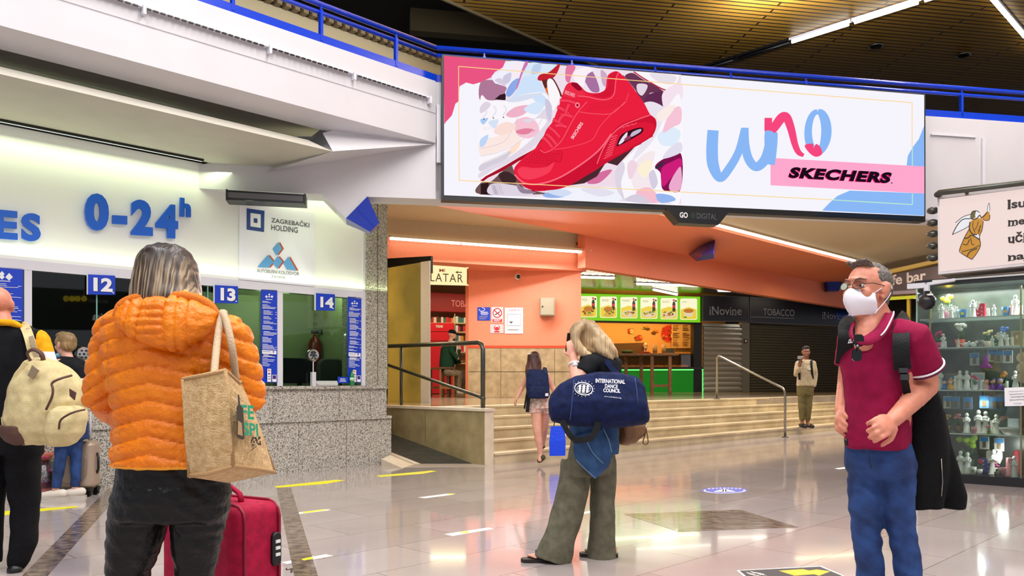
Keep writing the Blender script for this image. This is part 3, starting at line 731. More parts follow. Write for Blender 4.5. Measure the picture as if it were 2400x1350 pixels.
P1z([(1560, 940), (1640, 820), (1740, 800), (1700, 960), (1740, 1080), (1640, 1130), (1560, 1060)], (246, 232, 236)); P1z([(1600, 930), (1680, 860), (1720, 900), (1660, 1000)], (252, 240, 214)); P1z([(1760, 660), (1860, 600), (1940, 640), (1900, 740), (1790, 740)], (222, 236, 252)); P1z([(1860, 480), (1940, 440), (1944, 560), (1880, 600), (1800, 640)], (246, 196, 214)); P1z([(1590, 1110), (1700, 1080), (1780, 1190), (1640, 1190)], (246, 190, 206)); P1z([(1750, 1130), (1860, 1140), (1900, 1180), (1780, 1198)], (150, 182, 240))
P1z([(1738, 912), (1810, 850), (1945, 812), (1945, 1085), (1860, 1112), (1795, 1085), (1782, 965)], (128, 18, 78)); P1z([(1790, 930), (1880, 870), (1944, 850), (1944, 930), (1870, 1000), (1800, 1070)], (206, 30, 122)); P1z([(1850, 1060), (1900, 960), (1944, 920), (1944, 1085), (1870, 1110)], (236, 170, 206)); P1z([(1740, 920), (1800, 870), (1800, 900), (1760, 930)], (60, 44, 66))
# folds and shade printed in the picture of the pale shoes
P1z([(700, 540), (760, 560), (905, 420), (924, 480), (905, 580), (845, 690), (660, 835), (500, 915), (357, 1000), (357, 960), (500, 880), (640, 800), (800, 660), (880, 540)], (226, 216, 230)); P1z([(870, 380), (908, 402), (924, 480), (908, 560), (880, 500)], (206, 200, 222))
P1z([(357, 900), (480, 850), (600, 790), (560, 850), (450, 905), (357, 950)], (214, 206, 218)); P1z([(560, 395), (660, 352), (850, 328), (800, 360), (660, 400)], (214, 222, 240)); P1z([(357, 440), (400, 400), (440, 420), (400, 470), (357, 490)], (222, 212, 226))
P1z([(480, 600), (560, 560), (640, 590), (560, 660), (470, 650)], (250, 222, 214)); P1z([(700, 460), (800, 400), (860, 440), (800, 500)], (214, 230, 250)); P1z([(420, 560), (500, 540), (470, 610)], (214, 226, 246))
P1z([(1425, 950), (1480, 875), (1500, 930), (1470, 1050), (1500, 1180), (1436, 1090)], (222, 214, 228)); P1z([(1640, 700), (1750, 560), (1800, 540), (1740, 680), (1640, 800), (1560, 860)], (232, 228, 240)); P1z([(1500, 1180), (1600, 1130), (1700, 1202)], (214, 206, 222)); P1z([(1520, 900), (1560, 860), (1600, 900), (1560, 1000), (1530, 1000)], (240, 214, 226))
P1z([(1690, 980), (1730, 940), (1760, 1040), (1720, 1090)], (214, 206, 226)); P1z([(1860, 760), (1940, 720), (1944, 800), (1800, 850)], (226, 222, 238)); P1z([(1750, 500), (1850, 430), (1900, 440), (1800, 560)], (250, 236, 230))
P1z([(880, 1110), (1000, 1090), (1080, 1120), (1000, 1150)], (210, 222, 244)); P1z([(1150, 1090), (1300, 1085), (1420, 1120), (1300, 1150)], (228, 224, 240)); P1z([(640, 1040), (700, 1085), (800, 1120), (680, 1120)], (150, 130, 150)); P1z([(450, 1060), (470, 1060), (500, 1135), (470, 1135)], (196, 186, 204), False)
for k in range(6): S1([(440 + 14 * k, 1050), (470 + 14 * k, 1132)], 3, (176, 166, 184))
P1z([(540, 200), (600, 170), (590, 240), (540, 260)], (206, 200, 224)); P1z([(470, 230), (520, 215), (560, 270), (520, 262)], (216, 204, 224)); P1z([(780, 110), (840, 105), (820, 170), (760, 180)], (190, 210, 238)); P1z([(1310, 150), (1360, 190), (1350, 280), (1320, 250)], (206, 170, 200)); P1z([(1700, 175), (1900, 195), (1870, 260), (1760, 240)], (232, 224, 232)); P1z([(1500, 200), (1560, 270), (1600, 330), (1545, 262), (1485, 195)], (140, 84, 116))
# the red shoe
RED, RDK, RLT = (234, 32, 62), (196, 18, 46), (250, 96, 118)
shoe = [(622, 940), (650, 890), (720, 825), (800, 760), (850, 690), (880, 620), (930, 555), (960, 480), (985, 415), (1010, 330), (1035, 270), (1062, 250), (1100, 246), (1145, 272), (1200, 322), (1290, 330), (1345, 300), (1362, 200), (1400, 166), (1442, 160), (1485, 195), (1545, 262), (1602, 340), (1655, 415), (1700, 500), (1742, 535), (1750, 590), (1730, 650), (1690, 692), (1610, 740), (1540, 780), (1440, 832), (1340, 892), (1270, 940), (1200, 982), (1110, 1032), (1060, 1062), (980, 1090), (900, 1100), (812, 1108), (745, 1092), (690, 1062), (640, 1000)]
P1z(shoe, RED, True, 4)
for k in range(11):
    x, y = 760 + k * 92, 1098 - (0, 4, 26, 62, 108, 158, 208, 262, 310, 362, 420)[k]
    P1z([(x, y - 10), (x + 34, y - 24), (x + 44, y - 4), (x + 8, y + 14)], RDK, False)
P1z([(624, 960), (690, 1030), (800, 1052), (960, 1012), (1110, 925), (1262, 812), (1360, 700), (1440, 600), (1530, 552), (1640, 520), (1700, 505), (1742, 540), (1750, 590), (1730, 650), (1690, 692), (1540, 780), (1340, 892), (1200, 982), (1060, 1062), (900, 1100), (745, 1092), (660, 1030)], (206, 20, 50))
S1([(628, 975), (700, 1040), (810, 1052), (960, 1010), (1110, 925), (1260, 815), (1340, 730), (1392, 655)], 12, (252, 110, 130)); S1([(1280, 890), (1330, 770), (1400, 660), (1480, 590), (1600, 540), (1700, 505)], 9, RLT)
P1z([(1310, 860), (1360, 760), (1420, 650), (1500, 595), (1650, 560), (1735, 590), (1690, 680), (1560, 750), (1420, 830)], (222, 26, 56))
for k in range(9):
    t = k / 8; S1([(1335 + 60 * t, 850 - 170 * t), (1400 + 40 * t, 815 - 150 * t)], 6, RLT)
for k in range(4): S1([(1440 + 40 * k, 620 - 12 * k), (1490 + 36 * k, 590 - 8 * k)], 5, RLT)
P1z([(1436, 744), (1470, 665), (1550, 622), (1632, 604), (1640, 640), (1560, 692), (1452, 748)], (58, 12, 30)); P1z([(1450, 735), (1480, 680), (1520, 640), (1510, 690), (1475, 728)], (230, 226, 240)); P1z([(1545, 680), (1560, 640), (1625, 615), (1620, 640)], (196, 186, 206)); P1z([(1500, 690), (1540, 665), (1545, 690), (1500, 712)], (150, 60, 90))
P1z([(640, 930), (700, 850), (800, 780), (845, 750), (870, 800), (1000, 790), (990, 870), (930, 870), (880, 910), (760, 920), (680, 905)], (226, 28, 58)); P1z([(650, 950), (690, 915), (780, 925), (880, 915), (940, 880), (900, 960), (780, 1010), (690, 1005)], (246, 62, 88))
for r in range(5):
    for k in range(11): A1.disc(*z1([(790 + k * 19 - r * 22, 805 + r * 19 + (k - 4) * 1.2)])[0], 1.0, 1.0, sc((150, 10, 36)), 6)
for r in range(4):
    for k in range(13): A1.disc(*z1([(1230 + k * 22 - r * 8, 410 + r * 18 + (k - 6) ** 2 * .5 - k * 3)])[0], .9, .9, sc((160, 12, 40)), 6)
S1([(830, 780), (880, 800), (990, 720), (1080, 560), (1130, 480), (1200, 400)], 6, RLT); S1([(940, 780), (1100, 750), (1240, 700), (1300, 600), (1420, 470), (1500, 410), (1530, 330)], 5, (252, 82, 104)); S1([(1140, 480), (1260, 495), (1400, 490), (1500, 400)], 5, RLT); S1([(880, 910), (940, 868), (990, 875), (1000, 795), (940, 785)], 5, RDK)
P1z([(1010, 345), (1040, 275), (1075, 256), (1120, 275), (1190, 340), (1130, 360), (1090, 372)], (236, 44, 72)); P1z([(1075, 262), (1120, 250), (1160, 300), (1130, 310)], (150, 10, 40)); P1z([(1360, 290), (1372, 205), (1405, 172), (1440, 170), (1420, 260), (1410, 330), (1340, 370), (1240, 350), (1290, 335)], (214, 24, 54)); S1([(1130, 355), (1200, 360), (1330, 385), (1410, 350), (1430, 220), (1450, 170)], 8, RLT)
A1.textq('SKECHERS', *z1([(1022, 335), (1100, 365), (1030, 308)]), sc((250, 190, 204)), .01)
for a, b_ in (((985, 390), (1110, 410)), ((965, 440), (1060, 500)), ((990, 505), (1085, 520)), ((930, 540), (1030, 600)), ((950, 590), (1040, 600)), ((900, 600), (985, 680)), ((880, 655), (960, 740)), ((850, 680), (925, 760)), ((1060, 420), (1030, 490)), ((1010, 510), (975, 560))):
    S1([a, ((a[0] + b_[0]) / 2, (a[1] + b_[1]) / 2 - 8), b_], 30, RDK, 4); S1([a, ((a[0] + b_[0]) / 2, (a[1] + b_[1]) / 2 - 8), b_], 23, (246, 62, 90), 4)
x, y = z1([(1125, 427)])[0]; A1.disc(x, y, 5.5, 6.5, sc((252, 150, 160))); A1.disc(x, y, 3, 3.8, sc((170, 14, 44)))
A1.textq('SKECHERS', *z1([(1092, 698), (1172, 572), (1070, 684)]), sc((255, 226, 232)), .012)
# right half: brush-painted word, bar with the maker's name, torn blue corners
z2 = zz(1580, 160, 3.374)
def P2z(pts, c, smooth=True): A1.poly(z2(pts), sc(c), smooth, 5)
def S2(pts, w, c): A1.stroke(z2(pts), [q / 3.374 for q in w], sc(c), 6)
LB_, PK, PKB = (138, 184, 246), (246, 72, 126), (255, 168, 206)
P2z([(1838, 772), (1848, 692), (1888, 622), (1935, 560), (1978, 452), (1979, 778)], LB_, False); P2z([(1170, 1125), (1225, 1068), (1290, 1010), (1390, 967), (1979, 990), (1979, 1166)], LB_, False)
P2z([(762, 708), (1979, 777), (1979, 990), (762, 925)], PKB, False)
GOLD = (255, 214, 140)
for a, b_ in ((z1([(185, 120)])[0], z2([(1882, 272)])[0]), (z1([(188, 1022)])[0], z2([(1240, 1040)])[0]), (z1([(185, 120)])[0], z1([(190, 1022)])[0]), (z2([(1882, 272)])[0], z2([(1882, 620)])[0])): A1.line(a, b_, 1.8, sc(GOLD))
for a, b_ in (((1240, 1040), (1884, 1078)), ((1884, 992), (1884, 1078)), ((1884, 620), (1884, 772))): A1.line(*z2([a, b_]), 2, sc((190, 240, 200)))
S2([(308, 490), (300, 640), (310, 770), (362, 868), (430, 800), (510, 660), (558, 480)], [88, 92, 90, 66, 66, 62, 60], LB_)
S2([(562, 470), (562, 600), (590, 720), (650, 780), (720, 720), (765, 600), (770, 505)], [54, 66, 70, 70, 80, 96, 96], LB_)
S2([(745, 392), (748, 500), (790, 470), (850, 392), (890, 390), (925, 480), (955, 600), (985, 665), (1025, 690)], [60, 62, 70, 74, 70, 62, 52, 44, 26], PK)
P2z([(718, 505), (760, 494), (800, 520), (818, 565), (800, 740), (785, 765), (720, 740), (715, 620)], LB_)
o_ = [(1120 + 72 * math.cos(t), 502 + 160 * math.sin(t)) for t in [2 * PI * k / 16 - PI / 2 for k in range(17)]]
S2([(x + 12 + (y - 500) * -.02, y) for x, y in o_], [40, 60, 72, 80, 82, 78, 66, 60, 58, 60, 62, 62, 60, 56, 50, 44, 40], LB_)
P2z([(1032, 610), (1095, 596), (1102, 628), (1125, 598), (1160, 630), (1168, 680), (1120, 700), (1070, 670)], PK)
for dx, dy, c, b_ in ((-5, 3, (226, 30, 110), .075), (0, 0, (28, 12, 26), .055)):
    A1.textq('SKECHERS', *z2([(900 + dx, 866 + dy), (1700 + dx, 910 + dy), (930 + dx, 780 + dy)]), sc(c), b_, 1.12)
A1.textq('.', *z2([(1714, 912), (1726, 912), (1716, 902)]), sc((28, 12, 26)))
A1.build('picture', scr)
# makers' plate under the screen
PL = P2.off(.2); m = MB(); m.prism([PL.on(*p) for p in ((1562, 488), (1710, 495), (1684, 527), (1592, 522))], P2.n * -.2)
o = m.build('name_plate', BLACK, scr); a = Art(PL, .002)
a.textq('GO', (1593, 510), (1612, 511), (1593, 497), mat('white_print', (230, 230, 230), .5), .03); a.disc(1624, 505, 6, 7, mat('dark_green_print', (14, 40, 26), .5)); a.textq('DIGITAL', (1633, 512), (1680, 515), (1633, 499), mat('grey_print', (84, 88, 92), .5), .0)
a.build('lettering', o)

# ================================================================ THE TICKET FRONT
SIGNB = mat('sign_blue', (22, 98, 214), .4); POSTB = mat('poster_blue', (18, 62, 196), .4); WHITEP = mat('print_white', (236, 238, 244), .5); NAVYP = mat('print_navy', (24, 62, 140), .5)
t = thing('letter_sign', WP.h(50, 2.9), 'tall blue letters ES on the white wall, cut off by the photo edge', 'sign')
a = Art(WP, .03); a.text('E', -14, 491, 40, 559, SIGNB, .045, 0, .03, 4); a.build('letter', t, True)
a = Art(WP, .03); a.text('S', 49, 499, 94, 565, SIGNB, .045, 0, .03, 2); a.build('letter', t, True)
t = thing('opening_hours_sign', WP.h(320, 2.9), 'big blue numerals 0-24h standing out from the white wall', 'sign')
for s_, x0, y0, x1, y1, dy, bd in (('0', 197, 452, 253, 540, 3, .05), ('-', 262, 505, 296, 525, 2, .0), ('2', 305, 467, 356, 551, 3, .05), ('4', 363, 477, 415, 557, 3, .05), ('h', 420, 464, 445, 508, 2, .05)):
    a = Art(WP, .03); a.text(s_, x0, y0, x1, y1, SIGNB, bd, 0, .035, dy); a.build('numeral', t, True)
t = thing('company_board', WP.h(650, 2.55), 'square white board with blue square emblem and three-diamond emblem on lit wall', 'sign')
m = MB(); m.prism([WP.on(x, y, .025) for x, y in ((563, 472), (738, 500), (738, 672), (561, 655))], WP.n * -.018); m.build('board', mat('board_white', (233, 234, 244), .5), t)
a = Art(WP, .026); DG = mat('print_dark_grey', (64, 66, 70), .5); LBL = mat('print_sky_blue', (92, 160, 214), .5); RST = mat('print_rust', (178, 84, 52), .5)
a.poly([(578, 488), (620, 494), (619, 544), (578, 538)], NAVYP); a.poly([(587, 499), (611, 502.5), (611, 534), (587, 530.5)], WHITEP); a.poly([(594.5, 511), (603.5, 512.3), (603.5, 523), (594.5, 521.7)], NAVYP)
a.textq('ZAGREBAČKI', (636, 521), (725, 533), (636, 507), DG, .012); a.textq('HOLDING', (636, 539), (698, 546), (636, 526), DG, .012)
for dx, mm in ((4.5, RST), (0, LBL)):
    a.poly([(639 + dx, 583), (652 + dx, 567), (661 + dx, 583), (648 + dx, 599)], mm); a.poly([(639 + dx, 616), (651 + dx, 600), (662 + dx, 613), (650 + dx, 630)], mm)
    a.poly([(603 + dx, 626), (628 + dx, 597), (641 + dx, 614), (630 + dx, 627)], mm); a.poly([(664 + dx, 616), (676 + dx, 601), (695 + dx, 634), (672 + dx, 631)], mm)
a.textq('AUTOBUSNI KOLODVOR', (602, 638), (701, 646), (602, 630), DG, .0); a.textq('ZAGREB', (636, 651), (668, 654), (636, 645), DG, .0)
a.build('print', t)
# window numbers
for n_, x0, y0, x1, y1, b0, b1, u0, u1 in (('12', 206, 643, 270, 690, 219, 264, 650, 682), ('13', 503, 668, 558, 710, 517, 552, 674, 704), ('14', 740, 687, 785, 727, 751, 782, 695, 720)):
    t = thing('window_number', WP.h((x0 + x1) / 2, 2.2), {'12': 'blue number plate reading 12, left of the orange-jacketed woman’s hair', '13': 'blue number plate reading 13, right of the orange-jacketed woman’s hair', '14': 'blue number plate reading 14, nearest the granite pillar'}[n_], 'sign')
    m = MB(); m.prism([WP.on(x, y, .05) for x, y in ((x0, y0), (x1, y0 + 3), (x1, y1 + 1), (x0, y1))], WP.n * -.02); m.build('plate', POSTB, t)
    m = MB(); m.prism([WP.on(x, y, .052) for x, y in ((x0 - 1.5, y0), (x0, y0), (x0, y1), (x0 - 1.5, y1))], WP.n * -.025); m.build('plate_edge', WHITEP, t)
    a = Art(WP, .052); a.textq(n_, (b0 + 1.5, u1 + 1.5), (b1 + 1.5, u1 + 4), (b0 + 1.5, u0 + 1.5), mat('print_shadow_blue', (8, 22, 90), .5), .05); a.textq(n_, (b0, u1), (b1, u1 + 2.5), (b0, u0), WHITEP, .045)
    a.poly([(x1 - 7, y1 - 3), (x1 - 4.5, y1 - 6), (x1 - 2, y1 - 3)], WHITEP)
    a.build('numeral', t)
# tariff posters in the windows
def poster(x0, x1, y0, y1, label, seed, dy=2.0):
    rnd = random.Random(seed); t = thing('tariff_poster', WP.h((x0 + x1) / 2, 1.15), label, 'poster', 'blue tariff posters between the ticket windows')
    m = MB(); m.prism([WP.on(x, y, .02) for x, y in ((x0, y0), (x1, y0 + dy), (x1, y1), (x0, y1))], WP.n * -.008); m.build('sheet', POSTB, t)
    a = Art(WP, .021, .0005); w = x1 - x0; h = y1 - y0; X = lambda u: x0 + w * u; Y_ = lambda v, u=.5: y0 + h * v + dy * u
    for x_, y_, r in ((.5, .052, .055), (.5, .075, .055), (.33, .075, .075), (.67, .075, .075)):
        a.poly([(X(x_) - w * r * 1.2, Y_(y_)), (X(x_), Y_(y_) - w * r * 1.3), (X(x_) + w * r * 1.2, Y_(y_)), (X(x_), Y_(y_) + w * r * 1.1)], WHITEP)
    a.rect(X(.3), Y_(.098), X(.7), Y_(.098) + 1.6, WHITEP, dy * .4)
    v = .125
    while v < .70:
        n_ = rnd.randint(2, 5); ind = .08 if rnd.random() < .5 else .14
        for k in range(n_):
            ln = rnd.uniform(.45, .85) if k else rnd.uniform(.3, .5)
            a.rect(X(ind), Y_(v, ind), X(min(.95, ind + ln)), Y_(v, ind) + 1.1, WHITEP, dy * ln * .8)
            if k and rnd.random() < .4: a.rect(X(.88), Y_(v, .88), X(.96), Y_(v, .88) + 1.1, WHITEP, 0)
            v += .0125
        v += .012
    a.rect(X(.06), Y_(.645), X(.94), Y_(.685), WHITEP, dy * .8); a.disc(X(.76), Y_(.665), 1.6, 2.6, POSTB, 8); a.rect(X(.1), Y_(.66, .1), X(.6), Y_(.668, .1), mat('print_grey_blue', (150, 160, 200), .5), dy * .5)
    for k in range(7): a.rect(X(.08), Y_(.715 + .016 * k, .1), X(.08 + rnd.uniform(.3, .8)), Y_(.715 + .016 * k, .1) + 1.1, WHITEP, dy * .6)
    a.rect(X(.38), Y_(.845), X(.62), Y_(.985), WHITEP, dy * .2); a.rect(X(.68), Y_(.91), X(.95), Y_(.985), WHITEP, dy * .2); a.rect(X(.71), Y_(.915), X(.92), Y_(.955), mat('print_purple', (60, 30, 120), .5), dy * .2)
    for k, (c, c_) in enumerate((((220, 60, 40), (240, 160, 60)), ((60, 90, 190), (190, 60, 80)))):
        a.disc(X(.47), Y_(.865 + .034 * k), w * .045, w * .05, mat('print_%d_%d_%d' % c, c, .5), 10); a.disc(X(.53), Y_(.865 + .034 * k), w * .045, w * .05, mat('print_%d_%d_%d' % c_, c_, .5), 10)
    for k in range(2): a.rect(X(.42), Y_(.925 + .025 * k), X(.58), Y_(.932 + .025 * k), mat('print_grey', (130, 132, 140), .5), dy * .1)
    a.build('print', t)
poster(-45, 54, 624, 930, 'blue tariff poster behind the bald man at the left photo edge', 1, 5)
poster(612, 650, 678, 897, 'blue tariff poster between windows 13 and 14', 2)
poster(815, 847, 695, 897, 'blue tariff poster at the right end of window 14, behind the green bottle', 3)
# ---- things at window 14 and inside the office
CHROME = mat('chrome', (214, 214, 210), .15, metal=1)
def intercom(px, py, foot_py, label, r):
    c = WP.on(px, py, .05); Rm = M(((d1.x, 0, WP.n.x), (d1.y, 0, WP.n.y), (0, 1, 0)))
    t = thing('intercom', WP.h(px, 1.145, .05), label, 'intercom')
    m = MB(); m.lathe([(.0, -.03), (r, -.03), (r, .0), (r * .92, .015), (r * .7, .01), (.0, .014)], c, 24, Rm); m.build('speaker_disc', CHROME, t, angle=30)
    m = MB()
    for k in range(6):
        q = c + (d1 * math.cos(k * PI / 3) + V((0, 0, 1)) * math.sin(k * PI / 3)) * r * .5 + WP.n * .013; m.lathe([(.0, 0), (r * .13, 0), (r * .13, .004), (.0, .004)], q, 8, Rm)
    m.lathe([(.0, .012), (r * .16, .012), (r * .16, .018), (.0, .018)], c, 8, Rm); m.build('slots', BLACK, t)
    m = MB(); z0 = WP.on(px, foot_py, .05).z; m.tube([V((c.x, c.y, c.z - r)), V((c.x, c.y, z0))], .008, 6); m.box(V((c.x, c.y, z0 - .0)) * .5 + V((c.x, c.y, 1.145)) * .5, (.06, .05, z0 - 1.145), d1, q1); m.build('stem', ALU, t)
intercom(734, 833, 872, 'round chrome speaking disc on a stem at window 14', .088)
intercom(196, 830, 870, 'round chrome speaking disc beside the fair-haired woman at window 12', .085)
m = MB(); p = WP.h(765, 1.145, .055)
i = m.addv([p + d1 * a_ + WP.n * b_ + V((0, 0, c_)) for a_, b_, c_ in ((-.19, -.03, 0), (.19, -.03, 0), (.14, .045, 0), (-.14, .045, 0), (-.19, -.03, .07), (.19, -.03, .07), (.16, .05, .02), (-.16, .05, .02))])
for f in ((0, 1, 2, 3), (4, 5, 6, 7), (0, 1, 5, 4), (1, 2, 6, 5), (2, 3, 7, 6), (3, 0, 4, 7)): m.face([i + k for k in f])
tag(m.build('money_tray', mat('tray_grey', (196, 198, 196), .35)), 'pale metal money tray on the ledge of window 14', 'tray')
m = MB(); m.prism([WP.on(x, y, .045) for x, y in ((792, 883), (815, 884), (815, 898), (792, 898))], WP.n * -.01); o = m.build('notice_card', POSTB); tag(o, 'small blue notice card leaning beside the green bottle', 'notice')
a = Art(WP, .046)
for k in range(3): a.rect(798 - k, 887 + 3 * k, 809 + k, 888.3 + 3 * k, WHITEP, .3)
a.build('print', o)
c = WP.h(825, 1.146, .075); t = thing('bottle', c, 'green plastic bottle standing on the granite ledge of window 14', 'bottle')
m = MB(); m.lathe([(.0, 0), (.03, 0), (.033, .01), (.033, .06), (.03, .09), (.033, .12), (.03, .15), (.014, .19), (.012, .205), (.0, .205)], c, 16); m.build('body', mat('green_plastic', (20, 130, 70), .15, spec=.7), t, True)
m = MB(); m.lathe([(.0336, .07), (.0336, .115)], c, 16); m.build('label_band', mat('label_green_white', (190, 220, 190), .5), t, True)
m = MB(); m.lathe([(.0, .203), (.015, .203), (.015, .225), (.0, .225)], c, 12); m.build('cap', mat('green_cap', (20, 90, 50), .4), t)
# office furniture seen through the glass
def inside(px, py, dpt): return at(px, py, WP.Y(px) + dpt)
DESKM = mat('office_desk', (92, 84, 70), .6)
m = MB(); a = WP.h(520, .98, -.35); m.prism([a, a + d1 * 2.05, a + d1 * 2.05 + q1 * .6, a + q1 * .6], (0, 0, .04)); o = m.build('office_desk', DESKM); tag(o, 'brown office desk inside windows 13 and 14', 'desk')
m = MB()
for u in (.05, 1.95):
    m = MB(); m.box(a + d1 * u + q1 * .3 - V((0, 0, .04)), (.05, .5, .16), d1, q1); m.build('leg', DESKM, o)
def monitor(px, py, label, w=.5, h=.36):
    c = WP.on(px, py, -.55); c.z = 1.02; t = thing('monitor', c, label, 'monitor')
    m = MB(); m.rbox(c + V((0, 0, .16 + h / 2)), (w, h, .04), d1, V((0, 0, 1)), q1, .01); m.build('casing', mat('monitor_black', (22, 26, 32), .35), t)
    m = MB(); m.box(c + V((0, 0, .1)), (.06, .04, .2), d1, q1); m.lathe([(.0, 0), (.12, 0), (.11, .015), (.0, .018)], c, 16); m.build('stand', BLACK, t)
monitor(702, 893, 'black computer monitor behind the glass of window 14'); monitor(590, 893, 'black computer monitor low behind the glass of window 13', .4, .26)
c = inside(738, 840, 1.0); c = WP.h(738, 1.3, -1.62) ; t = thing('fire_extinguisher', c, 'dark red fire extinguisher on the office wall behind window 14', 'fire extinguisher')
RDM = mat('extinguisher_red', (120, 24, 18), .3)
m = MB(); m.lathe([(.0, 0), (.1, 0), (.105, .02), (.105, .5), (.08, .58), (.035, .62), (.03, .66), (.0, .66)], c, 20); m.build('cylinder', RDM, t, True)
m = MB(); m.box(c + V((0, 0, .7)), (.12, .04, .05), d1, q1); m.tube([c + V((0, 0, .7)), c + d1 * .12 + V((0, 0, .74)), c + d1 * .17 + V((0, 0, .55)), c + d1 * .15 + V((0, 0, .2))], .014, 8); m.build('valve_and_hose', BLACK, t, True)
c = WP.h(775, .95, -1.1); t = thing('office_chair', c, 'dark office chair half hidden behind the money tray', 'chair')
m = MB(); m.rbox(c + V((0, 0, .36)), (.46, .5, .1), d1, V((0, 0, 1)), q1, .12); m.build('backrest', mat('chair_fabric', (70, 76, 74), .9), t)
m = MB(); m.rbox(c - q1 * .25 + V((0, 0, .08)), (.5, .48, .08), d1, q1, V((0, 0, 1)), .08); m.build('seat', mat('chair_fabric', (70, 76, 74), .9), t); m = MB(); m.tube([c - q1 * .2 - V((0, 0, .05)), c - q1 * .2 + V((0, 0, .1))], .03, 8); m.build('post', BLACK, t)
point('office_lamp', WP.h(640, 2.4, -.9), 34, GRN, .25); point('office_lamp', WP.h(775, 2.6, -1.0), 22, GRN, .2)
# air curtain over window 13
t = thing('air_curtain', P2.h(620, 3.5), 'long black grilled air curtain under the white beam', 'air curtain')
PA = P2.off(.3); pts = [PA.on(*p) for p in ((529, 445), (717, 456), (717, 477), (529, 468))]
m = MB(); m.prism(pts, P2.n * -.28); m.build('casing', BLACK, t)
m = MB(); m.prism([PA.on(*p) + P2.n * .004 for p in ((534, 450), (710, 460), (710, 472), (534, 463))], P2.n * -.003); m.build('grille', mat('grey_grille', (92, 90, 94), .6, bump=.3, bscale=120), t)
m = MB()
for x in (531, 714): m.prism([PA.on(x - 2, 443 + (x - 531) * .06, .01), PA.on(x + 2, 443 + (x - 531) * .06, .01), PA.on(x + 2, 469 + (x - 531) * .055, .01), PA.on(x - 2, 469 + (x - 531) * .055, .01)], P2.n * -.2)
m.build('end_cap', mat('bronze_black', (40, 34, 30), .4), t)
# light over the counter panel: concealed tubes above and in the trough of the window frame
t = thing('cove_lamp', line_d1(-13.6).h(240, 3.88), 'thin bright line of light where the ticket wall meets its ceiling', 'lamp'); WC = line_d1(-13.62)
a, b_ = WC.h(-500, 3.885), WC.h(474, 3.885); m = MB(); m.box((a + b_) / 2, ((b_ - a).length, .02, .015), d1, q1); m.build('tube', glow('cove_tube', (235, 250, 225), 2.2), t)
m = MB(); m.box((a + b_) / 2 - q1 * .03 - V((0, 0, -.002)), ((b_ - a).length, .03, .025), d1, q1); m.build('housing', BLACK, t)
area('cove_light', WC.h(200, 3.8), 1, 26, GRN, (0, 0, PI / 4), (7.5, .1))
area('trough_light', line_d1(-13.76).h(300, 2.53), 1, 12, GRN, (PI, 0, PI / 4), (9, .05))
area('panel_light', line_d1(-13.1).h(700, 3.4), 1, 5, GRN, (0, 0, PI / 4), (1.5, .2))

# the exchange office sign across the hall: out of the frame, it shows mirrored in the dark glass of window 12
class Across:
    n = V((1, 0, 0))
    def on(s, px, py, lift=0.0):
        p = at(px, py, 21.2 - lift); return V((p.y - 13.86, p.x + 13.86, p.z))
AC = Across(); m = MB(); m.prism([AC.on(*p) for p in ((60, 672), (420, 690), (420, 775), (60, 772))], V((.1, 0, 0))); t = thing('exchange_sign', AC.on(240, 772), 'dark exchange office sign across the hall, seen mirrored in window 12', 'sign'); m.build('board', mat('exchange_board', (18, 18, 20), .6), t)
a = Art(AC, .02, .004); XY = glow('exchange_yellow', (250, 214, 30), 2.4); XW = glow('exchange_white', (240, 240, 240), 2.6); XD = mat('exchange_dark', (30, 28, 20), .6)
for px, ch in ((155, 'E'), (169, 'T'), (182, 'C'), (197, 'X')):
    a.disc(px, 700, 6.5, 6.5, XY); a.textq(ch, (px + 3, 703.5), (px - 3, 703.5), (px + 3, 696.5), XD, .02)
a.textq('EXCHANGE', (252, 711), (208, 708), (252, 704), glow('exchange_grey', (150, 150, 150), 1.2)); a.textq('mjenja\u010dnica', (318, 766), (217, 756), (318, 740), XW, .02)
a.build('lettering', t)
# ================================================================ ORANGE WALL AND SHOPS
WOODD = mat('dark_wood', (96, 62, 34), .5, c2=(70, 44, 24), nscale=6)
WOODM = mat('warm_wood', (150, 98, 50), .5, c2=(120, 76, 38), nscale=6)
# notices on the orange wall
def wall_sheet(w, x0, y0, x1, y1, m, label, cat='notice', th_=.006, group=None, dy=0):
    mm = MB(); mm.prism([w.on(x, y, .012) for x, y in ((x0, y0), (x1, y0 + dy), (x1, y1 + dy), (x0, y1))], w.n * -th_); o = mm.build('notice_sheet', m); tag(o, label, cat, group); return o, Art(w, .0125, .001)
REDP = mat('print_red', (196, 34, 44), .5); BLK = mat('print_black', (30, 28, 30), .5)
o, a = wall_sheet(WW, 1119, 720, 1149, 751, POSTB, 'blue notice with white camera sign, left of the no-smoking sign')
a.stroke([(1122, 724), (1126, 729), (1134, 728), (1136, 724), (1130, 721)], 1.2, WHITEP); a.rect(1127, 731, 1143, 732.5, WHITEP); a.rect(1126, 734, 1145, 735.2, WHITEP); a.rect(1128, 737, 1143, 738, WHITEP)
for k in range(4): a.rect(1123, 741 + 2.2 * k, 1144 - 2 * k, 741.8 + 2.2 * k, mat('print_grey_blue', (150, 160, 200), .5))
a.build('print', o)
o, a = wall_sheet(WW, 1152, 720, 1179, 756, WHITEP, 'white no-smoking sign with red barred circle')
pts = [(1165.5 + 10 * math.cos(k * PI / 12), 733.5 + 10.5 * math.sin(k * PI / 12)) for k in range(25)]
a.stroke([(1160, 738), (1171, 731)], 2.4, BLK); a.stroke([(1171, 731), (1173, 726)], 1.2, BLK); a.stroke(pts, 2.4, REDP, 1, False); a.line((1158.5, 727), (1172.5, 740), 2.4, REDP); a.rect(1154, 747.5, 1177, 754.5, REDP)
for k in range(2): a.rect(1157, 749 + 2.6 * k, 1174 - 3 * k, 750.2 + 2.6 * k, WHITEP)
a.build('print', o)
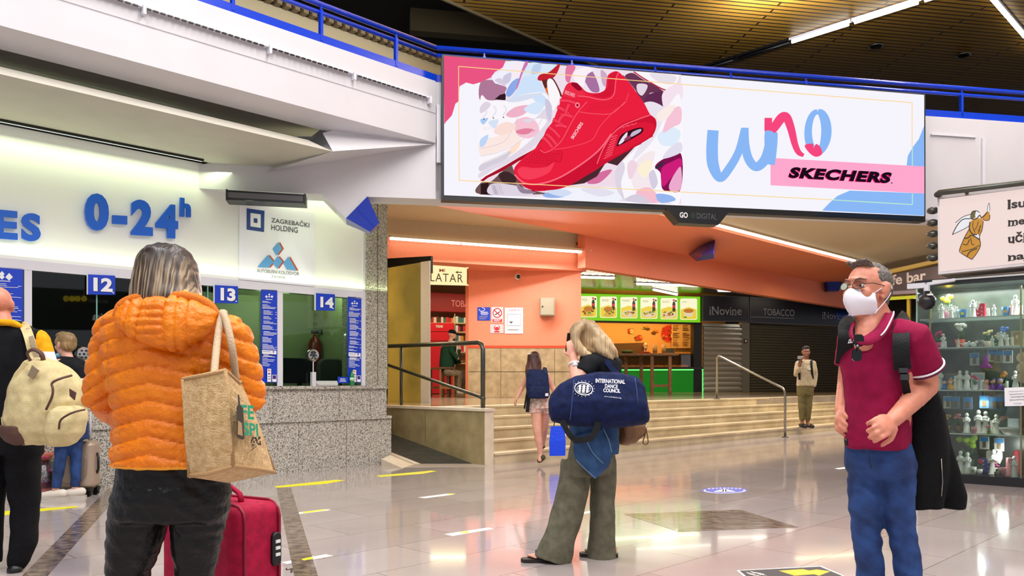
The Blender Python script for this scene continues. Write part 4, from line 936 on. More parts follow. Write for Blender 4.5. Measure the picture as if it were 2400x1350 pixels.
o, a = wall_sheet(WW, 1149, 760, 1180, 781, mat('print_pale_grey', (196, 196, 202), .5), 'small grey notice with red round face-mask sign')
a.disc(1164.5, 768, 7, 7, REDP); a.disc(1164.5, 766.5, 4.6, 4.8, WHITEP); a.poly([(1160.5, 766), (1168.5, 766), (1167, 771.5), (1162, 771.5)], REDP); a.rect(1158.5, 776, 1170.5, 779, REDP); a.build('print', o)
o, a = wall_sheet(WW, 1183, 721, 1226, 782, mat('paper_pale', (222, 214, 222), .6), 'large pale paper notice, rightmost on the orange wall, with printed heading')
a.textq('COVID-19', (1193, 729), (1217, 729), (1193, 725), mat('print_magenta', (150, 40, 90), .5))
for x0, y0, x1, y1 in ((1189, 736, 1221, 736.6), (1189, 763, 1221, 763.6), (1189, 736, 1189.6, 763), (1220.6, 736, 1221, 763)): a.rect(x0, y0, x1, y1, mat('print_grey', (130, 132, 140), .5))
a.poly([(1194, 754), (1196, 753), (1198, 755), (1200, 753), (1202, 754), (1198, 758)], BLK); a.rect(1190, 772, 1216, 773.2, mat('print_grey', (130, 132, 140), .5))
a.build('print', o)
# meter box, camera
c = WW.on(1283, 719, .16); t = thing('meter_box', WW.on(1283, 740, .0), 'grey steel meter box fixed on the orange wall', 'box'); s_ = WW.Y(1283) / F
m = MB(); m.box(c - WW.n * .05, (34 * s_, .24, 42 * s_), WW.d, WW.n); m.build('body', mat('box_grey', (150, 142, 122), .5), t)
m = MB(); m.box(c + WW.n * .075 - WW.d * .01, (30 * s_, .012, 38 * s_), WW.d, WW.n); o = m.build('door', mat('box_grey_door', (164, 156, 134), .5), t)
m = MB(); m.ball(c + WW.n * .085 - WW.d * .13, .02, 8, 6); m.build('lock', BLACK, o)
c = WW.on(1213, 648, .22); t = thing('surveillance_camera', WW.on(1213, 630, .1), 'small white ball camera on the orange wall under the bulkhead', 'camera')
m = MB(); m.tube([c + V((0, 0, .22)), c], .025, 8); m.build('arm', ORANGE, t); m = MB(); m.ball(c, .085); m.build('housing', mat('camera_white', (210, 200, 190), .4), t, True)
m = MB(); m.ball(c + V((.02, -.05, -.01)), .055); m.build('lens', BLACK, t, True)
# brass-toned glass leaf and its white post at the head of the ramp
b0 = at(990, 900, 15.5); WD = Wall((b0.x, b0.y), (-1, 1))
m = MB(); m.prism([WD.on(*p) for p in ((909, 628), (986, 615), (986, 952), (909, 952))], WD.n * -.03)
def door_mat():
    mm = mat('brass_glass', (214, 194, 104), .3, metal=.3, c2=(150, 142, 84), nscale=.9); return mm
struct('door_1', m, door_mat()); m = MB(); m.prism([WD.off(.06).on(*p) for p in ((986, 614), (1007, 611), (1007, 952), (986, 952))], WD.n * -.02); struct('door_1_frame', m, ALU)
m = MB(); m.prism([WD.off(-.3).on(*p) for p in ((905, 606), (1010, 600), (1010, 640), (905, 650))], WD.n * -.05); struct('trim_7', m, BLACK)
# lightbox with arrow
WL = Wall((0, 18.4), (1, .12)); t = thing('lightbox_sign', WL.on(1050, 665), 'glowing cream lightbox with black letters and arrow beside the orange wall', 'sign')
m = MB(); m.prism([WL.on(*p) for p in spline([(1000, 624), (1000, 621), (1003, 620.5), (1091, 627), (1094, 629), (1094, 664), (1092, 667), (1003, 663.5), (1000, 662)], 3)], WL.n * -.15); m.build('box', glow('lightbox_cream', (255, 240, 178), 1.0), t)
a = Art(WL, .003); BRN = mat('print_dark_brown', (58, 34, 16), .5); a.textq('LATAR', (1009, 659), (1085, 662), (1009, 640), BRN, .0, 1.15)
a.textq('M', (1029.5, 637), (1040, 637.5), (1029.5, 630), mat('print_brown_red', (140, 50, 30), .5), .03); a.textq('K', (1041, 637.5), (1045, 637.6), (1041, 630), mat('print_brown_red', (140, 50, 30), .5), .0); a.line((1070, 638), (1083, 638.5), 2.2, BRN); a.poly([(1067, 638), (1073, 635), (1073, 641.5)], BRN); a.build('lettering', t)
# kiosk shop with the red fascia, seen past the wall edge
WK = Wall((0, 27.0), (1, .1))
def k_(x, y, l=0): return WK.on(x, y, l)
SHELFW = mat('shop_back', (150, 120, 84), .7)
m = MB(); m.prism([k_(x, y, -.5) for x, y in ((930, 560), (1135, 560), (1135, 932), (930, 932))], WK.n * -.1); struct('wall_shop', m, SHELFW)
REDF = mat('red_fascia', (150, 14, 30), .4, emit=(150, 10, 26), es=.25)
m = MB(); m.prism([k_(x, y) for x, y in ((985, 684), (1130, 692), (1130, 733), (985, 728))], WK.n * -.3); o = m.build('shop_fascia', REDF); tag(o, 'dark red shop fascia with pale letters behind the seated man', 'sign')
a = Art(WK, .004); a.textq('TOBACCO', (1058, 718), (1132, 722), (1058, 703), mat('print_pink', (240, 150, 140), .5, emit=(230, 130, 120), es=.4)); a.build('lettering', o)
m = MB()
t = thing('shop_shelving', k_(1052, 925, -.2), 'bright shop shelving with packets under the red fascia', 'shelves')
for k, (y0, y1) in enumerate(((756, 759), (777, 780), (800, 803), (824, 827), (850, 853))):
    m = MB(); m.prism([k_(x, y, .05) for x, y in ((995, y0), (1128, y0), (1128, y1), (995, y1))], WK.n * -.5); m.build('shelf', mat('shelf_white', (226, 206, 170), .5), t)
for x in (1066,):
    m = MB(); m.prism([k_(x_, y, .06) for x_, y in ((x - 1, 735), (x + 1, 735), (x + 1, 915), (x - 1, 915))], WK.n * -.5); m.build('upright', mat('shelf_white', (226, 206, 170), .5), t)
rnd = random.Random(3); PK_ = [(214, 40, 50), (236, 226, 206), (60, 130, 120), (30, 30, 36), (226, 160, 60), (180, 40, 60), (240, 240, 236), (90, 60, 40)]
for row, (yb, hh, x0, x1) in enumerate(((756, 15, 1012, 1092), (777, 15, 1068, 1094), (800, 17, 1068, 1094), (824, 15, 1070, 1094), (756, 0, 0, 0))):
    x = x0
    while x < x1 - 3:
        w_ = rnd.uniform(3.2, 6.5); h_ = hh * rnd.uniform(.7, 1); c = PK_[rnd.randrange(len(PK_))]
        m = MB(); m.prism([k_(x, yb, .03), k_(x + w_, yb, .03), k_(x + w_, yb - h_, .03), k_(x, yb - h_, .03)], WK.n * -.1)
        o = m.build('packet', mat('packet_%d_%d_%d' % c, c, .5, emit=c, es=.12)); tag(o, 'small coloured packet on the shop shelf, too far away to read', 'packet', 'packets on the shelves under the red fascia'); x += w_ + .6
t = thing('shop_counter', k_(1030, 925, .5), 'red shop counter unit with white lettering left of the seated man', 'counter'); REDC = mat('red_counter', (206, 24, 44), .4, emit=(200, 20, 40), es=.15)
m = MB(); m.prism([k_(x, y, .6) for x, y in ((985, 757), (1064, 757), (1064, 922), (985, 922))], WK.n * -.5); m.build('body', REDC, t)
for y in (776, 798): m = MB(); m.prism([k_(x, yy, .61) for x, yy in ((986, y), (1064, y), (1064, y + 1.2), (986, y + 1.2))], WK.n * -.02); m.build('drawer_gap', mat('counter_gap', (120, 10, 26), .5), t)
a = Art(WK, .615); a.textq('TISAK', (1021, 768), (1039, 768), (1021, 762), WHITEP, .03); a.build('lettering', t)
area('shop_light', V((-2.0, 25.0, 4.2)), 1, 70, WARM, (0, 0, 0), (3, .5))
# pallet-wood tables round the seated man
m = MB()
t = thing('bar_table', at(1078, 925, 21.2), 'dark wooden high table in front of the seated man', 'table')
Z = V((0, 0, 1)); c = at(1082, 900, 21.3); c.z = HP
m.box(c + Z * 1.12, (.8, .6, .05)); m.build('table_top', WOODD, t)
for dx, dy in ((-.34, -.24), (.34, -.24), (-.34, .24), (.34, .24)):
    m = MB(); m.box(c + V((dx, dy, .55)), (.07, .07, 1.1)); m.build('leg', WOODD, t)
m = MB(); m.box(c + V((0, -.24, .25)), (.62, .03, .09)); m.build('stretcher', WOODD, t)
t = thing('bar_stool', at(1050, 925, 21.2), 'dark wooden bar stool under the seated man', 'stool'); c2 = at(1049, 900, 21.1); c2.z = HP
m = MB(); m.box(c2 + Z * .76, (.42, .4, .05)); m.build('seat', WOODD, t)
for dx, dy in ((-.17, -.16), (.17, -.16), (-.17, .16), (.17, .16)):
    m = MB(); m.box(c2 + V((dx, dy, .365)), (.05, .05, .73)); m.build('leg', WOODM, t)
m = MB(); m.box(c2 + V((0, -.16, .25)), (.3, .03, .06)); m.build('stretcher', WOODM, t)
t = thing('bar_stool', at(1020, 925, 21.9), 'empty wooden bar stool left of the seated man', 'stool'); c3 = at(1024, 900, 22.0); c3.z = HP
m = MB(); m.box(c3 + Z * .76, (.42, .4, .05)); m.build('seat', WOODM, t)
for dx, dy in ((-.17, -.16), (.17, -.16), (-.17, .16), (.17, .16)):
    m = MB(); m.box(c3 + V((dx, dy, .365)), (.05, .05, .73)); m.build('leg', WOODM, t)
m = MB(); m.box(c3 + V((0, -.16, .25)), (.3, .03, .06)); m.build('stretcher', WOODM, t)

# ---- food stall
p0 = at(1500, 895, 31.0); WM_ = Wall((p0.x, p0.y), (1, .3)); q_ = V((-WM_.n.x, -WM_.n.y, 0))
GRNB = glow('menu_green', (124, 206, 16), .95); CARD = glow('menu_card', (250, 244, 206), 1.0); CARDY = glow('menu_yellow', (244, 214, 60), .9)
t = thing('menu_lightbox', WM_.on(1500, 756), 'long glowing green menu board with six food pictures over the food stall', 'sign')
m = MB(); m.prism([WM_.on(*p) for p in ((1330, 687), (1641, 695.5), (1641, 756.5), (1330, 749.5))], WM_.n * -.25); m.build('box', GRNB, t)
a = Art(WM_, .004, .003); rr = random.Random(5)
FD = [glow('food_%d' % k, c, .85) for k, c in enumerate(((206, 120, 40), (180, 60, 30), (226, 180, 80), (120, 60, 20), (90, 150, 30), (240, 220, 180)))]
DKG = glow('menu_dark', (60, 40, 30), .8); MRD = glow('menu_red', (214, 40, 50), .9); MBR = glow('menu_lettering', (170, 140, 80), .8)
names = ['PIZZA', 'BURGER', 'POMFRIT', 'VEGAN', 'SALATA', 'JUHA']
for k, x0 in enumerate((1359, 1406, 1454, 1501, 1548, 1594)):
    y0 = 694 + (x0 - 1365) * .024; w_, h_ = 40, 50
    r = 4; cs = []
    for cx_, cy_, a0 in ((x0 + w_ - r, y0 + h_ - r, 0), (x0 + r, y0 + h_ - r, 90), (x0 + r, y0 + r, 180), (x0 + w_ - r, y0 + r, 270)):
        for j in range(4): t_ = math.radians(a0 + j * 30); cs.append((cx_ + r * math.cos(t_), cy_ + r * math.sin(t_)))
    a.poly(cs, CARD); a.poly([(x0 + 1.5, y0 + 26), (x0 + 20, y0 + 20), (x0 + w_ - 1.5, y0 + 26), (x0 + w_ - 1.5, y0 + h_ - 4), (x0 + w_ - 5, y0 + h_ - 1.5), (x0 + 5, y0 + h_ - 1.5), (x0 + 1.5, y0 + h_ - 4)], CARDY)
    a.textq(names[k], (x0 + 5, y0 + 11), (x0 + 5 + 2.6 * len(names[k]), y0 + 11.4), (x0 + 5, y0 + 6), MBR)
    if k < 5:
        a.poly([(x0 + 28, y0 + 14), (x0 + 30, y0 + 8), (x0 + 33, y0 + 8), (x0 + 35, y0 + 14), (x0 + 35, y0 + 32), (x0 + 28, y0 + 32)], DKG); a.rect(x0 + 28, y0 + 17, x0 + 35, y0 + 23, MRD); a.rect(x0 + 29, y0 + 3, x0 + 33, y0 + 7, MRD); a.disc(x0 + 36, y0 + 7, 2.4, 2.4, DKG, 8)
    cx_, cy_ = x0 + 20, y0 + 37
    if k in (3, 4, 2): a.disc(cx_, cy_ + 2, 16, 8, FD[5])
    if k == 5: a.poly([(cx_ - 13, cy_ - 8), (cx_ + 13, cy_ - 8), (cx_ + 8, cy_ + 6), (cx_ - 8, cy_ + 6)], FD[5]); a.disc(cx_, cy_ - 8, 12, 5, FD[0]); a.disc(cx_ - 8, cy_ + 7, 4, 2, FD[4], 8)
    else:
        if k < 2: a.disc(cx_, cy_ - 7, 11, 6, FD[0]); a.disc(cx_, cy_ + 6, 12, 4, FD[2])
        for j in range(13): a.disc(cx_ + rr.uniform(-12, 12), cy_ + rr.uniform(-4, 4), rr.uniform(1.5, 4), rr.uniform(1.2, 2.6), FD[rr.randrange(5)], 8)
a.build('pictures', t)
# opening, back wall, counter
STBK = mat('stall_back_wall', (236, 176, 110), .6)
WSB = WM_.off(-2.6)
m = MB(); m.prism([WSB.on(x, y) for x, y in ((1310, 680), (1700, 680), (1700, 925), (1310, 925))], WM_.n * -.1); struct('wall_stall', m, STBK)
m = MB(); m.prism([WM_.on(x, y, .02) for x, y in ((1626, 757), (1645, 757), (1645, 922), (1626, 922))], WM_.n * -.25); m.use(BLACK); m.prism([WM_.on(x, y, .02) for x, y in ((1330, 750), (1645, 756), (1645, 760), (1330, 754))], WM_.n * -.3); struct('pillar_stall', m, mat('stall_post', (44, 42, 40), .4))
mural = thing('stall_mural', WSB.on(1540, 820), 'food pictures and price list on the back wall of the stall', 'mural'); SAUS = [mat('picture_%d' % k, c, .6) for k, c in enumerate(((190, 70, 40), (226, 140, 60), (214, 52, 44), (110, 60, 30), (96, 130, 40), (230, 200, 140)))]
for cx_, cy_, r in ((1476, 777, 10), (1513, 768, 9), (1536, 777, 9), (1499, 792, 10)):
    a = Art(WSB, .01, .004)
    for j in range(9): a.disc(cx_ + rr.uniform(-r, r) * .7, cy_ + rr.uniform(-r, r) * .5, rr.uniform(.25, .6) * r, rr.uniform(.2, .4) * r, SAUS[rr.randrange(6)], 9)
    a.build('snack_picture', mural)
a = Art(WSB, .01, .004); a.disc(1568, 782, 20, 21, SAUS[1]); a.disc(1568, 782, 18, 19, SAUS[2])
for j in range(22): a.disc(1568 + rr.uniform(-13, 13), 782 + rr.uniform(-14, 14), rr.uniform(1.5, 4), rr.uniform(1.5, 3.5), SAUS[rr.choice((0, 1, 2, 5))], 8)
a.build('pizza_picture', mural); a = Art(WSB, .12, .004)
a.rect(1574, 757, 1622, 816, mat('stall_price_board', (240, 196, 132), .6))
for k in range(14):
    if k % 5 == 4: continue
    a.rect(1577, 762 + 3.6 * k, 1577 + rr.uniform(10, 17), 763.4 + 3.6 * k, SAUS[3]); a.rect(1600, 762 + 3.6 * k, 1600 + rr.uniform(10, 17), 763.4 + 3.6 * k, SAUS[3])
a.build('price_list', mural)
WCN = WM_.off(.0); GRC = glow('counter_green', (0, 128, 20), .5, (0, 90, 16)); GRL = glow('counter_green_edge', (110, 255, 120), 1.4)
t = thing('stall_counter', WCN.on(1550, 918), 'food stall counter with glowing green front', 'counter')
m = MB(); m.prism([WCN.on(x, y) for x, y in ((1330, 866), (1648, 865), (1648, 920), (1330, 921))], WM_.n * -.9); m.build('front', GRC, t)
m = MB(); m.prism([WCN.on(x, y, .012) for x, y in ((1330, 866), (1648, 865), (1648, 868), (1330, 869))], WM_.n * -.01); m.build('light_strip', GRL, t)
m = MB(); m.prism([WCN.on(x, y, .012) for x, y in ((1646, 868), (1648, 868), (1648, 920), (1646, 920))], WM_.n * -.01); m.build('light_edge', GRL, t)
m = MB(); m.prism([WCN.on(x, y, .06) for x, y in ((1330, 861), (1648, 860), (1648, 865), (1330, 866))], WM_.n * -1.0); m.build('counter_top', mat('counter_dark', (46, 34, 26), .3), t)
t = thing('display_case', WCN.on(1550, 862, -.2), 'glass display case with lit food trays on the green counter', 'display case')
m = MB(); m.prism([WCN.on(x, y, -.1) for x, y in ((1440, 828), (1628, 829), (1628, 832), (1440, 831))], WM_.n * -.8); m.build('case_top', mat('case_brown', (70, 48, 28), .4), t)
m = MB(); m.prism([WCN.on(x, y, -.1) for x, y in ((1440, 832), (1628, 832), (1628, 860), (1440, 860))], WM_.n * -.012); m.build('front_pane', glass('case_glass', (240, 235, 220), .08), t)
m = MB(); m.prism([WCN.on(x, y, -.8) for x, y in ((1440, 832), (1628, 832), (1628, 860), (1440, 860))], WM_.n * -.02); m.build('back_panel', mat('case_back', (120, 84, 40), .6), t)
for k in range(6):
    x = 1448 + 28 * k; m = MB(); m.prism([WCN.on(xx, yy, -.2) for xx, yy in ((x, 856), (x + 25, 856), (x + 25, 860), (x, 860))], WM_.n * -.5); tr = m.build('tray', mat('tray_food', (234, 170, 90), .6, noise_amt=.5, nscale=9, emit=(220, 140, 60), es=.2), t)
    for j in range(4): mm = MB(); mm.ball(WCN.on(x + 4 + 6 * j, 855, -.3), (.06, .06, .035), 8, 6); mm.build('pastry', SAUS[(k + j) % 3], tr, True)
for k, (x, y, r) in enumerate(((1470, 826, 0), (1535, 826, 1), (1556, 826, 1), (1570, 824, 2))):
    p = WCN.on(x, 829, -.4)
    if r == 0: m = MB(); m.lathe([(.0, 0), (.2, .02), (.25, .12), (.22, .13), (.0, .06)], p, 16); o = m.build('salad_bowl', mat('bowl_green', (90, 100, 40), .5), None, True); tag(o, 'dark bowl of greens on top of the display case', 'bowl')
    elif r == 1: m = MB(); m.lathe([(.0, 0), (.09, 0), (.09, .32), (.0, .32)], p + V((0, 0, .03)), 14); o = m.build('canister', mat('canister_%d' % k, (216, 150, 90), .4), None, True); tag(o, ('pale canister beside the stall worker', 'pale canister farther from the stall worker')[k - 1], 'canister')
    else: m = MB(); m.prism([p + V((-.2, 0, .03)), p + V((.2, 0, .03)), p + V((.16, .15, .22)), p + V((-.12, .15, .22))], (0, .04, 0)); o = m.build('card_terminal', BLACK); tag(o, 'black till screen on the display case near the price list', 'till')
m = MB(); m.prism([WCN.on(x, y, -1.5) for x, y in ((1440, 805), (1512, 803), (1512, 858), (1440, 858))], WM_.n * -.5); o = m.build('kitchen_unit', mat('kitchen_steel', (150, 110, 66), .35, metal=.5)); tag(o, 'steel kitchen unit at the back of the stall, left of the worker', 'kitchen unit')
area('stall_light', WM_.h(1510, 4.2, -1.2), 1, 150, rgb(255, 190, 110), (0, 0, .29), (4.5, .4)); area('stall_front', WM_.h(1510, 4.5, 1.2), 1, 60, GRN, (0, 0, .29), (4.5, .4))
# high wooden tables before the stall
for c, lb in ((at(1549, 924, 26.0), 'long wooden high table in front of the green stall counter'),):
    c.z = HP; t = thing('bar_table', c, lb, 'table'); m = MB(); m.box(c + Z * 1.28 - V((.45, -.2, 0)), (2.0, .7, .06)); m.build('table_top', WOODM, t)
    for px, dy in ((1528, 0), (1570, 0), (1503, .6), (1467, .6)):
        q = at(px, 924, 26.0 + dy); m = MB(); m.box(V((q.x, q.y, HP + .625)), (.1, .09, 1.25)); m.build('leg', WOODM, t)
    q, r_ = at(1528, 904, 26), at(1570, 904, 26); m = MB(); m.box((q + r_) / 2, (.56, .05, .08)); m.build('stretcher', WOODM, t)
    q, r_ = at(1467, 904, 26.6), at(1503, 904, 26.6); m = MB(); m.box((q + r_) / 2, (.5, .05, .08)); m.build('stretcher', WOODM, t)
# ---- shuttered shops
p0 = WM_.on(1645, 895); WS2 = Wall((p0.x, p0.y), (1, .46))
def shutter(w, x0, x1, y0, y1, m_, label, pitch=.11):
    a_, b_ = w.h(x0, 0), w.h(x1, 0); z1_ = (w.on(x0, y0)).z; n_ = int((z1_ - HP) / pitch); mm = MB(); mm.use(m_); rings = []
    for k in range(n_ * 4 + 1):
        z = HP + k * pitch / 4; o_ = (.0, .035, .05, .035)[k % 4]; rings.append((z, o_))
    prof = [V((0, 0, z)) + w.n * o_ for z, o_ in rings] + [V((0, 0, z1_)) - w.n * .03, V((0, 0, HP)) - w.n * .03]
    mm.prism([a_ + p for p in prof], b_ - a_); o = mm.build('roller_shutter', None, None); tag(o, label, 'shutter'); return o
shutter(WS2, 1648, 1739, 757, 917, mat('shutter_bright', (206, 206, 200), .3, metal=.85), 'narrow bright silver roller shutter between food stall and tobacco shop', .2)
shutter(WS2, 1757, 2060, 762, 917, mat('shutter_dark', (96, 92, 76), .5, metal=.3), 'wide dull brown roller shutter behind the young man on the steps')
m = MB(); m.prism([WS2.on(x, y, .05) for x, y in ((1739, 755), (1757, 756), (1757, 918), (1739, 918))], WS2.n * -.2); struct('pillar_shop', m, mat('shop_post', (120, 114, 98), .5))
m = MB(); m.box(WS2.on(1748, 799, .09), (.13, .06, .16), WS2.d, WS2.n); o = m.build('alarm_button', mat('alarm_dark', (80, 40, 36), .5)); tag(o, 'small alarm box on the post between the shutters', 'alarm box')
m = MB(); m.box(WS2.on(1748, 799, .125), (.07, .01, .08), WS2.d, WS2.n); m.build('button', WHITEP, o)
FSC = mat('fascia_navy', (17, 20, 30), .35); LGR = mat('fascia_line', (120, 120, 124), .5); TXG = mat('fascia_letters', (172, 172, 176), .5)
t = thing('shop_sign', WS2.on(1700, 755), 'square dark fascia with grey serif name over the bright shutter', 'sign')
m = MB(); m.prism([WS2.on(x, y, .1) for x, y in ((1647, 692), (1755, 696), (1755, 753.5), (1647, 752.5))], WS2.n * -.15); m.build('board', FSC, t)
def serif(a, body, bl, br, tl, m_):
    a.textq(body, bl, br, tl, m_, .0)
a = Art(WS2, .103, .002)
for p in (((1647, 692), (1755, 696)), ((1755, 696), (1755, 753.5)), ((1755, 753.5), (1647, 752.5)), ((1647, 752.5), (1647, 692))): a.line(*p, 1.1, LGR)
a.textq('iNovine', (1663, 737.5), (1738, 738.5), (1663, 718), TXG, .0)
for x, y, w_ in ((1663, 737.5, 4), (1670, 737.5, 5), (1669, 719.5, 5), (1712, 737.8, 4), (1717, 738, 4), (1722, 738.2, 4)): a.rect(x - .5, y - .8, x + w_, y + .4, TXG)
a.build('lettering', t)
t = thing('shop_sign', WS2.on(1880, 760), 'wide dark fascia reading TOBACCO over the brown shutter', 'sign')
m = MB(); m.prism([WS2.on(x, y, .1) for x, y in ((1758, 696), (2010, 711), (2010, 766), (1758, 755.5))], WS2.n * -.15); m.build('board', FSC, t)
a = Art(WS2, .103, .002)
for p in (((1758, 696), (2010, 711)), ((2010, 766), (1758, 755.5)), ((1758, 755.5), (1758, 696))): a.line(*p, 1.1, LGR)
a.textq('TOBACCO', (1789, 738.5), (1862, 741.5), (1789, 723), TXG, .0); a.line((1760, 742.5), (1862, 746.5), 1, TXG); a.textq('iNovine', (1927, 746.5), (1981, 749.5), (1927, 731), TXG, .0)
for x, y, w_ in ((1927, 746.8, 3), (1932, 747, 4), (1931, 732.5, 4), (1962, 748.5, 3), (1967, 749, 3)): a.rect(x - .5, y - .8, x + w_, y + .4, TXG)
a.build('lettering', t)
# mirror-like slatted ceiling above the shops
def metal_ceiling():
    m_ = mat('metal_ceiling', (206, 200, 176), .16, metal=.95); nt = m_.node_tree; b = nt.nodes['Principled BSDF']
    tc = nt.nodes.new('ShaderNodeTexCoord'); w_ = nt.nodes.new('ShaderNodeTexWave'); bp = nt.nodes.new('ShaderNodeBump'); w_.inputs['Scale'].default_value = 2.2; w_.bands_direction = 'DIAGONAL'; bp.inputs['Strength'].default_value = .35; bp.inputs['Distance'].default_value = .03
    nt.links.new(tc.outputs['Object'], w_.inputs[0]); nt.links.new(w_.outputs['Fac'], bp.inputs['Height']); nt.links.new(bp.outputs[0], b.inputs['Normal']); return m_
m = MB(); zc = 4.66; a_ = WA.h(1372, zc) + q1 * .3; b_ = WA.h(2120, zc) + q1 * .3
m.prism([a_, b_, V((40, 48, zc)), V((2.2, 48, zc)), V((2.2, 21.5, zc))], (0, 0, .06)); struct('ceiling_shops', m, metal_ceiling())
def strip(px, py, ln, ang, label):
    p = at(px, py, 3.43 * F / (HY - py)); dr = V((math.cos(ang), math.sin(ang), 0)); t = thing('tube_lamp', p, label, 'lamp')
    m = MB(); m.box(p + Z * .015, (ln, .12, .03), dr, V((-dr.y, dr.x, 0))); m.build('housing', FR, t); m = MB(); m.tube([p - dr * ln * .47 - Z * .03, p + dr * ln * .47 - Z * .03], .04, 8); m.build('tube', TUBE, t, True)
strip(1580, 666, 3.0, .25, 'white tube lamp on the mirrored ceiling above the menu board'); strip(1560, 683, 2.2, .95, 'slanting white tube lamp just above the menu board'); strip(1388, 648, 1.6, .2, 'white tube lamp at the left end of the mirrored ceiling')
strip(1740, 680, 2.0, .1, 'white tube lamp above the square dark fascia'); strip(1800, 678, 1.2, .1, 'short white tube lamp above the wide dark fascia')
strip(1930, 690, 3.2, .1, 'white tube lamp below the far blue lamp cover')
area('shop_row', V((12, 27, 4.5)), 1, 60, WARM, (0, 0, .3), (6, .3))
# ---- cafe at the right end
p0 = at(2050, 895, 22.6); WC2 = Wall((p0.x, p0.y), (-.25, .97))
BRK = mat('cafe_brown', (66, 52, 50), .5)
def cq(x, y, l=0): return WC2.on(x, y, l)
m = MB(); m.prism([cq(x, y) for x, y in ((2030, 655), (2420, 582), (2420, 655), (2030, 690))], WC2.n * -.2)
o = m.build('cafe_fascia', BRK); tag(o, 'brown fascia with pale letters of the cafe behind the man in the mask', 'sign'); a = Art(WC2, .004, .002)
a.textq('kaffe bar', (2052, 675), (2170, 657), (2052, 650), mat('cafe_letters', (196, 180, 170), .5), .025); a.rect(2030, 686, 2420, 694, mat('cafe_pale_strip', (130, 116, 122), .5), -22)
a.build('lettering', o)
m = MB(); m.prism([cq(x, y, .1) for x, y in ((2040, 642), (2196, 607), (2196, 615), (2040, 650))], WC2.n * -.1); o = m.build('cafe_light_strip', glow('cafe_amber', (200, 150, 50), .7)); tag(o, 'amber light strip above the cafe fascia', 'lamp')
m = MB(); m.prism([cq(x, y, .03) for x, y in ((2040, 699), (2420, 674), (2420, 682), (2040, 706))], WC2.n * -.05); o = m.build('cafe_light_strip', glow('cafe_lime', (214, 206, 20), .8)); tag(o, 'yellow light strip under the cafe fascia', 'lamp')
CAFE = mat('cafe_wall', (96, 74, 34), .5); m = MB(); m.prism([cq(x, y, -2.2) for x, y in ((2000, 640), (2600, 560), (2600, 930), (2000, 930))], WC2.n * -.1); struct('wall_cafe', m, CAFE)
m = MB(); m.prism([cq(x, y) for x, y in ((2125, 700), (2131, 699.5), (2131, 930), (2125, 930))], WC2.n * -.08); m.prism([cq(x, y) for x, y in ((2070, 702), (2076, 702), (2076, 930), (2070, 930))], WC2.n * -.08); struct('window_8_frame', m, mat('cafe_brass', (170, 140, 40), .4))
m = MB(); m.prism([cq(x, y, -.03) for x, y in ((2030, 704), (2420, 690), (2420, 930), (2030, 930))], WC2.n * -.01); struct('window_8', m, glass('cafe_glass', (220, 220, 190), .12))
m = MB(); m.prism([cq(x, y, -1.5) for x, y in ((2136, 723), (2170, 723), (2170, 753), (2136, 753))], WC2.n * -.06); o = m.build('red_screen', glow('cafe_red', (226, 60, 60), .8)); tag(o, 'glowing red panel inside the cafe, left of the glass showcase', 'panel')
m = MB(); m.prism([WS2.off(.5).on(*p) for p in ((1994, 730), (2012, 731), (2012, 748), (1994, 747))], WS2.n * -.1); o = m.build('blue_sign', glow('cafe_blue', (30, 110, 240), .9)); tag(o, 'small glowing blue sign beside the masked man’s chin', 'sign')
def cbar(px, py, ln, ang, label):
    p = cq(px, py, -1.0); dr = V((math.cos(ang), math.sin(ang), 0)); t = thing('tube_lamp', p, label, 'lamp', 'slim white lamps inside the cafe')
    m = MB(); m.tube([p - dr * ln / 2, p + dr * ln / 2], .03, 8); m.build('tube', TUBE, t, True); m = MB(); m.tube([p + Z * .03, p + Z * 1.0], .008, 6); m.build('cord', BLACK, t)
for k, (px, py, ln) in enumerate(((2144, 701, .5), (2100, 728, 1.4), (2120, 739, 1.2), (2135, 748, 1.0))): cbar(px, py, ln, (.1, .3, .35, .3)[k], 'slim white lamp glowing inside the cafe behind the man’s shoulder')
area('cafe_light', V((13.5, 21.5, 3.9)), 1, 40, WARM, (0, 0, 0), (2, 2))
# closing walls of the concourse
m = MB(); m.prism([V((-16, 44, .0)), V((40, 44, 0)), V((40, 44.2, 0)), V((-16, 44.2, 0))], (0, 0, 5)); struct('wall_back', m, mat('far_wall', (130, 110, 78), .8))
m = MB(); a_ = WP.h(905, 0) + q1 * 3.9; m.prism([a_ + d1 * .2, a_ + d1 * .0 + q1 * 12, a_ + q1 * 12 - d1 * .2, a_ - d1 * .2], (0, 0, 5)); struct('wall_side', m, mat('far_wall', (130, 110, 78), .8))
# ================================================================ GLASS SHOWCASE WITH DEVOTIONAL FIGURES
WKI = Wall((5.26, 9.7), (.752, -.659)); ke, kn = WKI.d, WKI.n
if ke.x < 0: ke = -ke
kb = -kn                                                            # into the case
KC = WKI.h(2149, 0); KR = KC + ke * 4.2; KDP = .62
BLKM = mat('case_black', (26, 27, 30), .35); SHGL = mat('shelf_glass', (196, 214, 206), .08, spec=.8, alpha=.55); SHED = mat('shelf_edge', (226, 232, 228), .25)
KG = glass('case_pane', (240, 247, 242), .05)
kios = thing('glass_showcase', KC + ke * 1 + kb * .3, 'tall glass showcase on a black base, filled with white figurines', 'showcase')
def kp(u, dp, z): return KC + ke * u + kb * dp + V((0, 0, z))
def kbox(mb, u0, u1, d0, d1_, z0, z1): mb.prism([kp(u0, d0, z0), kp(u1, d0, z0), kp(u1, d1_, z0), kp(u0, d1_, z0)], (0, 0, z1 - z0)); return mb
kbox(MB(), -.03, 4.2, -.03, KDP + .03, 0, .1).build('base', BLKM, kios)
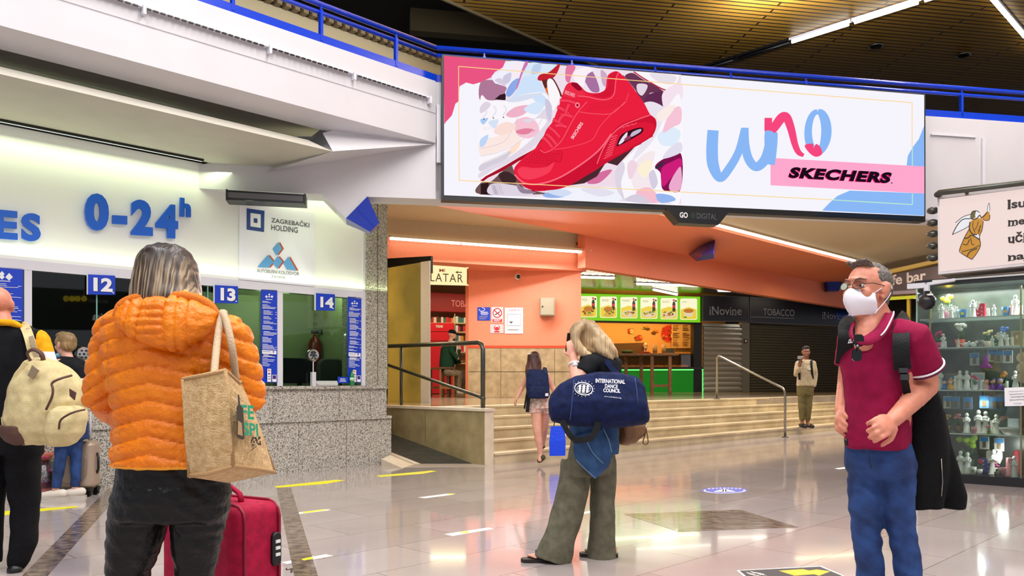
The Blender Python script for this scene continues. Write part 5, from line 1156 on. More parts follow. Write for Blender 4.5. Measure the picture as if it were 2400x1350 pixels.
kbox(MB(), -.02, 4.2, -.02, KDP, 2.36, 2.44).build('top_frame', BLKM, kios)
kbox(MB(), .18, 4.2, -.035, -.02, 2.41, 2.43).build('top_strip', SHED, kios)
kbox(MB(), 0, 4.2, 0, .006, .1, 2.36).build('front_pane', KG, kios)
kbox(MB(), 0, .006, 0.0, KDP, .1, 2.36).build('side_pane', KG, kios)
kbox(MB(), 0, 4.2, KDP, KDP + .02, .1, 2.36).build('back_panel', mat('case_back_panel', (92, 100, 88), .25, c2=(56, 62, 54), nscale=3), kios)
m = MB(); kbox(m, -.008, .008, -.008, .008, .1, 2.36); m.build('corner_post', mat('glass_edge', (160, 190, 176), .2), kios)
for px in (2180, 2393): m = MB(); q = WKI.h(px, .1, -.03); m.box(q + V((0, 0, 1.1)), (.018, .018, 2.2), ke, kb); m.build('shelf_post', mat('brass_pale', (196, 180, 120), .3, metal=.7), kios)
SHZ = [WKI.on(2300, y).z for y in (741, 812, 914, 1018, 1122)]
for z in SHZ[:4]:
    m = MB(); kbox(m, .02, 4.2, .05, KDP, z - .012, z - .001); sh = m.build('shelf', SHGL, kios); m = MB(); kbox(m, .02, 4.2, .04, .05, z - .014, z); m.build('shelf_edge', SHED, sh)
# lit sign on top
t = thing('lightbox_sign', kp(.5, 0, 2.5), 'pale pink lightbox with orange winged figure on top of the glass showcase', 'sign')
WSG = WKI.off(.12); pts = [(2197, 459), (2500, 421), (2500, 613), (2199, 643)]
m = MB(); m.prism([WSG.on(*p) for p in pts], kb * .5); m.build('frame', mat('sign_frame', (206, 204, 206), .4), t)
a = Art(WSG, .003, .0012); PNK = glow('sign_pink', (246, 222, 216), .92); a.poly([(2202, 467), (2500, 430), (2500, 606), (2203, 637)], PNK)
OR_, INK, WG = glow('sign_orange', (212, 146, 34), .85), glow('sign_ink', (40, 24, 18), .6), glow('sign_white', (240, 240, 246), .9)
s6 = zz(2100, 400, 3.373)
def K6(p, m_, sm=False): a.poly(s6(p), m_, sm, 4)
def L6(p, w_): a.stroke(s6(p), w_ / 3.373, INK, 4)
K6([(445, 506), (480, 440), (520, 380), (560, 355), (590, 350), (590, 420), (560, 450), (500, 480)], WG); K6([(470, 412), (520, 372), (590, 345), (590, 372), (530, 400)], WG)
L6([(445, 506), (485, 430), (530, 385), (588, 380)], 7); L6([(470, 412), (530, 365), (590, 345)], 5); L6([(445, 506), (540, 460), (580, 435)], 5)
K6([(585, 405), (620, 378), (680, 376), (692, 400), (680, 470), (660, 520), (668, 590), (640, 650), (600, 703), (520, 655), (502, 628), (540, 530), (580, 460)], OR_); K6([(676, 368), (720, 325), (738, 318), (742, 350), (735, 390), (700, 392)], OR_); K6([(722, 320), (726, 280), (738, 256), (742, 268), (742, 318), (736, 326)], WG)
K6([(590, 350), (610, 322), (640, 325), (636, 360), (608, 378), (588, 372)], glow('sign_hair', (110, 96, 40), .8), True); K6([(632, 325), (655, 318), (662, 340), (656, 358), (640, 370), (626, 362)], WG, True); K6([(620, 515), (640, 500), (660, 520), (650, 538), (630, 532)], WG, True)
for p, w_ in (([(590, 350), (606, 322), (640, 318), (660, 332)], 6), ([(588, 375), (612, 384), (640, 376), (662, 352), (680, 372), (722, 325)], 8), ([(742, 350), (735, 390), (700, 392), (688, 380)], 6), ([(722, 322), (726, 280), (738, 256), (742, 318)], 4), ([(585, 405), (580, 460), (605, 500), (640, 505)], 9), ([(612, 400), (606, 440), (625, 490)], 5), ([(690, 400), (680, 470), (660, 520), (668, 590), (640, 650), (600, 703)], 6), ([(600, 703), (560, 680), (520, 655), (502, 628), (540, 530), (580, 460)], 6), ([(540, 535), (570, 530), (600, 510), (660, 545)], 9), ([(530, 580), (560, 585), (580, 545)], 7), ([(590, 530), (600, 580), (620, 585)], 6), ([(520, 640), (600, 620), (660, 590)], 6), ([(560, 680), (585, 640), (640, 615)], 8), ([(650, 400), (640, 440), (620, 470)], 5), ([(672, 430), (650, 480)], 7), ([(665, 470), (645, 500)], 5)): L6(p, w_)
for body, x0, x1, yb, yt in (('Isu', 2362, 2404, 490, 469), ('me', 2363, 2402, 530, 517), ('uči', 2363, 2404, 571, 546), ('naj', 2363, 2408, 617, 595)):
    a.textq(body, (x0, yb), (x1, yb - (x1 - x0) * .11), (x0, yt), INK, .035)
for x, y, w_ in ((2361, 490.5, 8), (2361, 469.5, 8), (2362, 530.5, 6), (2369, 530, 6), (2376, 529, 6), (2362, 517.5, 5), (2362, 558, 5), (2370, 557, 5), (2373, 570.3, 5), (2396, 568, 6), (2362, 612, 6), (2370, 611, 6), (2362, 599, 4)): a.rect(x, y - 1.2, x + w_, y + .8, INK, -w_ * .1)
a.build('picture', t)
m = MB(); WPp = WSG.off(.1); m.tube([WPp.off(-.45).on(2215, 461), WPp.on(2196, 456), WPp.on(2200, 452), WPp.on(2500, 416)], .034, 10); m.tube([WPp.on(2266, 446), WPp.on(2266, 452), WSG.on(2266, 455, -.05)], .02, 6); m.build('top_pipe', DARKST, t, True)
for k, y in enumerate((492, 521, 547, 575, 603)):
    m = MB(); m.ball(WSG.on(2199, y, -.15) - ke * .06, (.07, .07, .045)); m.build('side_knob', DARKST, t, True)
# black dome lamp on its bracket at the corner
c = WKI.on(2172, 706, .22); t = thing('dome_camera', c, 'black dome camera on a metal bracket at the showcase corner', 'camera')
m = MB(); m.lathe([(.0, -.105), (.06, -.09), (.095, -.05), (.105, .0), (.1, .03), (.06, .075), (.03, .085), (.03, .13), (.0, .13)], c, 20); m.build('dome', BLKM, t, True)
m = MB(); m.box(c + V((-.0, -.07, .07)), (.05, .06, .02)); m.build('label_patch', SHED, t)
m = MB(); m.lathe([(.0, .12), (.035, .12), (.035, .2), (.0, .2)], c, 12); m.tube([c + V((0, 0, .2)), c + ke * .28 + kb * .1 + V((0, 0, .24))], .022, 6); m.box(c - ke * .11 + V((0, 0, .19)), (.2, .07, .06), ke, kb); m.build('bracket', ALU, t)
# white paper notice on the glass
m = MB(); m.prism([WKI.on(x, y, .006) for x, y in ((2354, 909), (2450, 905), (2450, 950), (2355, 952))], kb * .003); o = m.build('paper_notice', mat('paper_white', (232, 232, 238), .6)); tag(o, 'white paper notice stuck on the showcase glass at the right photo edge', 'notice')
a = Art(WKI, .0075); 
for k, (x0, s_) in enumerate(((2364, 'POŠTOVANI KUPCI'), (2366, 'NOVČANI PRILOZI'), (2369, 'NAMIJENJENI'), (2367, 'BOLESNOJ DJECI'), (2376, 'hvala'))):
    w_ = (44, 60, 40, 52, 18)[k]; y = 919 + 7 * k; a.textq(s_, (x0, y), (x0 + w_, y - w_ * .05), (x0, y - (2.2 if k in (0, 4) else 3.6)), BLK)
a.build('print', o)
area('case_lamp', kp(1.2, .32, 2.33), 1, 60, COOL, (0, 0, math.atan2(ke.y, ke.x)), (2.2, .3))
point('case_glow', kp(.7, .12, .95), 5.0, COOL, .05); point('case_glow', kp(1.1, .12, 1.45), 5.0, COOL, .05); point('case_glow', kp(.9, .12, .42), 5.0, COOL, .05)

WH_ = mat('glazed_white', (232, 232, 226), .3); IV = mat('ivory', (226, 216, 196), .4); SKD = mat('doll_skin', (232, 190, 160), .5); LEAF = mat('leaf_green', (54, 110, 44), .5); PINKF = mat('petal_pink', (230, 70, 150), .5); YELF = mat('petal_yellow', (244, 210, 30), .5); WHF = mat('petal_white', (240, 240, 232), .5); LIMEF = mat('petal_lime', (176, 214, 40), .5)
def cm(c): return mat('ware_%d_%d_%d' % c, c, .4)
def statue(t, c, h, m_, wings=False, name='figure'):
    r = h * .16; v = MB()
    v.lathe([(.0, 0), (r * 1.25, 0), (r * 1.3, h * .03), (r, h * .08), (r * .9, h * .3), (r * .62, h * .52), (r * .82, h * .64), (r * .9, h * .72), (r * .45, h * .78), (r * .36, h * .8)], c, 12, None, 1, .8)
    v.ball(c + V((0, 0, h * .88)), (h * .085, h * .085, h * .11), 10, 7)
    for s_ in (-1, 1): v.tube([c + ke * s_ * r * .8 + V((0, 0, h * .68)), c + ke * s_ * r * .75 - kb * r * .5 + V((0, 0, h * .55)), c - kb * r * .95 + V((0, 0, h * .62))], [r * .3, r * .28, r * .18], 6)
    o = v.build(name, m_, t, True)
    if wings:
        for s_ in (-1, 1):
            w_ = MB(); q = [c + kb * r * .6 + ke * s_ * x + V((0, 0, z)) for x, z in ((r * .1, h * .7), (r * .9, h * .95), (r * 1.7, h * .9), (r * 1.75, h * .65), (r * 1.2, h * .42), (r * .3, h * .5))]; w_.prism(q, kb * h * .04); w_.build('wing', m_, t)
    return o
def bouquet(t, c, h, fm, potm, n=7, sd=1, pot=True):
    r_ = random.Random(sd); ph = h * .34 if pot else 0
    if pot: m = MB(); m.lathe([(.0, 0), (h * .13, 0), (h * .19, ph), (h * .16, ph), (.0, ph * .9)], c, 12); m.build('pot', potm, t, True)
    m = MB()
    for k in range(9):
        an = r_.uniform(0, 2 * PI); p = c + V((0, 0, ph * .9)); q = p + V((math.cos(an) * h * .22, math.sin(an) * h * .16, h * r_.uniform(.2, .42))); m.tube([p, (p + q) / 2 + V((0, 0, h * .05)), q], [h * .02, h * .05, h * .005], 5, flat=.3)
    m.build('leaves', LEAF, t, True)
    for k in range(n):
        an = r_.uniform(0, 2 * PI); rr_ = r_.uniform(0, .26); q = c + V((math.cos(an) * h * rr_, math.sin(an) * h * rr_ * .7, ph + h * r_.uniform(.36, .6))); m = MB(); m.ball(q, (h * .085, h * .085, h * .075), 8, 6); m.ball(q + V((h * .02, -h * .03, h * .03)), h * .05, 7, 5); m.build('bloom', fm, t, True)
def hang(px, py, c, label, w_=.1, h_=.15, dp=.12, top=(60, 130, 190)):
    p = at(px, py, WKI.Y(px, -dp)); t = thing('hanging_card', p - V((0, 0, h_ / 2)), label, 'card', 'picture cards hanging in the glass showcase')
    m = MB(); m.box(p, (w_, .006, h_), ke, kb); m.build('card', cm(c), t); m = MB(); m.box(p + V((0, 0, h_ * .28)) - kb * .004, (w_ * .84, .003, h_ * .34), ke, kb); m.build('picture', cm(top), t); m = MB(); m.box(p - kb * .004 - V((0, 0, h_ * .12)), (w_ * .36, .003, h_ * .5), ke, kb); m.build('saint_figure', cm((120, 96, 70)), t)
    m = MB(); m.tube([p + V((0, 0, h_ * .5)), p + V((0, 0, h_ * .5 + .05))], .003, 5); m.build('hook', STEEL, t)
def item(kind, px, sh, hpx, label, dp=.16, c=None, c2=None, sd=1):
    q = WKI.h(px, SHZ[sh] if sh < 4 else .1, -dp); h = hpx / F * q.y; q.z += .0005
    nm = {'A': 'angel_figurine', 'S': 'statuette', 'C': 'couple_figurine', 'B': 'flower_pot', 'D': 'doll', 'K': 'candle', 'X': 'gift_box', 'P': 'small_pot', 'O': 'bowl', 'W': 'dove_figurine', 'R': 'framed_icon', 'G': 'flower_bouquet'}[kind]
    cat = {'A': 'figurine', 'S': 'statuette', 'C': 'figurine', 'B': 'flowers', 'D': 'doll', 'K': 'candle', 'X': 'box', 'P': 'pot', 'O': 'bowl', 'W': 'figurine', 'R': 'picture', 'G': 'flowers'}[kind]
    t = thing(nm, q, label, cat); m_ = cm(c) if c else WH_
    if kind == 'A': statue(t, q, h, m_, True)
    elif kind == 'S': statue(t, q, h, m_)
    elif kind == 'C':
        statue(t, q - ke * h * .12, h, m_); statue(t, q + ke * h * .14, h * .95, m_); m = MB(); m.lathe([(.0, 0), (h * .34, 0), (h * .34, h * .05), (.0, h * .05)], q, 14); m.build('base', cm(c2) if c2 else IV, t, True)
    elif kind in 'BG': bouquet(t, q, h, m_, cm(c2) if c2 else IV, 8, sd)
    elif kind == 'D':
        m = MB(); m.lathe([(.0, 0), (h * .26, 0), (h * .28, h * .1), (h * .2, h * .4), (h * .1, h * .52)], q, 12); m.build('dress', m_, t, True); m = MB(); m.ball(q + V((0, 0, h * .68)), (h * .2, h * .19, h * .2), 12, 8); m.build('head', SKD, t, True)
        m = MB(); m.ball(q + V((0, 0, h * .76)) + kb * h * .04, (h * .23, h * .2, h * .18), 12, 8); m.build('hood', cm(c2) if c2 else m_, t, True)
    elif kind == 'K': m = MB(); m.lathe([(.0, 0), (h * .2, 0), (h * .22, h * .06), (h * .16, h * .14), (h * .15, h * .96), (.0, h * .96)], q, 12); m.build('wax', m_, t, True); m = MB(); m.tube([q + V((0, 0, h * .94)), q + V((0, 0, h))], h * .012, 5); m.build('wick', BLK, t)
    elif kind == 'X':
        m = MB(); m.box(q + V((0, 0, h / 2)), (h * .62, h * .4, h), ke, kb); m.build('box', m_, t); m = MB()
        for k in range(6): m.box(q + V((0, 0, h * (.15 + .14 * k))) - kb * h * .202 + ke * h * .13 * ((-1) ** k), (h * .06, h * .01, h * .06), ke, kb)
        m.build('dots', WH_, t)
    elif kind == 'P': m = MB(); m.lathe([(.0, 0), (h * .3, 0), (h * .42, h), (h * .36, h), (h * .3, h * .5), (.0, h * .5)], q, 14); m.build('body', m_, t, True); m = MB(); m.box(q - kb * h * .37 + V((0, 0, h * .5)), (h * .34, h * .03, h * .34), ke, kb); m.build('motif', cm(c2) if c2 else YELF, t)
    elif kind == 'O': m = MB(); m.lathe([(.0, 0), (h * .8, 0), (h * 1.5, h * .8), (h * 1.4, h), (h * .7, h * .4), (.0, h * .4)], q, 16); m.build('body', m_, t, True)
    elif kind == 'W':
        m = MB(); m.ball(q + V((0, 0, h * .45)), (h * .55, h * .35, h * .42), 12, 8); m.ball(q + ke * h * .45 + V((0, 0, h * .85)), h * .22, 8, 6); m.tube([q - ke * h * .4 + V((0, 0, h * .5)), q - ke * h * 1.0 + V((0, 0, h * .7))], [h * .26, h * .1], 7, flat=.5); m.build('bird_body', m_, t, True)
    elif kind == 'R':
        m = MB(); m.box(q + V((0, 0, h / 2)), (h * .72, .02, h), ke, kb); m.build('frame', m_, t); m = MB(); m.box(q - kb * .012 + V((0, 0, h / 2)), (h * .52, .006, h * .8), ke, kb); o = m.build('picture', cm(c2), t); m = MB(); m.ball(q - kb * .016 + V((0, 0, h * .6)), (h * .1, .006, h * .13), 8, 6); m.build('saint_face', SKD, o, True)
L_ = [
 ('A', 2207, 0, 36, 'white angel figurine leftmost on the top shelf of the showcase'), ('B', 2222, 0, 62, 'yellow flowers with dark leaves behind the leftmost angel', .34, (244, 210, 30), (150, 90, 110)), ('A', 2229, 0, 33, 'white angel with spread wings in front of the yellow flowers'), ('S', 2243, 0, 27, 'small white praying statuette beside the blue cup'), ('P', 2257, 0, 20, 'plain blue cup with yellow motif on the top shelf', .16, (40, 130, 200), (230, 220, 40)), ('A', 2281, 0, 42, 'largest white angel figurine on the top shelf, beside the red dotted box'), ('X', 2298, 0, 32, 'red gift box with white dots on the top shelf', .22, (200, 30, 60)), ('K', 2316, 0, 21, 'short white candle right of the red dotted box'), ('S', 2330, 0, 28, 'small white statuette right of the short white candle'), ('P', 2357, 0, 21, 'blue pot with a yellow flower motif, right half of the top shelf', .16, (50, 130, 190), (240, 170, 40)), ('K', 2370, 0, 24, 'pale pink candle holder beside the tallest statue', .16, (230, 180, 186)), ('S', 2380, 0, 50, 'tallest white madonna statue at the right of the top shelf', .2), ('K', 2393, 0, 24, 'pale pink candle at the very end of the top shelf', .12, (232, 196, 196)),
 ('G', 2198, 1, 40, 'pink flowers leftmost on the second shelf', .2, (226, 60, 120), (214, 80, 130)), ('S', 2211, 1, 34, 'white statuette beside the pink flowers on the second shelf'), ('B', 2250, 1, 58, 'white roses in a bright orange pot', .3, (238, 238, 228), (230, 90, 50)), ('S', 2246, 1, 21, 'small white statuette in front of the white roses', .1), ('W', 2264, 1, 14, 'white dove figurine under the white roses'), ('W', 2281, 1, 14, 'white dove figurine right of the first dove'), ('B', 2314, 1, 42, 'cream and yellow flowers in the middle of the second shelf', .26, (236, 220, 150), (220, 200, 180)), ('S', 2326, 1, 26, 'white statuette right of the cream flowers'), ('B', 2351, 1, 48, 'blue flowers at the back of the second shelf', .36, (90, 130, 210), (120, 90, 60)), ('A', 2346, 1, 36, 'white angel on the second shelf in front of the blue flowers', .14), ('S', 2361, 1, 28, 'white statuette between the angel and the framed icon'), ('R', 2385, 1, 36, 'framed icon with brown border on the second shelf', .2, (206, 190, 150), (170, 150, 110)),
 ('S', 2203, 2, 50, 'white statue leftmost on the middle shelf'), ('D', 2214, 2, 26, 'blue doll figure on the middle shelf', .12, (40, 120, 190), (40, 90, 150)), ('D', 2227, 2, 27, 'yellow doll figure on the middle shelf', .12, (240, 170, 40), (200, 120, 40)), ('S', 2239, 2, 33, 'white statuette beside the yellow doll'), ('S', 2250, 2, 46, 'slim tall white figure, left one of two on the middle shelf'), ('S', 2266, 2, 46, 'slim tall white figure, right one of two on the middle shelf'), ('B', 2285, 2, 34, 'red flowers in a white pot on the middle shelf', .2, (196, 40, 70), (230, 226, 226)), ('K', 2301, 2, 24, 'white candle on the middle shelf beside the red flowers'), ('D', 2312, 2, 26, 'pink doll figure on the middle shelf', .14, (236, 196, 196), (214, 150, 160)), ('D', 2327, 2, 29, 'purple doll on the middle shelf beside the pink doll', .12, (150, 90, 180), (90, 60, 110)), ('D', 2344, 2, 29, 'purple doll on the middle shelf with lilac hood', .12, (140, 90, 190), (170, 150, 200)), ('S', 2380, 2, 46, 'white statue behind the paper notice, middle shelf'),
 ('B', 2221, 3, 44, 'dried flowers in a brown pot on the fourth shelf', .2, (170, 130, 80), (150, 110, 60)), ('B', 2247, 3, 46, 'dusky pink flowers on the fourth shelf', .2, (170, 110, 110), (130, 96, 70)), ('S', 2266, 3, 48, 'white madonna with veil on the fourth shelf, left of the couple'), ('C', 2301, 3, 56, 'white couple figurine with roses in the middle of the fourth shelf'), ('S', 2335, 3, 47, 'white madonna on the fourth shelf, right of the couple', .16, (222, 220, 206)), ('O', 2370, 3, 17, 'wide pale stone bowl on the fourth shelf', .14, (190, 186, 170)), ('X', 2376, 3, 36, 'white gift box behind the stone bowl', .34, (200, 206, 206)),
 ('C', 2259, 4, 54, 'white couple figurine on the bottom shelf under the lime tulips', .14), ('G', 2268, 4, 86, 'lime green tulips standing behind the white couple', .34, (176, 214, 40), (60, 90, 50)), ('B', 2296, 4, 36, 'red flowers in a white basket on the bottom shelf', .14, (150, 40, 40), (222, 220, 210)), ('A', 2329, 4, 60, 'white angel on the bottom shelf behind pink flowers', .22), ('G', 2336, 4, 30, 'bright pink flowers in front of the bottom-shelf angel', .08, (236, 60, 160), (110, 100, 60)), ('P', 2355, 4, 20, 'plain dark pink pot on the bottom shelf', .12, (160, 90, 100), (170, 96, 106)), ('K', 2366, 4, 46, 'slim dusty pink candle on the bottom shelf', .1, (206, 130, 130)), ('S', 2377, 4, 50, 'white statue at the right end of the bottom shelf', .1), ('K', 2385, 4, 60, 'thick dark red candle at the back of the bottom shelf', .36, (140, 30, 40)),
 ('K', 2216, 1, 16, 'short white candle between the pink flowers and the orange pot', .08), ('P', 2299, 1, 16, 'small grey pot left of the cream flowers', .1, (170, 170, 160), (120, 120, 110)), ('G', 2336, 1, 30, 'tiny yellow flowers at the back of the second shelf', .4, (236, 200, 60), (90, 120, 60)), ('K', 2372, 1, 22, 'short cream candle left of the framed icon', .1, (226, 214, 180)),
 ('R', 2230, 2, 38, 'dark framed picture standing behind the blue doll', .42, (120, 100, 70), (90, 110, 130)), ('G', 2352, 2, 44, 'orange and green flowers behind the lilac-hooded doll', .42, (220, 150, 60), (90, 110, 60)), ('K', 2360, 2, 22, 'small white candle right of the lilac-hooded doll', .1), ('R', 2292, 2, 40, 'pale framed picture behind the white candle', .44, (200, 190, 170), (150, 160, 170)),
 ('P', 2283, 3, 16, 'small pink pot left of the white couple figurine', .08, (206, 140, 140), (190, 120, 126)), ('G', 2318, 3, 22, 'small pink flowers right of the white couple figurine', .08, (226, 130, 150), (120, 140, 80)), ('G', 2352, 3, 40, 'brown dried flowers behind the stone bowl', .42, (150, 110, 70), (110, 90, 60)), ('K', 2325, 3, 30, 'thin pale candle behind the right madonna', .44, (214, 206, 190)),
 ('X', 2312, 4, 34, 'small blue gift box with white dots on the bottom shelf', .42, (90, 100, 190)), ('P', 2281, 4, 18, 'small white pot beside the white couple on the bottom shelf', .1, (222, 222, 214), (120, 150, 90)), ('P', 2347, 4, 18, 'small brown pot left of the dark pink pot', .2, (140, 100, 76), (120, 86, 66)),
]
for k, r in enumerate(L_): item(r[0], r[1], r[2], r[3], r[4], *([r[5]] if len(r) > 5 else []), **({'c': r[6]} if len(r) > 6 else {}), **({'c2': r[7]} if len(r) > 7 else {}), sd=k)
p = WKI.h(2374, SHZ[3], -.3); 
for px, py, c, lb in ((2284, 842, (170, 180, 180), 'picture card hanging alone above the red flowers'), (2326, 833, (200, 196, 180), 'picture card hanging left of two others on the middle shelf'), (2340, 836, (150, 150, 130), 'picture card hanging between two paler ones'), (2362, 836, (214, 214, 208), 'pale picture card hanging rightmost above the purple dolls'),
                      (2222, 943, (190, 186, 170), 'picture card hanging leftmost under the middle shelf'), (2239, 944, (120, 130, 140), 'dark picture card hanging second under the middle shelf'), (2268, 945, (110, 130, 150), 'dark picture card hanging above the veiled madonna'), (2307, 942, (110, 150, 190), 'bluish picture card hanging above the white couple'), (2331, 944, (100, 120, 140), 'dark picture card hanging above the right madonna'), (2347, 945, (90, 110, 130), 'darkest picture card hanging left of the paper notice'),
                      (2307, 1038, (200, 204, 200), 'pale picture card hanging above the red flower basket'), (2342, 1042, (190, 190, 186), 'pale picture card hanging above the pink pot')): hang(px, py, c, lb)
p = at(2310, 846, WKI.Y(2310, -.12)); m = MB(); m.lathe([(.0, .16), (.015, .15), (.03, .06), (.07, 0), (.06, 0), (.0, .03)], p - V((0, 0, .08)), 12); o = m.build('paper_bell', mat('bell_purple', (170, 60, 190), .3), None, True); tag(o, 'small purple bell hanging above the pink doll', 'bell'); m = MB(); m.tube([p + V((0, 0, .08)), p + V((0, 0, .14))], .003, 5); m.build('cord', BLK, o)
for k, y in enumerate((838, 862, 885)):
    p = at(2397, y, WKI.Y(2397, -.1)); m = MB(); m.lathe([(.0, -.008), (.062, -.008), (.062, .008), (.0, .008)], p, 18, M(((ke.x, 0, kb.x), (ke.y, 0, kb.y), (0, 1, 0)))); o = m.build('wooden_disc', cm((222, 190, 150))); tag(o, ('top one of three pale wooden discs at the right edge', 'middle one of three pale wooden discs at the right edge', 'bottom one of three pale wooden discs at the right edge')[k], 'disc')
# ================================================================ PEOPLE
X3, Y3, Z3 = V((1, 0, 0)), V((0, 1, 0)), V((0, 0, 1))
class Rig:
    def __init__(s, Y): s.Y = Y; s.k = Y / F
    def __call__(s, px, py, d=0.0): return at(px, py, s.Y + d)
    def m(s, px): return px * s.k
    def secs(s, rows, xdir=(1, 0, 0)):
        """rows: (px, py, half width in px, half depth in m[, d]) -> loft sections, the width seen along xdir"""
        xd = V(xdir).normalized(); c, q = abs(xd.x), abs(xd.y); out = []
        for r in rows:
            hw = r[2] * s.k; b = r[3]; a = math.sqrt(max(hw * hw - (b * q) ** 2, (.35 * hw) ** 2)) / max(c, .3)
            out.append((s(r[0], r[1], r[4] if len(r) > 4 else 0), a, b, xd))
        return out
def skinm(name, c): return mat(name, c, .5, noise_amt=.06, nscale=30)
SK_PINK = skinm('skin_pink', (224, 164, 140)); SK_RUDDY = skinm('skin_ruddy', (212, 138, 112)); SK_LIGHT = skinm('skin_light', (228, 176, 152)); SK_BROWN = skinm('skin_brown', (134, 86, 62))
def cloth(name, c, c2=None, rough=.85, ns=25, bump=.25, bs=220): return mat(name, c, rough, c2=c2 or tuple(int(x * .86) for x in c), nscale=ns, bump=bump, bscale=bs, spec=.25)
EYEW = mat('eye_white', (225, 222, 216), .25); EYED = mat('eye_dark', (44, 34, 28), .2); LIPS = mat('lips', (176, 92, 84), .5)
def head(v, c, f, u=Z3, s=1.0, ears=True):
    f = V(f).normalized(); r = f.cross(u).normalized(); u = r.cross(f).normalized(); R_ = M((r, f, u)).transposed()
    def P(x, y, z): return c + (r * x + f * y + u * z) * s
    def b(x, y, z, rx, ry, rz): v.ball(P(x, y, z), (rx * s, ry * s, rz * s), R_)
    b(0, -.008, .03, .074, .094, .086); b(0, .022, -.03, .06, .07, .078); b(0, .052, -.088, .032, .03, .026); b(0, .01, -.062, .057, .062, .045)
    v.limb([P(0, .09, .016), P(0, .108, -.026)], [.009 * s, .014 * s], 10); b(0, .098, -.03, .02, .014, .012)
    v.limb([P(-.04, .078, .032), P(0, .094, .036), P(.04, .078, .032)], [.009 * s, .011 * s, .009 * s], 10)
    for q in (-1, 1):
        b(q * .037, .064, -.022, .025, .024, .026)
        if ears:
            b(q * .076, -.008, -.002, .011, .022, .032); b(q * .08, -.018, .012, .01, .014, .02); b(q * .074, .0, -.03, .009, .012, .012)
    b(0, .087, -.06, .021, .012, .006); b(0, .085, -.071, .019, .012, .007)
    return {'P': P, 'R': R_, 'r': r, 'f': f, 'u': u, 's': s}
def face_parts(root, h, brow=None, eyes=True, lips=True):
    P, s = h['P'], h['s']
    if eyes:
        for q in (-1, 1):
            m_ = MB(); m_.ball(P(q * .031, .076, .008), (.0135 * s, .0125 * s, .0065 * s), 12, 8, h['R']); o = m_.build('eye', EYEW, root, True)
            m_ = MB(); m_.ball(P(q * .031, .0865, .008), (.006 * s, .004 * s, .0055 * s), 10, 6, h['R']); m_.build('iris', EYED, o, True)
    if brow:
        for q in (-1, 1):
            m_ = MB(); m_.tube([P(q * .014, .1, .03), P(q * .032, .094, .037), P(q * .05, .076, .031)], [.0028 * s, .0036 * s, .002 * s], 6); m_.build('eyebrow', brow, root, True)
    if lips: m_ = MB(); m_.ball(P(0, .094, -.065), (.02 * s, .008 * s, .008 * s), 10, 6, h['R']); m_.build('mouth', LIPS, root, True)
def hand(v, w, d, n, th=1, curl=.5, s=1.0, spread=.012):
    """w wrist, d pointing direction, n where the palm faces, th which side the thumb leaves"""
    d = V(d).normalized(); n = (V(n) - d * V(n).dot(d)).normalized(); sd = d.cross(n).normalized() * th
    R_ = M((sd, d, n)).transposed()
    v.limb([w - d * .03 * s, w + d * .01 * s], [.026 * s, .025 * s], 10); v.ball(w + d * .05 * s, (.041 * s, .052 * s, .017 * s), R_)
    for k, (o_, ln) in enumerate(((.031, .066), (.0105, .076), (-.0105, .071), (-.031, .056))):
        p = w + (d * (.088 - abs(o_) * .25) + sd * o_ * 1.06) * s; a = curl * (.9 + .1 * k); pts = [p - d * .02 * s, p]; ang = a * .5; dd = d + sd * (o_ * spread / .03)
        for f_ in (.45, .32, .27):
            q = pts[-1] + (dd * math.cos(ang) + n * math.sin(ang)).normalized() * ln * f_ * s; pts.append(q); ang += a
        v.limb(pts, [.0095 * s, .0092 * s, .0088 * s, .0082 * s, .0072 * s], 8)
    p = w + (d * .022 + sd * .03) * s; q = p + (d * .55 + sd * .6 + n * (.25 + .3 * curl)) * .042 * s; r_ = q + (d * .85 + sd * .05 + n * (.2 + .5 * curl)) * .036 * s
    v.limb([p, q, r_], [.0125 * s, .0105 * s, .0085 * s], 8)
def fold(amp, fx, fz, seed=0.0):
    def g(c, n): return amp * noise.noise(V((c.x * fx + seed, c.y * fx, c.z * fz + c.x * fx * .5)))
    return g
def person(pt, label, group=None): return thing('person', V((pt.x, pt.y, 0)) if pt.z < .5 else pt, label, 'person', group)
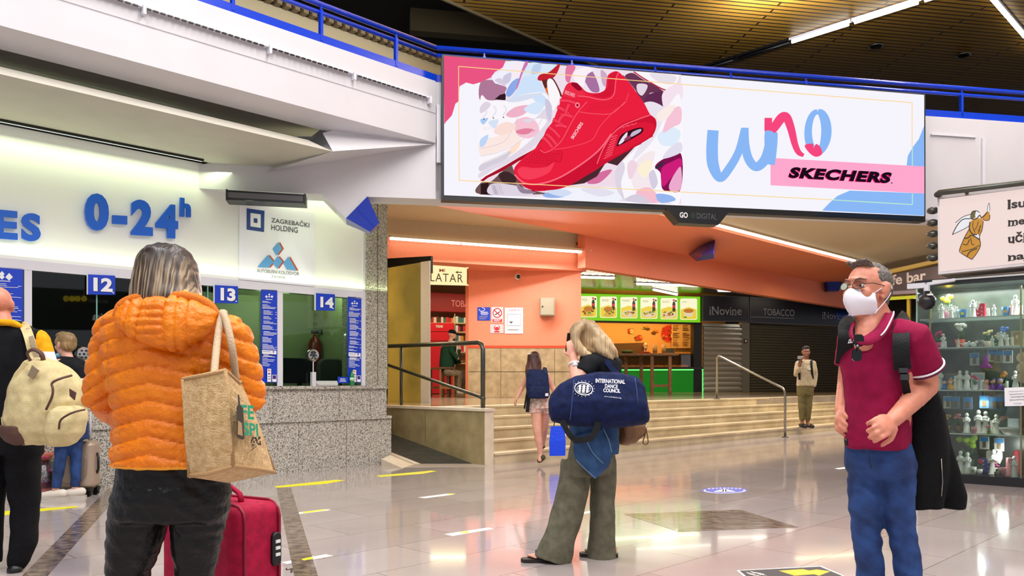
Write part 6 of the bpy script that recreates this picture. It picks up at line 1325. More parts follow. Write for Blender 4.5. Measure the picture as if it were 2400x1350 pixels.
def streak_mat(name, roots, ends, light, z0, z1, rough=.38):
    """hair: fine strands of two tones, roots to ends"""
    m_ = bpy.data.materials.new(name); m_.use_nodes = True; nt = m_.node_tree; b = nt.nodes['Principled BSDF']; L = nt.links.new
    tc = nt.nodes.new('ShaderNodeTexCoord'); mp = nt.nodes.new('ShaderNodeMapping'); mp.inputs['Scale'].default_value = (190, 14, 2.2); nz = nt.nodes.new('ShaderNodeTexNoise'); nz.inputs['Scale'].default_value = 1; nz.inputs['Detail'].default_value = 3
    rp = nt.nodes.new('ShaderNodeValToRGB'); rp.color_ramp.elements[0].color = rgb(*ends); rp.color_ramp.elements[1].color = rgb(*light); rp.color_ramp.elements[0].position = .44; rp.color_ramp.elements[1].position = .62
    sx = nt.nodes.new('ShaderNodeSeparateXYZ'); mr = nt.nodes.new('ShaderNodeMapRange'); mr.inputs[1].default_value = z0; mr.inputs[2].default_value = z1
    r2 = nt.nodes.new('ShaderNodeValToRGB'); r2.color_ramp.elements[0].color = rgb(*[int(x * .7) for x in roots]); r2.color_ramp.elements[1].color = rgb(*roots)
    mx = nt.nodes.new('ShaderNodeMix'); mx.data_type = 'RGBA'; bp = nt.nodes.new('ShaderNodeBump'); bp.inputs['Strength'].default_value = .55; bp.inputs['Distance'].default_value = .004
    L(tc.outputs['Object'], mp.inputs[0]); L(mp.outputs[0], nz.inputs['Vector']); L(nz.outputs['Fac'], rp.inputs['Fac']); L(nz.outputs['Fac'], r2.inputs['Fac']); L(tc.outputs['Object'], sx.inputs[0]); L(sx.outputs['Z'], mr.inputs[0])
    L(mr.outputs[0], mx.inputs[0]); L(rp.outputs['Color'], mx.inputs[6]); L(r2.outputs['Color'], mx.inputs[7]); L(mx.outputs[2], b.inputs['Base Color']); L(nz.outputs['Fac'], bp.inputs['Height']); L(bp.outputs[0], b.inputs['Normal']); b.inputs['Roughness'].default_value = rough
    return m_
class Pl3:
    """any plane through three points, for prints on bags"""
    def __init__(s, a, b, c): s.p = V(a); s.n = (V(b) - a).cross(V(c) - a).normalized(); s.n = -s.n if s.n.dot(V((0, 0, CH)) - V(a)) < 0 else s.n
    def on(s, px, py, lift=0.0):
        r = V(((px - CX) / F, 1, (HY - py) / F)); o = V((0, 0, CH)); t = (s.p + s.n * lift - o).dot(s.n) / r.dot(s.n); return o + r * t

# ---------------------------------------------------------------- woman in the orange quilted jacket
R = Rig(2.63)
ow = person(R(385, 1761), 'woman in orange quilted jacket and black leggings standing with her back turned')
h0 = R(390, 655)
v = Vol(); hd = head(v, h0, (0, 1, 0), Z3, .98); v.limb([h0 - Z3 * .08, R(390, 745)], [.052, .056])
v.loft(R.secs([(390, 745, 60, .06), (390, 775, 120, .09), (390, 850, 118, .1), (395, 960, 105, .1), (400, 1080, 115, .11), (400, 1170, 110, .11)]))
sg = {}
for nm, pts in (('A', ((285, 785, 0), (246, 930, .02), (292, 985, .24))), ('B', ((525, 790, 0), (572, 930, .02), (520, 985, .26)))):
    a_, b_, c_ = (R(*p) for p in pts); v.limb([a_, b_], [.045, .038]); v.limb([b_, c_], [.038, .026]); hand(v, c_, (0, .8, .1), (0, 0, -1), 1 if nm == 'A' else -1, .7, .92); sg[nm] = (a_, b_, c_)
for a_, b_, c_ in (((330, 1180, 0), (300, 1440, 0), (290, 1725, .03)), ((462, 1180, 0), (457, 1440, .0), (452, 1725, .03))):
    a_, b_, c_ = R(*a_), R(*b_), R(*c_); v.limb([a_, b_, c_], [.05, .036, .03]); v.limb([c_ - Z3 * .03, c_ + Y3 * .16 - Z3 * .045], [.04, .034])
v.build('body', SK_LIGHT, ow, .012)
z_of = lambda y: CH + (HY - y) / F * R.Y
XC = R(395, 900).x
OJ = mat('orange_quilt', (242, 136, 10), .42, c2=(228, 118, 6), nscale=9, bump=.35, bscale=60, spec=.4)
def quilt(c, n):
    """puffed bands sewn along slanting seams, lower at the spine"""
    x = c.x - XC; side = abs(x) > .185
    zz_ = c.z + (.22 * abs(x) if not side else .5 * (abs(x) - .185) + .0407)
    if side: zz_ += .9 * (.13 - 0)
    ph = (zz_ / .0545) % 1.0; g = abs(ph - .5) * 2; d = .013 * (1 - g ** 4) - .008
    d += .0028 * noise.noise(V((c.x * 34, c.y * 34, c.z * 60))) + .004 * noise.noise(c * 9)
    for sx_ in (-.135, .13):
        e = abs(x - sx_ - .03 * (c.z - 1.1) * (1 if sx_ > 0 else -1)); 
        if e < .008 and c.z < 1.33 and n.y < 0: d -= .005 * (1 - e / .008)
    return d
v = Vol()
v.loft(R.secs([(392, 712, 78, .075), (392, 728, 118, .1), (392, 752, 142, .125), (391, 800, 146, .145), (390, 860, 138, .15), (394, 930, 124, .145), (400, 1000, 124, .15), (405, 1055, 133, .155), (408, 1086, 137, .16)]), 28)
for a_, b_, c_ in (sg['A'], sg['B']):
    o_ = V((-.006, 0, .0)) if a_ is sg['A'][0] else V((.006, 0, 0))
    v.limb([a_ + o_ + Z3 * .005, (a_ + b_) / 2 + o_ * 2, b_ + o_, (b_ + c_) / 2, c_], [.076, .07, .062, .055, .046], 18)
jk = v.build('jacket', OJ, ow, .0062, 3, .5, quilt, [(mat('orange_hem', (250, 168, 30), .5), lambda c, n: c.z < z_of(1083) - 0 and abs(c.x - XC) < .23)])
# hood lying on the back: a shield-shaped pad with sewn panels and a ribbed rim
v = Vol()
hb = -.15
v.loft(R.secs([(392, 692, 60, .05, -.08), (392, 708, 100, .06, -.105), (391, 735, 117, .055, -.13), (390, 762, 112, .05, -.145), (391, 790, 84, .042, -.155), (400, 812, 46, .03, -.16), (408, 826, 18, .016, -.155)]), 24)
xs_ = [R(x, 760).x for x in (318, 350, 378, 437, 462, 486)]; zs_ = [z_of(y) for y in (733, 752, 770, 790)]
def hoodq(c, n):
    d = .003 * noise.noise(c * 40) + .003 * noise.noise(c * 14)
    for x in xs_:
        e = abs(c.x - x - .25 * (c.z - z_of(760)) * (1 if x < XC else -1) * .3)
        if e < .007: d -= .009 * (1 - e / .007)
    if xs_[2] < c.x < xs_[3]:
        for z in zs_:
            e = abs(c.z - z)
            if e < .007: d -= .009 * (1 - e / .007)
    return d
hood = v.build('hood', OJ, ow, .006, 3, .5, hoodq)
m_ = MB(); rim = spline([R(x, y, d) for x, y, d in ((276, 742, -.13), (285, 716, -.13), (318, 700, -.125), (390, 694, -.115), (450, 698, -.125), (490, 716, -.13), (507, 744, -.13))], 5, False); m_.tube(rim, .016, 10); m_.build('hood_rim', mat('orange_rib', (236, 124, 6), .7, bump=.6, bscale=300), hood, True)
m_ = MB(); rim = spline([R(x, y, d) for x, y, d in ((330, 700, -.03), (360, 690, -.09), (392, 688, -.1), (425, 689, -.09), (458, 702, -.03))], 5, False); m_.tube(rim, .02, 10); m_.build('hood_lining', mat('orange_light', (252, 168, 44), .6), hood, True)
# long straight hair, dark with pale streaks
HS = streak_mat('streaked_hair', (44, 32, 28), (60, 47, 38), (170, 148, 116), z_of(650), z_of(600))
v = Vol(); v.loft(R.secs([(390, 573, 18, .03, .0), (390, 578, 36, .06), (390, 590, 52, .09), (390, 612, 63, .108), (391, 645, 70, .118, -.006), (390, 675, 75, .115, -.02), (389, 700, 78, .1, -.045), (388, 722, 76, .075, -.06)]), 26, None, 2.15)
v.build('hair', HS, ow, .007, 4, .5, lambda c, n: .004 * noise.noise(V((c.x * 70, c.y * 70, c.z * 4))))
LEA = mat('black_leather', (15, 16, 17), .38, spec=.3, bump=.3, bscale=40)
v = Vol(); v.loft(R.secs([(404, 1062, 120, .125), (406, 1110, 127, .13), (404, 1160, 134, .14), (398, 1215, 136, .13)]), 26)
v.limb([R(330, 1190), R(316, 1260), R(298, 1350), R(292, 1430), R(290, 1560), R(288, 1715)], [.096, .088, .069, .062, .06, .042]); v.limb([R(465, 1190), R(462, 1260), R(458, 1350), R(456, 1430), R(455, 1560), R(452, 1715)], [.092, .082, .06, .055, .056, .042])
def crease(c, n):
    a_ = .0045 * noise.noise(V((c.x * 4, c.y * 4, c.z * 30 + c.x * 30))); return a_ + .004 * noise.noise(V((c.x * 8, c.y * 8, c.z * 60)))
v.build('leggings', LEA, ow, .009, 3, .5, crease)
for x in (290, 452):
    v = Vol(); c = R(x, 1728); v.limb([c - Y3 * .05 - Z3 * .01, c + Y3 * .18 - Z3 * .015], [.046, .042]); v.build('shoe', BLACK, ow, .01)
# jute shopper on her shoulder
JU = mat('jute', (224, 192, 142), .9, c2=(196, 160, 108), nscale=70, bump=.6, bscale=260, detail=4)
tote = thing('jute_bag', R(500, 1110, -.25), 'brown jute shopping bag with green letters hanging from the orange-jacketed woman’s shoulder', 'bag')
yn, yf = 2.27, 2.62
nt = [at(*p, yn) for p in ((429, 889), (478, 880), (528, 868))]; nb = [at(*p, yn) for p in ((444, 1115), (494, 1108), (547, 1092))]
ft = [at(470, 905, yf), at(520, 900, yf), at(566, 894, yf)]; fb = [at(500, 1104, yf), at(572, 1110, yf), at(643, 1106, yf)]
m_ = MB()
rows = 8; grid = []
def lerp(a, b, t): return a + (b - a) * t
loop_t = [nt[0], nt[1] + V((0, -.012, 0)), nt[2], lerp(nt[2], ft[2], .5) + V((.015, 0, -.02)), ft[2], ft[1], ft[0], lerp(ft[0], nt[0], .5) - V((.01, 0, 0))]
loop_b = [nb[0], nb[1] + V((0, -.02, 0)), nb[2], lerp(nb[2], fb[2], .5) + V((.012, 0, 0)), fb[2], fb[1], fb[0], lerp(fb[0], nb[0], .5)]
rings = []
for j in range(rows + 1):
    t_ = j / rows; bul = math.sin(PI * t_) * .012; ring = []
    cen = sum((lerp(a, b, t_) for a, b in zip(loop_t, loop_b)), V((0, 0, 0))) / 8
    for a, b in zip(loop_t, loop_b): p = lerp(a, b, t_); ring.append(p + (p - cen).normalized() * bul)
    rings.append(ring)
m_.rings(rings, False); i = len(m_.v); m_.addv([rings[-1][k] for k in range(8)] + [sum(rings[-1], V((0, 0, 0))) / 8 - Z3 * .03])
for k in range(8): m_.face((i + k, i + (k + 1) % 8, i + 8))
o = m_.build('bag_body', JU, tote, False); o.modifiers.new('thick', 'SOLIDIFY').thickness = .004
SEAM = mat('jute_seam', (190, 152, 104), .9, bump=.5, bscale=300)
m_ = MB(); m_.tube(loop_t, .006, 6, closed=True); m_.tube(loop_b, .007, 6, closed=True); m_.tube([nt[2], nb[2]], .006, 6); m_.tube([nt[0], nb[0]], .006, 6); m_.tube([ft[2], fb[2]], .006, 6); m_.build('piping', SEAM, o, True)
HAN = mat('cotton_rope', (208, 182, 148), .9, bump=.5, bscale=300)
m_ = MB(); m_.tube(spline([at(501, 885, yn + .015), at(508, 810, 2.40), at(517, 752, 2.475), at(524, 733, 2.52), at(529, 742, 2.60)], 5, False), .011, 8); m_.build('handle', HAN, tote, True)
m_ = MB(); m_.tube(spline([at(553, 890, yn + .2), at(544, 815, 2.42), at(530, 752, 2.46), at(520, 733, 2.51), at(524, 742, 2.60)], 5, False), .011, 8); m_.build('handle', HAN, tote, True)
pp = Pl3(nt[2] + V((.02, 0, 0)), nb[2] + V((.02, 0, 0)), fb[2] + V((.02, 0, 0))); a = Art(pp, .003, .0008); GP = mat('print_green', (22, 150, 112), .8); DP = mat('print_sepia', (58, 48, 38), .8)
a.textq('FE', (566, 981), (596, 984), (565, 948), GP, .03); a.textq('SPI', (571, 1020), (606, 1024), (569, 989), GP, .03)
a.poly([(557, 924), (561, 926), (563, 948), (570, 958), (573, 1028), (568, 1031), (555, 1025), (554, 955), (558, 948)], DP); a.poly([(558, 985), (567, 992), (569, 1022), (557, 1018)], mat('print_tan', (170, 140, 100), .8))
r_ = random.Random(4)
for k in range(26): a.disc(r_.uniform(588, 612), r_.uniform(1024, 1044), 2.2, 2.6, DP, 6)
for k in range(4): a.stroke([(588 + 3 * k, 1040), (592 + 3 * k, 1052 - 2 * k), (586 + 4 * k, 1058 - 3 * k)], 1.2, DP)
for k in range(3): a.stroke([(614 + 4 * k, 1030), (616 + 3 * k, 1050)], .9, mat('print_rose', (170, 110, 90), .8))
a.build('print', tote)
# magenta suitcase behind her
MG = cloth('magenta_cloth', (176, 12, 62), (150, 8, 50), .7, 30, .3, 300)
c0 = at(555, 895, 2.95); c0.z = 0; dl, dr_ = V((-.87, .5, 0)).normalized(), V((.5, .87, 0)).normalized()
sc_ = thing('suitcase', c0 + dl * .22 + dr_ * .12, 'magenta soft suitcase standing behind the orange-jacketed woman’s legs', 'suitcase')
cc = c0 + dl * .22 + dr_ * .12 + Z3 * .41
v = Vol(); v.m.rbox(cc, (.44, .24, .66), dl, dr_, Z3, .05, 5); v.build('shell', MG, sc_, .012, 5, .5)
for z in (-.0,):
    for o_ in (.085, -.085):
        m_ = MB(); pth = []
        for sx, sz in ((1, -1), (1, 1), (-1, 1), (-1, -1)):
            for k in range(4): t_ = (k / 3) * PI / 2; q = {(1, 1): (math.cos(t_), math.sin(t_)), (-1, 1): (-math.sin(t_), math.cos(t_)), (-1, -1): (-math.cos(t_), -math.sin(t_)), (1, -1): (math.sin(t_), -math.cos(t_))}[(sx, sz)]; pth.append(cc + dl * (sx * .165 + q[0] * .058) + Z3 * (sz * .275 + q[1] * .058) + dr_ * o_)
        m_.tube(pth, .006, 6, closed=True); m_.build('piping', mat('magenta_piping', (140, 8, 46), .5), sc_, True)
m_ = MB(); q0 = c0 - dl * .004 + dr_ * .185 + Z3 * .56; m_.rbox(q0, (.13, .045, .02), Z3, dr_, -dl, .02, 4); lk = m_.build('combination_lock', BLACK, sc_); m_ = MB()
for k in range(3): m_.box(q0 - dl * .012 + Z3 * (.03 - .025 * k), (.012, .022, .004), Z3, dr_, -dl)
m_.build('number_wheels', SHED, lk)
m_ = MB(); m_.tube([cc + dl * x + Z3 * z for x, z in ((-.11, .325), (-.1, .36), (-.06, .38), (.06, .38), (.1, .36), (.11, .325))], .02, 8, flat=.5); m_.build('top_handle', MG, sc_, True)
m_ = MB(); q0 = c0 - dl * .012 + dr_ * .12 + Z3 * .37; m_.tube([q0 - dr_ * .07, q0 - dl * .03 - dr_ * .04, q0 - dl * .03 + dr_ * .04, q0 + dr_ * .07], .016, 8, flat=.5); m_.build('side_handle', MG, sc_, True)
m_ = MB(); m_.ball(c0 - dl * .012 + dr_ * .03 + Z3 * .41, .012); m_.build('rivet', STEEL, sc_, True)
m_ = MB(); m_.tube([c0 + dr_ * .245 + Z3 * .47, c0 + dr_ * .275 + Z3 * .465, c0 + dr_ * .27 + Z3 * .45], .005, 6); m_.build('zip_pull', STEEL, sc_, True)
for sx, sy in ((-.17, -.09), (.17, -.09), (-.17, .09), (.17, .09)):
    m_ = MB(); q = cc + dl * sx + dr_ * sy; q = V((q.x, q.y, 0)); m_.lathe([(.0, -.02), (.03, -.02), (.034, -.01), (.034, .01), (.03, .02), (.0, .02)], q + Z3 * .034, 14, M(((dl.x, 0, dr_.x), (dl.y, 0, dr_.y), (0, 1, 0)))); m_.box(q + Z3 * .072, (.035, .05, .02), dl, dr_); m_.build('wheel', BLACK, sc_)

# ---------------------------------------------------------------- man in the burgundy polo shirt
R = Rig(3.55); K_ = R.m
mn = person(R(2085, 1543), 'man in burgundy polo shirt, jeans and white face mask, looking left')
fx = V((-.78, -.62, .02)).normalized(); xd = V((.62, -.78, 0)).normalized()      # facing / his left-hand side
tx = V((-.66, -.75, 0)).normalized(); tside = V((.75, -.66, 0))
hc = R(2033, 682); v = Vol(); hf = V((-.86, -.5, .07)).normalized(); hd = head(v, hc, hf, Z3, 1.08)
v.limb([hc - Z3 * .05 - hf * .015, R(2052, 745, .01), R(2060, 790, .03)], [.062, .066, .075])
v.loft(R.secs([(2060, 775, 60, .07, .02), (2060, 800, 72, .09, .02), (2058, 870, 74, .11, .02), (2055, 960, 68, .11, .02), (2056, 1050, 66, .11, .02), (2062, 1100, 66, .11, .02)], tside))
eB, wB, sB = R(2172, 905, -.02), R(2092, 985, -.24), R(2136, 800, -.1)
eA, wA, sA = R(1985, 900, .22), R(1972, 962, .10), R(2000, 800, .2)
v.limb([sB, (sB + eB) / 2 + V((.012, 0, 0)), eB], [.062, .06, .05]); v.limb([eB, lerp(eB, wB, .35), wB], [.05, .047, .033]); hand(v, wB, R(2052, 1008, -.33) - wB, (-.45, .75, -.5), 1, .95, 1.12)
v.limb([sA, eA], [.055, .043]); v.limb([eA, wA], [.043, .03]); hand(v, wA, R(1968, 985, .02) - wA, (.9, .3, -.1), -1, .75, 1.1)
LPX = (((2030, 1075), (2031, 1115), (2029, 1180), (2030, 1235), (2034, 1290), (2042, 1350), (2052, 1430), (2060, 1500)), (.088, .083, .073, .065, .06, .062, .062, .063), .05), (((2096, 1075), (2099, 1115), (2104, 1180), (2112, 1235), (2122, 1290), (2130, 1350), (2140, 1430), (2148, 1500)), (.088, .083, .071, .061, .058, .06, .062, .063), -.0)
for px, rs, dd in LPX:
    q = [R(x, y, dd) for x, y in px]; v.limb(q, [r * .78 for r in rs[:-1]] + [.04]); v.limb([q[-1] - Z3 * .01, q[-1] + tx * .17 - Z3 * .05], [.042, .038])
v.limb([R(2042, 745, .0), R(2034, 775, -.03), R(2028, 805, -.045)], [.06, .056, .05])
v.build('body', SK_RUDDY, mn, .0065, 2, .4, lambda c, n: .0012 * noise.noise(c * 60))
GREYH = mat('grey_hair', (140, 132, 124), .6, c2=(62, 58, 56), nscale=150, bump=.6, bscale=200)
v = Vol(); P = hd['P']
for x, y, z, a_, b_, c_ in ((0, -.04, .045, .076, .078, .07), (0, -.05, .01, .075, .062, .07), (0, -.012, .085, .06, .062, .034), (0, -.052, -.035, .06, .048, .045), (.05, -.012, .045, .028, .05, .045), (-.05, -.012, .045, .028, .05, .045)): v.ball(P(x, y, z), (a_ * 1.04, b_ * 1.04, c_ * 1.04), hd['R'])
r_ = random.Random(2)
for k in range(34): x = r_.uniform(-.045, .045); v.limb([P(x, .035, .095), P(x * 1.15, .06 + r_.uniform(0, .016), .106 + r_.uniform(0, .014))], [.008, .004], 6)
def hair_only(c, n): return .003 * noise.noise(c * 90)
v.build('hair', GREYH, mn, .006, 2, .4, hair_only)
face_parts(mn, hd, mat('brow_grey', (120, 96, 84), .7), True, False)
# mask with ear loops
WM = mat('mask_white', (240, 240, 248), .8, bump=.1, bscale=200)
m_ = MB(); rows = []
for z, spread, y0 in ((.0, .056, .1), (-.012, .066, .117), (-.035, .074, .122), (-.065, .074, .116), (-.095, .066, .098), (-.115, .05, .078)):
    ring = []
    for k in range(-7, 8): a_ = k / 7; x = a_ * spread; y = y0 - .088 * (abs(a_) ** 1.7) - (.03 if z < -.1 else 0) * 0; ring.append(P(x, y + .008, z - .012 * abs(a_) * (1 if z > -.05 else -1)))
    rows.append(ring)
i0 = len(m_.v)
for r in rows: m_.addv(r)
for a_ in range(len(rows) - 1):
    for k in range(14): m_.face((a_ * 15 + k, a_ * 15 + k + 1, (a_ + 1) * 15 + k + 1, (a_ + 1) * 15 + k))
o = m_.build('face_mask', WM, mn, True); so = o.modifiers.new('thick', 'SOLIDIFY'); so.thickness = .003; o.modifiers.new('round', 'SUBSURF').render_levels = 1
for q in (-1, 1):
    m_ = MB(); m_.tube(spline([P(q * .056, .034, -.018), P(q * .077, .005, .008), P(q * .084, -.022, .02), P(q * .086, -.034, .004)], 4, False), .0035, 6, flat=.6); m_.tube(spline([P(q * .058, .03, -.1), P(q * .072, .0, -.06), P(q * .08, -.018, -.034), P(q * .084, -.03, -.012)], 4, False), .0035, 6, flat=.6); m_.build('ear_loop', WM, o, True)
# spectacles
gl = MB(); FRM = mat('spectacle_frame', (70, 62, 56), .3, metal=.6)
g0 = None
for q in (-1, 1):
    ring = [P(q * .033 + .022 * math.cos(t), .108 - .012 * abs(math.cos(t) * .5 + q * .5), .008 + .015 * math.sin(t)) for t in [2 * PI * k / 16 for k in range(16)]]
    gl.tube(ring, .0016, 6, closed=True); gl.tube([P(q * .056, .096, .012), P(q * .074, .07, .016), P(q * .082, .0, .012), P(q * .082, -.02, -.004)], .0018, 6)
gl.tube([P(-.011, .112, .01), P(0, .116, .013), P(.011, .112, .01)], .0016, 6); go = gl.build('spectacles', FRM, mn, True)
for q in (-1, 1):
    m_ = MB(); m_.poly([P(q * .033 + .021 * math.cos(t), .108 - .012 * abs(math.cos(t) * .5 + q * .5), .008 + .0145 * math.sin(t)) for t in [2 * PI * k / 16 for k in range(16)]]); m_.build('lens', glass('lens_glass', (245, 245, 245), .08), go)
# polo shirt
PO = cloth('burgundy_knit', (150, 10, 66), (132, 6, 56), .85, 14, .3, 350)
WTR = mat('white_trim', (236, 232, 236), .7)
zq = lambda y: CH + (HY - y) / F * R.Y
v = Vol()
v.loft(R.secs([(2060, 752, 40, .065, .04), (2063, 764, 64, .095, .03), (2064, 785, 82, .125, .02), (2062, 830, 86, .14, .02), (2058, 880, 79, .15, .02), (2056, 940, 75, .15, .02), (2057, 1000, 75, .15, .01), (2058, 1050, 74, .15, .01)], tside), 28)
sl = lerp(sB, eB, .62) + V((.01, -.01, 0))
v.cut([sB + V((-.07, .03, .035)), sB + Z3 * .01, lerp(sB, eB, .35) + V((.008, 0, 0)), sl], [.07, .084, .082, .078], 18)
v.cut([sA + V((.05, .0, .03)), sA, lerp(sA, eA, .6)], [.07, .076, .07], 18)
dB = (eB - sB).normalized()
def sleeve_band(c, n): t_ = (c - sl).dot(dB); return -.022 < t_ < -.010 and c.x > R(2112, 850).x and (c - sl).length < .13
po = v.build('polo_shirt', PO, mn, .0085, 3, .5, lambda c, n: .006 * noise.noise(V((c.x * 9, c.y * 9, c.z * 5))) + .003 * noise.noise(c * 28), None, lambda c, n: n.y < .35 and inside_poly(*px_of(c), [(1996, 730), (2076, 730), (2066, 752), (2030, 788), (2012, 806), (2003, 795)]))
up_ = dB.cross(Y3).normalized(); u2_ = dB.cross(up_).normalized(); m_ = MB(); m_.tube([sl - dB * .014 + (up_ * math.cos(t) + u2_ * math.sin(t)) * .081 for t in [2 * PI * k / 28 for k in range(28)]], .0045, 8, closed=True); m_.build('sleeve_stripe', WTR, po, True); m_ = MB(); m_.tube([sl - dB * .004 + (up_ * math.cos(t) + u2_ * math.sin(t)) * .08 for t in [2 * PI * k / 28 for k in range(28)]], .005, 8, closed=True); m_.build('sleeve_rim', mat('burgundy_rib', (96, 8, 58), .8), po, True)
# collar wings with white line, placket
nk = R(2052, 760, .01)
def collar(side):
    m_ = MB(); pts = []
    if side > 0: top = [(2003, 795, -.16), (2030, 785, -.14), (2055, 765, -.11), (2073, 735, -.06), (2076, 722, .02)]; bot = [(2012, 806, -.175), (2042, 806, -.18), (2074, 785, -.165), (2094, 748, -.1), (2098, 734, .0)]
    else: top = [(2003, 795, -.16), (1999, 775, -.12), (2006, 755, -.02)]; bot = [(2000, 800, -.15), (1992, 785, -.1), (1998, 757, .0)]
    a_, b_ = spline(top, 4, False), spline(bot, 4, False); A_ = [R(*p) for p in a_]; B_ = [R(*p) for p in b_]; i = m_.addv(A_); j = m_.addv(B_); m_.use(PO)
    for k in range(len(A_) - 1): m_.face((i + k, i + k + 1, j + k + 1, j + k))
    o = m_.build('collar', None, po, True); so = o.modifiers.new('t', 'SOLIDIFY'); so.thickness = .006
    m_ = MB(); n_ = len(B_); q0 = 0 if side < 0 else int(n_ * .42); m_.tube([lerp(b, a, .22) + V((0, -.006, .001)) for a, b in zip(A_, B_)][q0:], .0036, 6); m_.build('collar_stripe', WTR, o, True)
collar(1); collar(-1)
m_ = MB(); q = [(1988, 795), (1996, 798), (2000, 792), (2006, 812), (1999, 818), (2002, 806)]
ax_ = R(1996, 803, -.135); pe = Pl3(ax_, ax_ + Z3, ax_ + tside); a = Art(pe, .004, .0008); a.stroke([(1989, 803), (1991, 796), (1994, 797), (1993, 803)], 1.6, WTR, 3); a.stroke([(1994, 803), (1995, 793), (1998, 795), (1997, 802)], 1.6, WTR, 3); a.line((1987, 804), (1999, 802.5), 1.6, WTR); a.build('emblem', po)
sgl = thing('sunglasses', R(2012, 830, -.16), 'black sunglasses hanging from the burgundy shirt’s open collar', 'sunglasses')
for (x, y) in ((2013, 798), (2008, 832)):
    m_ = MB(); m_.rbox(R(x, y, -.165), (.042, .052, .006), X3, Z3, Y3, .016, 4); m_.build('lens', mat('dark_lens', (12, 12, 14), .08), sgl)
m_ = MB(); m_.tube([R(2013, 806, -.17), R(2010, 824, -.17)], .004, 6); m_.tube([R(2016, 788, -.165), R(2018, 786, -.15), R(2011, 800, -.155), R(2004, 836, -.15)], .003, 6); m_.build('frame', BLACK, sgl, True); m_ = MB(); m_.ball(R(2010, 811, -.172), .006); m_.build('hinge', STEEL, sgl, True)
# jeans
DEN = mat('blue_denim', (34, 72, 134), .8, c2=(18, 44, 92), nscale=11, bump=.3, bscale=260, detail=5)
v = Vol()
v.loft(R.secs([(2056, 1030, 69, .125, .02), (2060, 1060, 73, .13, .02), (2063, 1085, 75, .13, .02), (2065, 1108, 71, .115, .02), (2066, 1118, 50, .09, .02)], tside), 26)
for px, rs, dd in LPX: v.cut([R(x, y, dd) for x, y in px], rs, 18)
def jfold(c, n):
    k = max(0, 1 - abs(c.z - zq(1240)) / .16) + max(0, 1 - abs(c.z - zq(1120)) / .12) + max(0, 1 - abs(c.z - zq(1400)) / .3); return .009 * k * noise.noise(V((c.x * 8, c.y * 8, c.z * 26 + c.x * 14))) + .003 * noise.noise(c * 16)
jn = v.build('jeans', DEN, mn, .0085, 5, .5, jfold)
STI = mat('jean_stitch', (150, 150, 150), .8)
m_ = MB(); m_.tube([R(2032, 1050, -.14), R(2038, 1080, -.15), R(2042, 1098, -.145)], .003, 6); m_.build('fly_seam', mat('denim_dark', (14, 34, 74), .8), jn, True)
m_ = MB(); m_.tube([R(1982, 1028, -.06), R(1984, 1044, -.06)], .008, 6); m_.build('belt', BLACK, mn, True)
for c in (R(2056, 1520, .05), R(2142, 1520, -.05)):
    v = Vol(); v.limb([c - tx * .04, c + tx * .12, c + tx * .2 - Z3 * .01], [.05, .05, .038]); v.build('shoe', mat('shoe_brown', (70, 50, 40), .5), mn, .01)
# backpack he wears and the jacket hung on it
BPK = cloth('black_nylon', (16, 17, 20), (10, 11, 13), .6, 20, .3, 200)
bp = thing('backpack', R(2120, 960, .2), 'black backpack worn by the man in the burgundy polo shirt', 'backpack')
v = Vol(); bc = R(2098, 880, .2); v.m.rbox(bc, (.22, .16, .36), tside, -tx, Z3, .06, 4); v.build('pack', BPK, bp, .014, 4)
def strap(pts, w_, root, name, m__, th_=.006):
    q = spline(pts, 4, False); P_ = [R(*p[:3]) for p in q]; m_ = MB()
    rings = []
    for i, p in enumerate(P_):
        t_ = (P_[min(i + 1, len(P_) - 1)] - P_[max(i - 1, 0)]).normalized(); s_ = t_.cross((p - V((0, 0, CH))).normalized()).normalized(); nn = t_.cross(s_); rings.append([p + s_ * w_ / 2 + nn * th_ / 2, p - s_ * w_ / 2 + nn * th_ / 2, p - s_ * w_ / 2 - nn * th_ / 2, p + s_ * w_ / 2 - nn * th_ / 2])
    m_.rings(rings); return m_.build(name, m__, root, True, angle=40)
strap([(2106, 744, .06), (2112, 752, -.06), (2112, 790, -.155), (2112, 830, -.17), (2116, 866, -.165)], .066, bp, 'strap', BPK, .014); strap([(2114, 862, -.17), (2119, 885, -.165), (2128, 930, -.12), (2140, 960, -.02)], .03, bp, 'strap_web', BPK)
strap([(1998, 752, .1), (1985, 765, .02), (1984, 800, -.02), (1978, 850, .06)], .07, bp, 'strap', BPK, .02)
m_ = MB(); m_.box(R(2117, 868, -.182), (.036, .008, .02)); m_.box(R(2120, 884, -.182), (.036, .01, .024)); m_.build('buckle', mat('buckle_grey', (50, 52, 54), .3), bp)
jb = thing('jacket', R(2195, 1200, .12), 'black jacket draped over the burgundy-shirted man’s backpack, hanging to his knee', 'jacket')
v = Vol(); BJ = cloth('black_fleece', (13, 15, 16), (9, 10, 11), .9, 30, .3, 200)
v.loft(R.secs([(2160, 905, 30, .05, .05), (2166, 935, 38, .06, .06), (2172, 990, 44, .06, .06), (2174, 1060, 50, .06, .06), (2172, 1130, 50, .055, .05), (2168, 1195, 44, .05, .05)]), 20)
v.loft(R.secs([(2195, 960, 16, .045, .1), (2205, 1040, 22, .05, .1), (2222, 1110, 26, .05, .1), (2233, 1160, 31, .055, .1), (2235, 1192, 26, .045, .1)]), 18)
v.build('shell', BJ, jb, .01, 4, .5, lambda c, n: .01 * noise.noise(V((c.x * 13, c.y * 10, c.z * 2.5))))
m_ = MB(); m_.tube([R(2206, 1075, .0), R(2209, 1130, .0), R(2206, 1163, .0)], .003, 6); m_.build('zip', STEEL, jb, True)

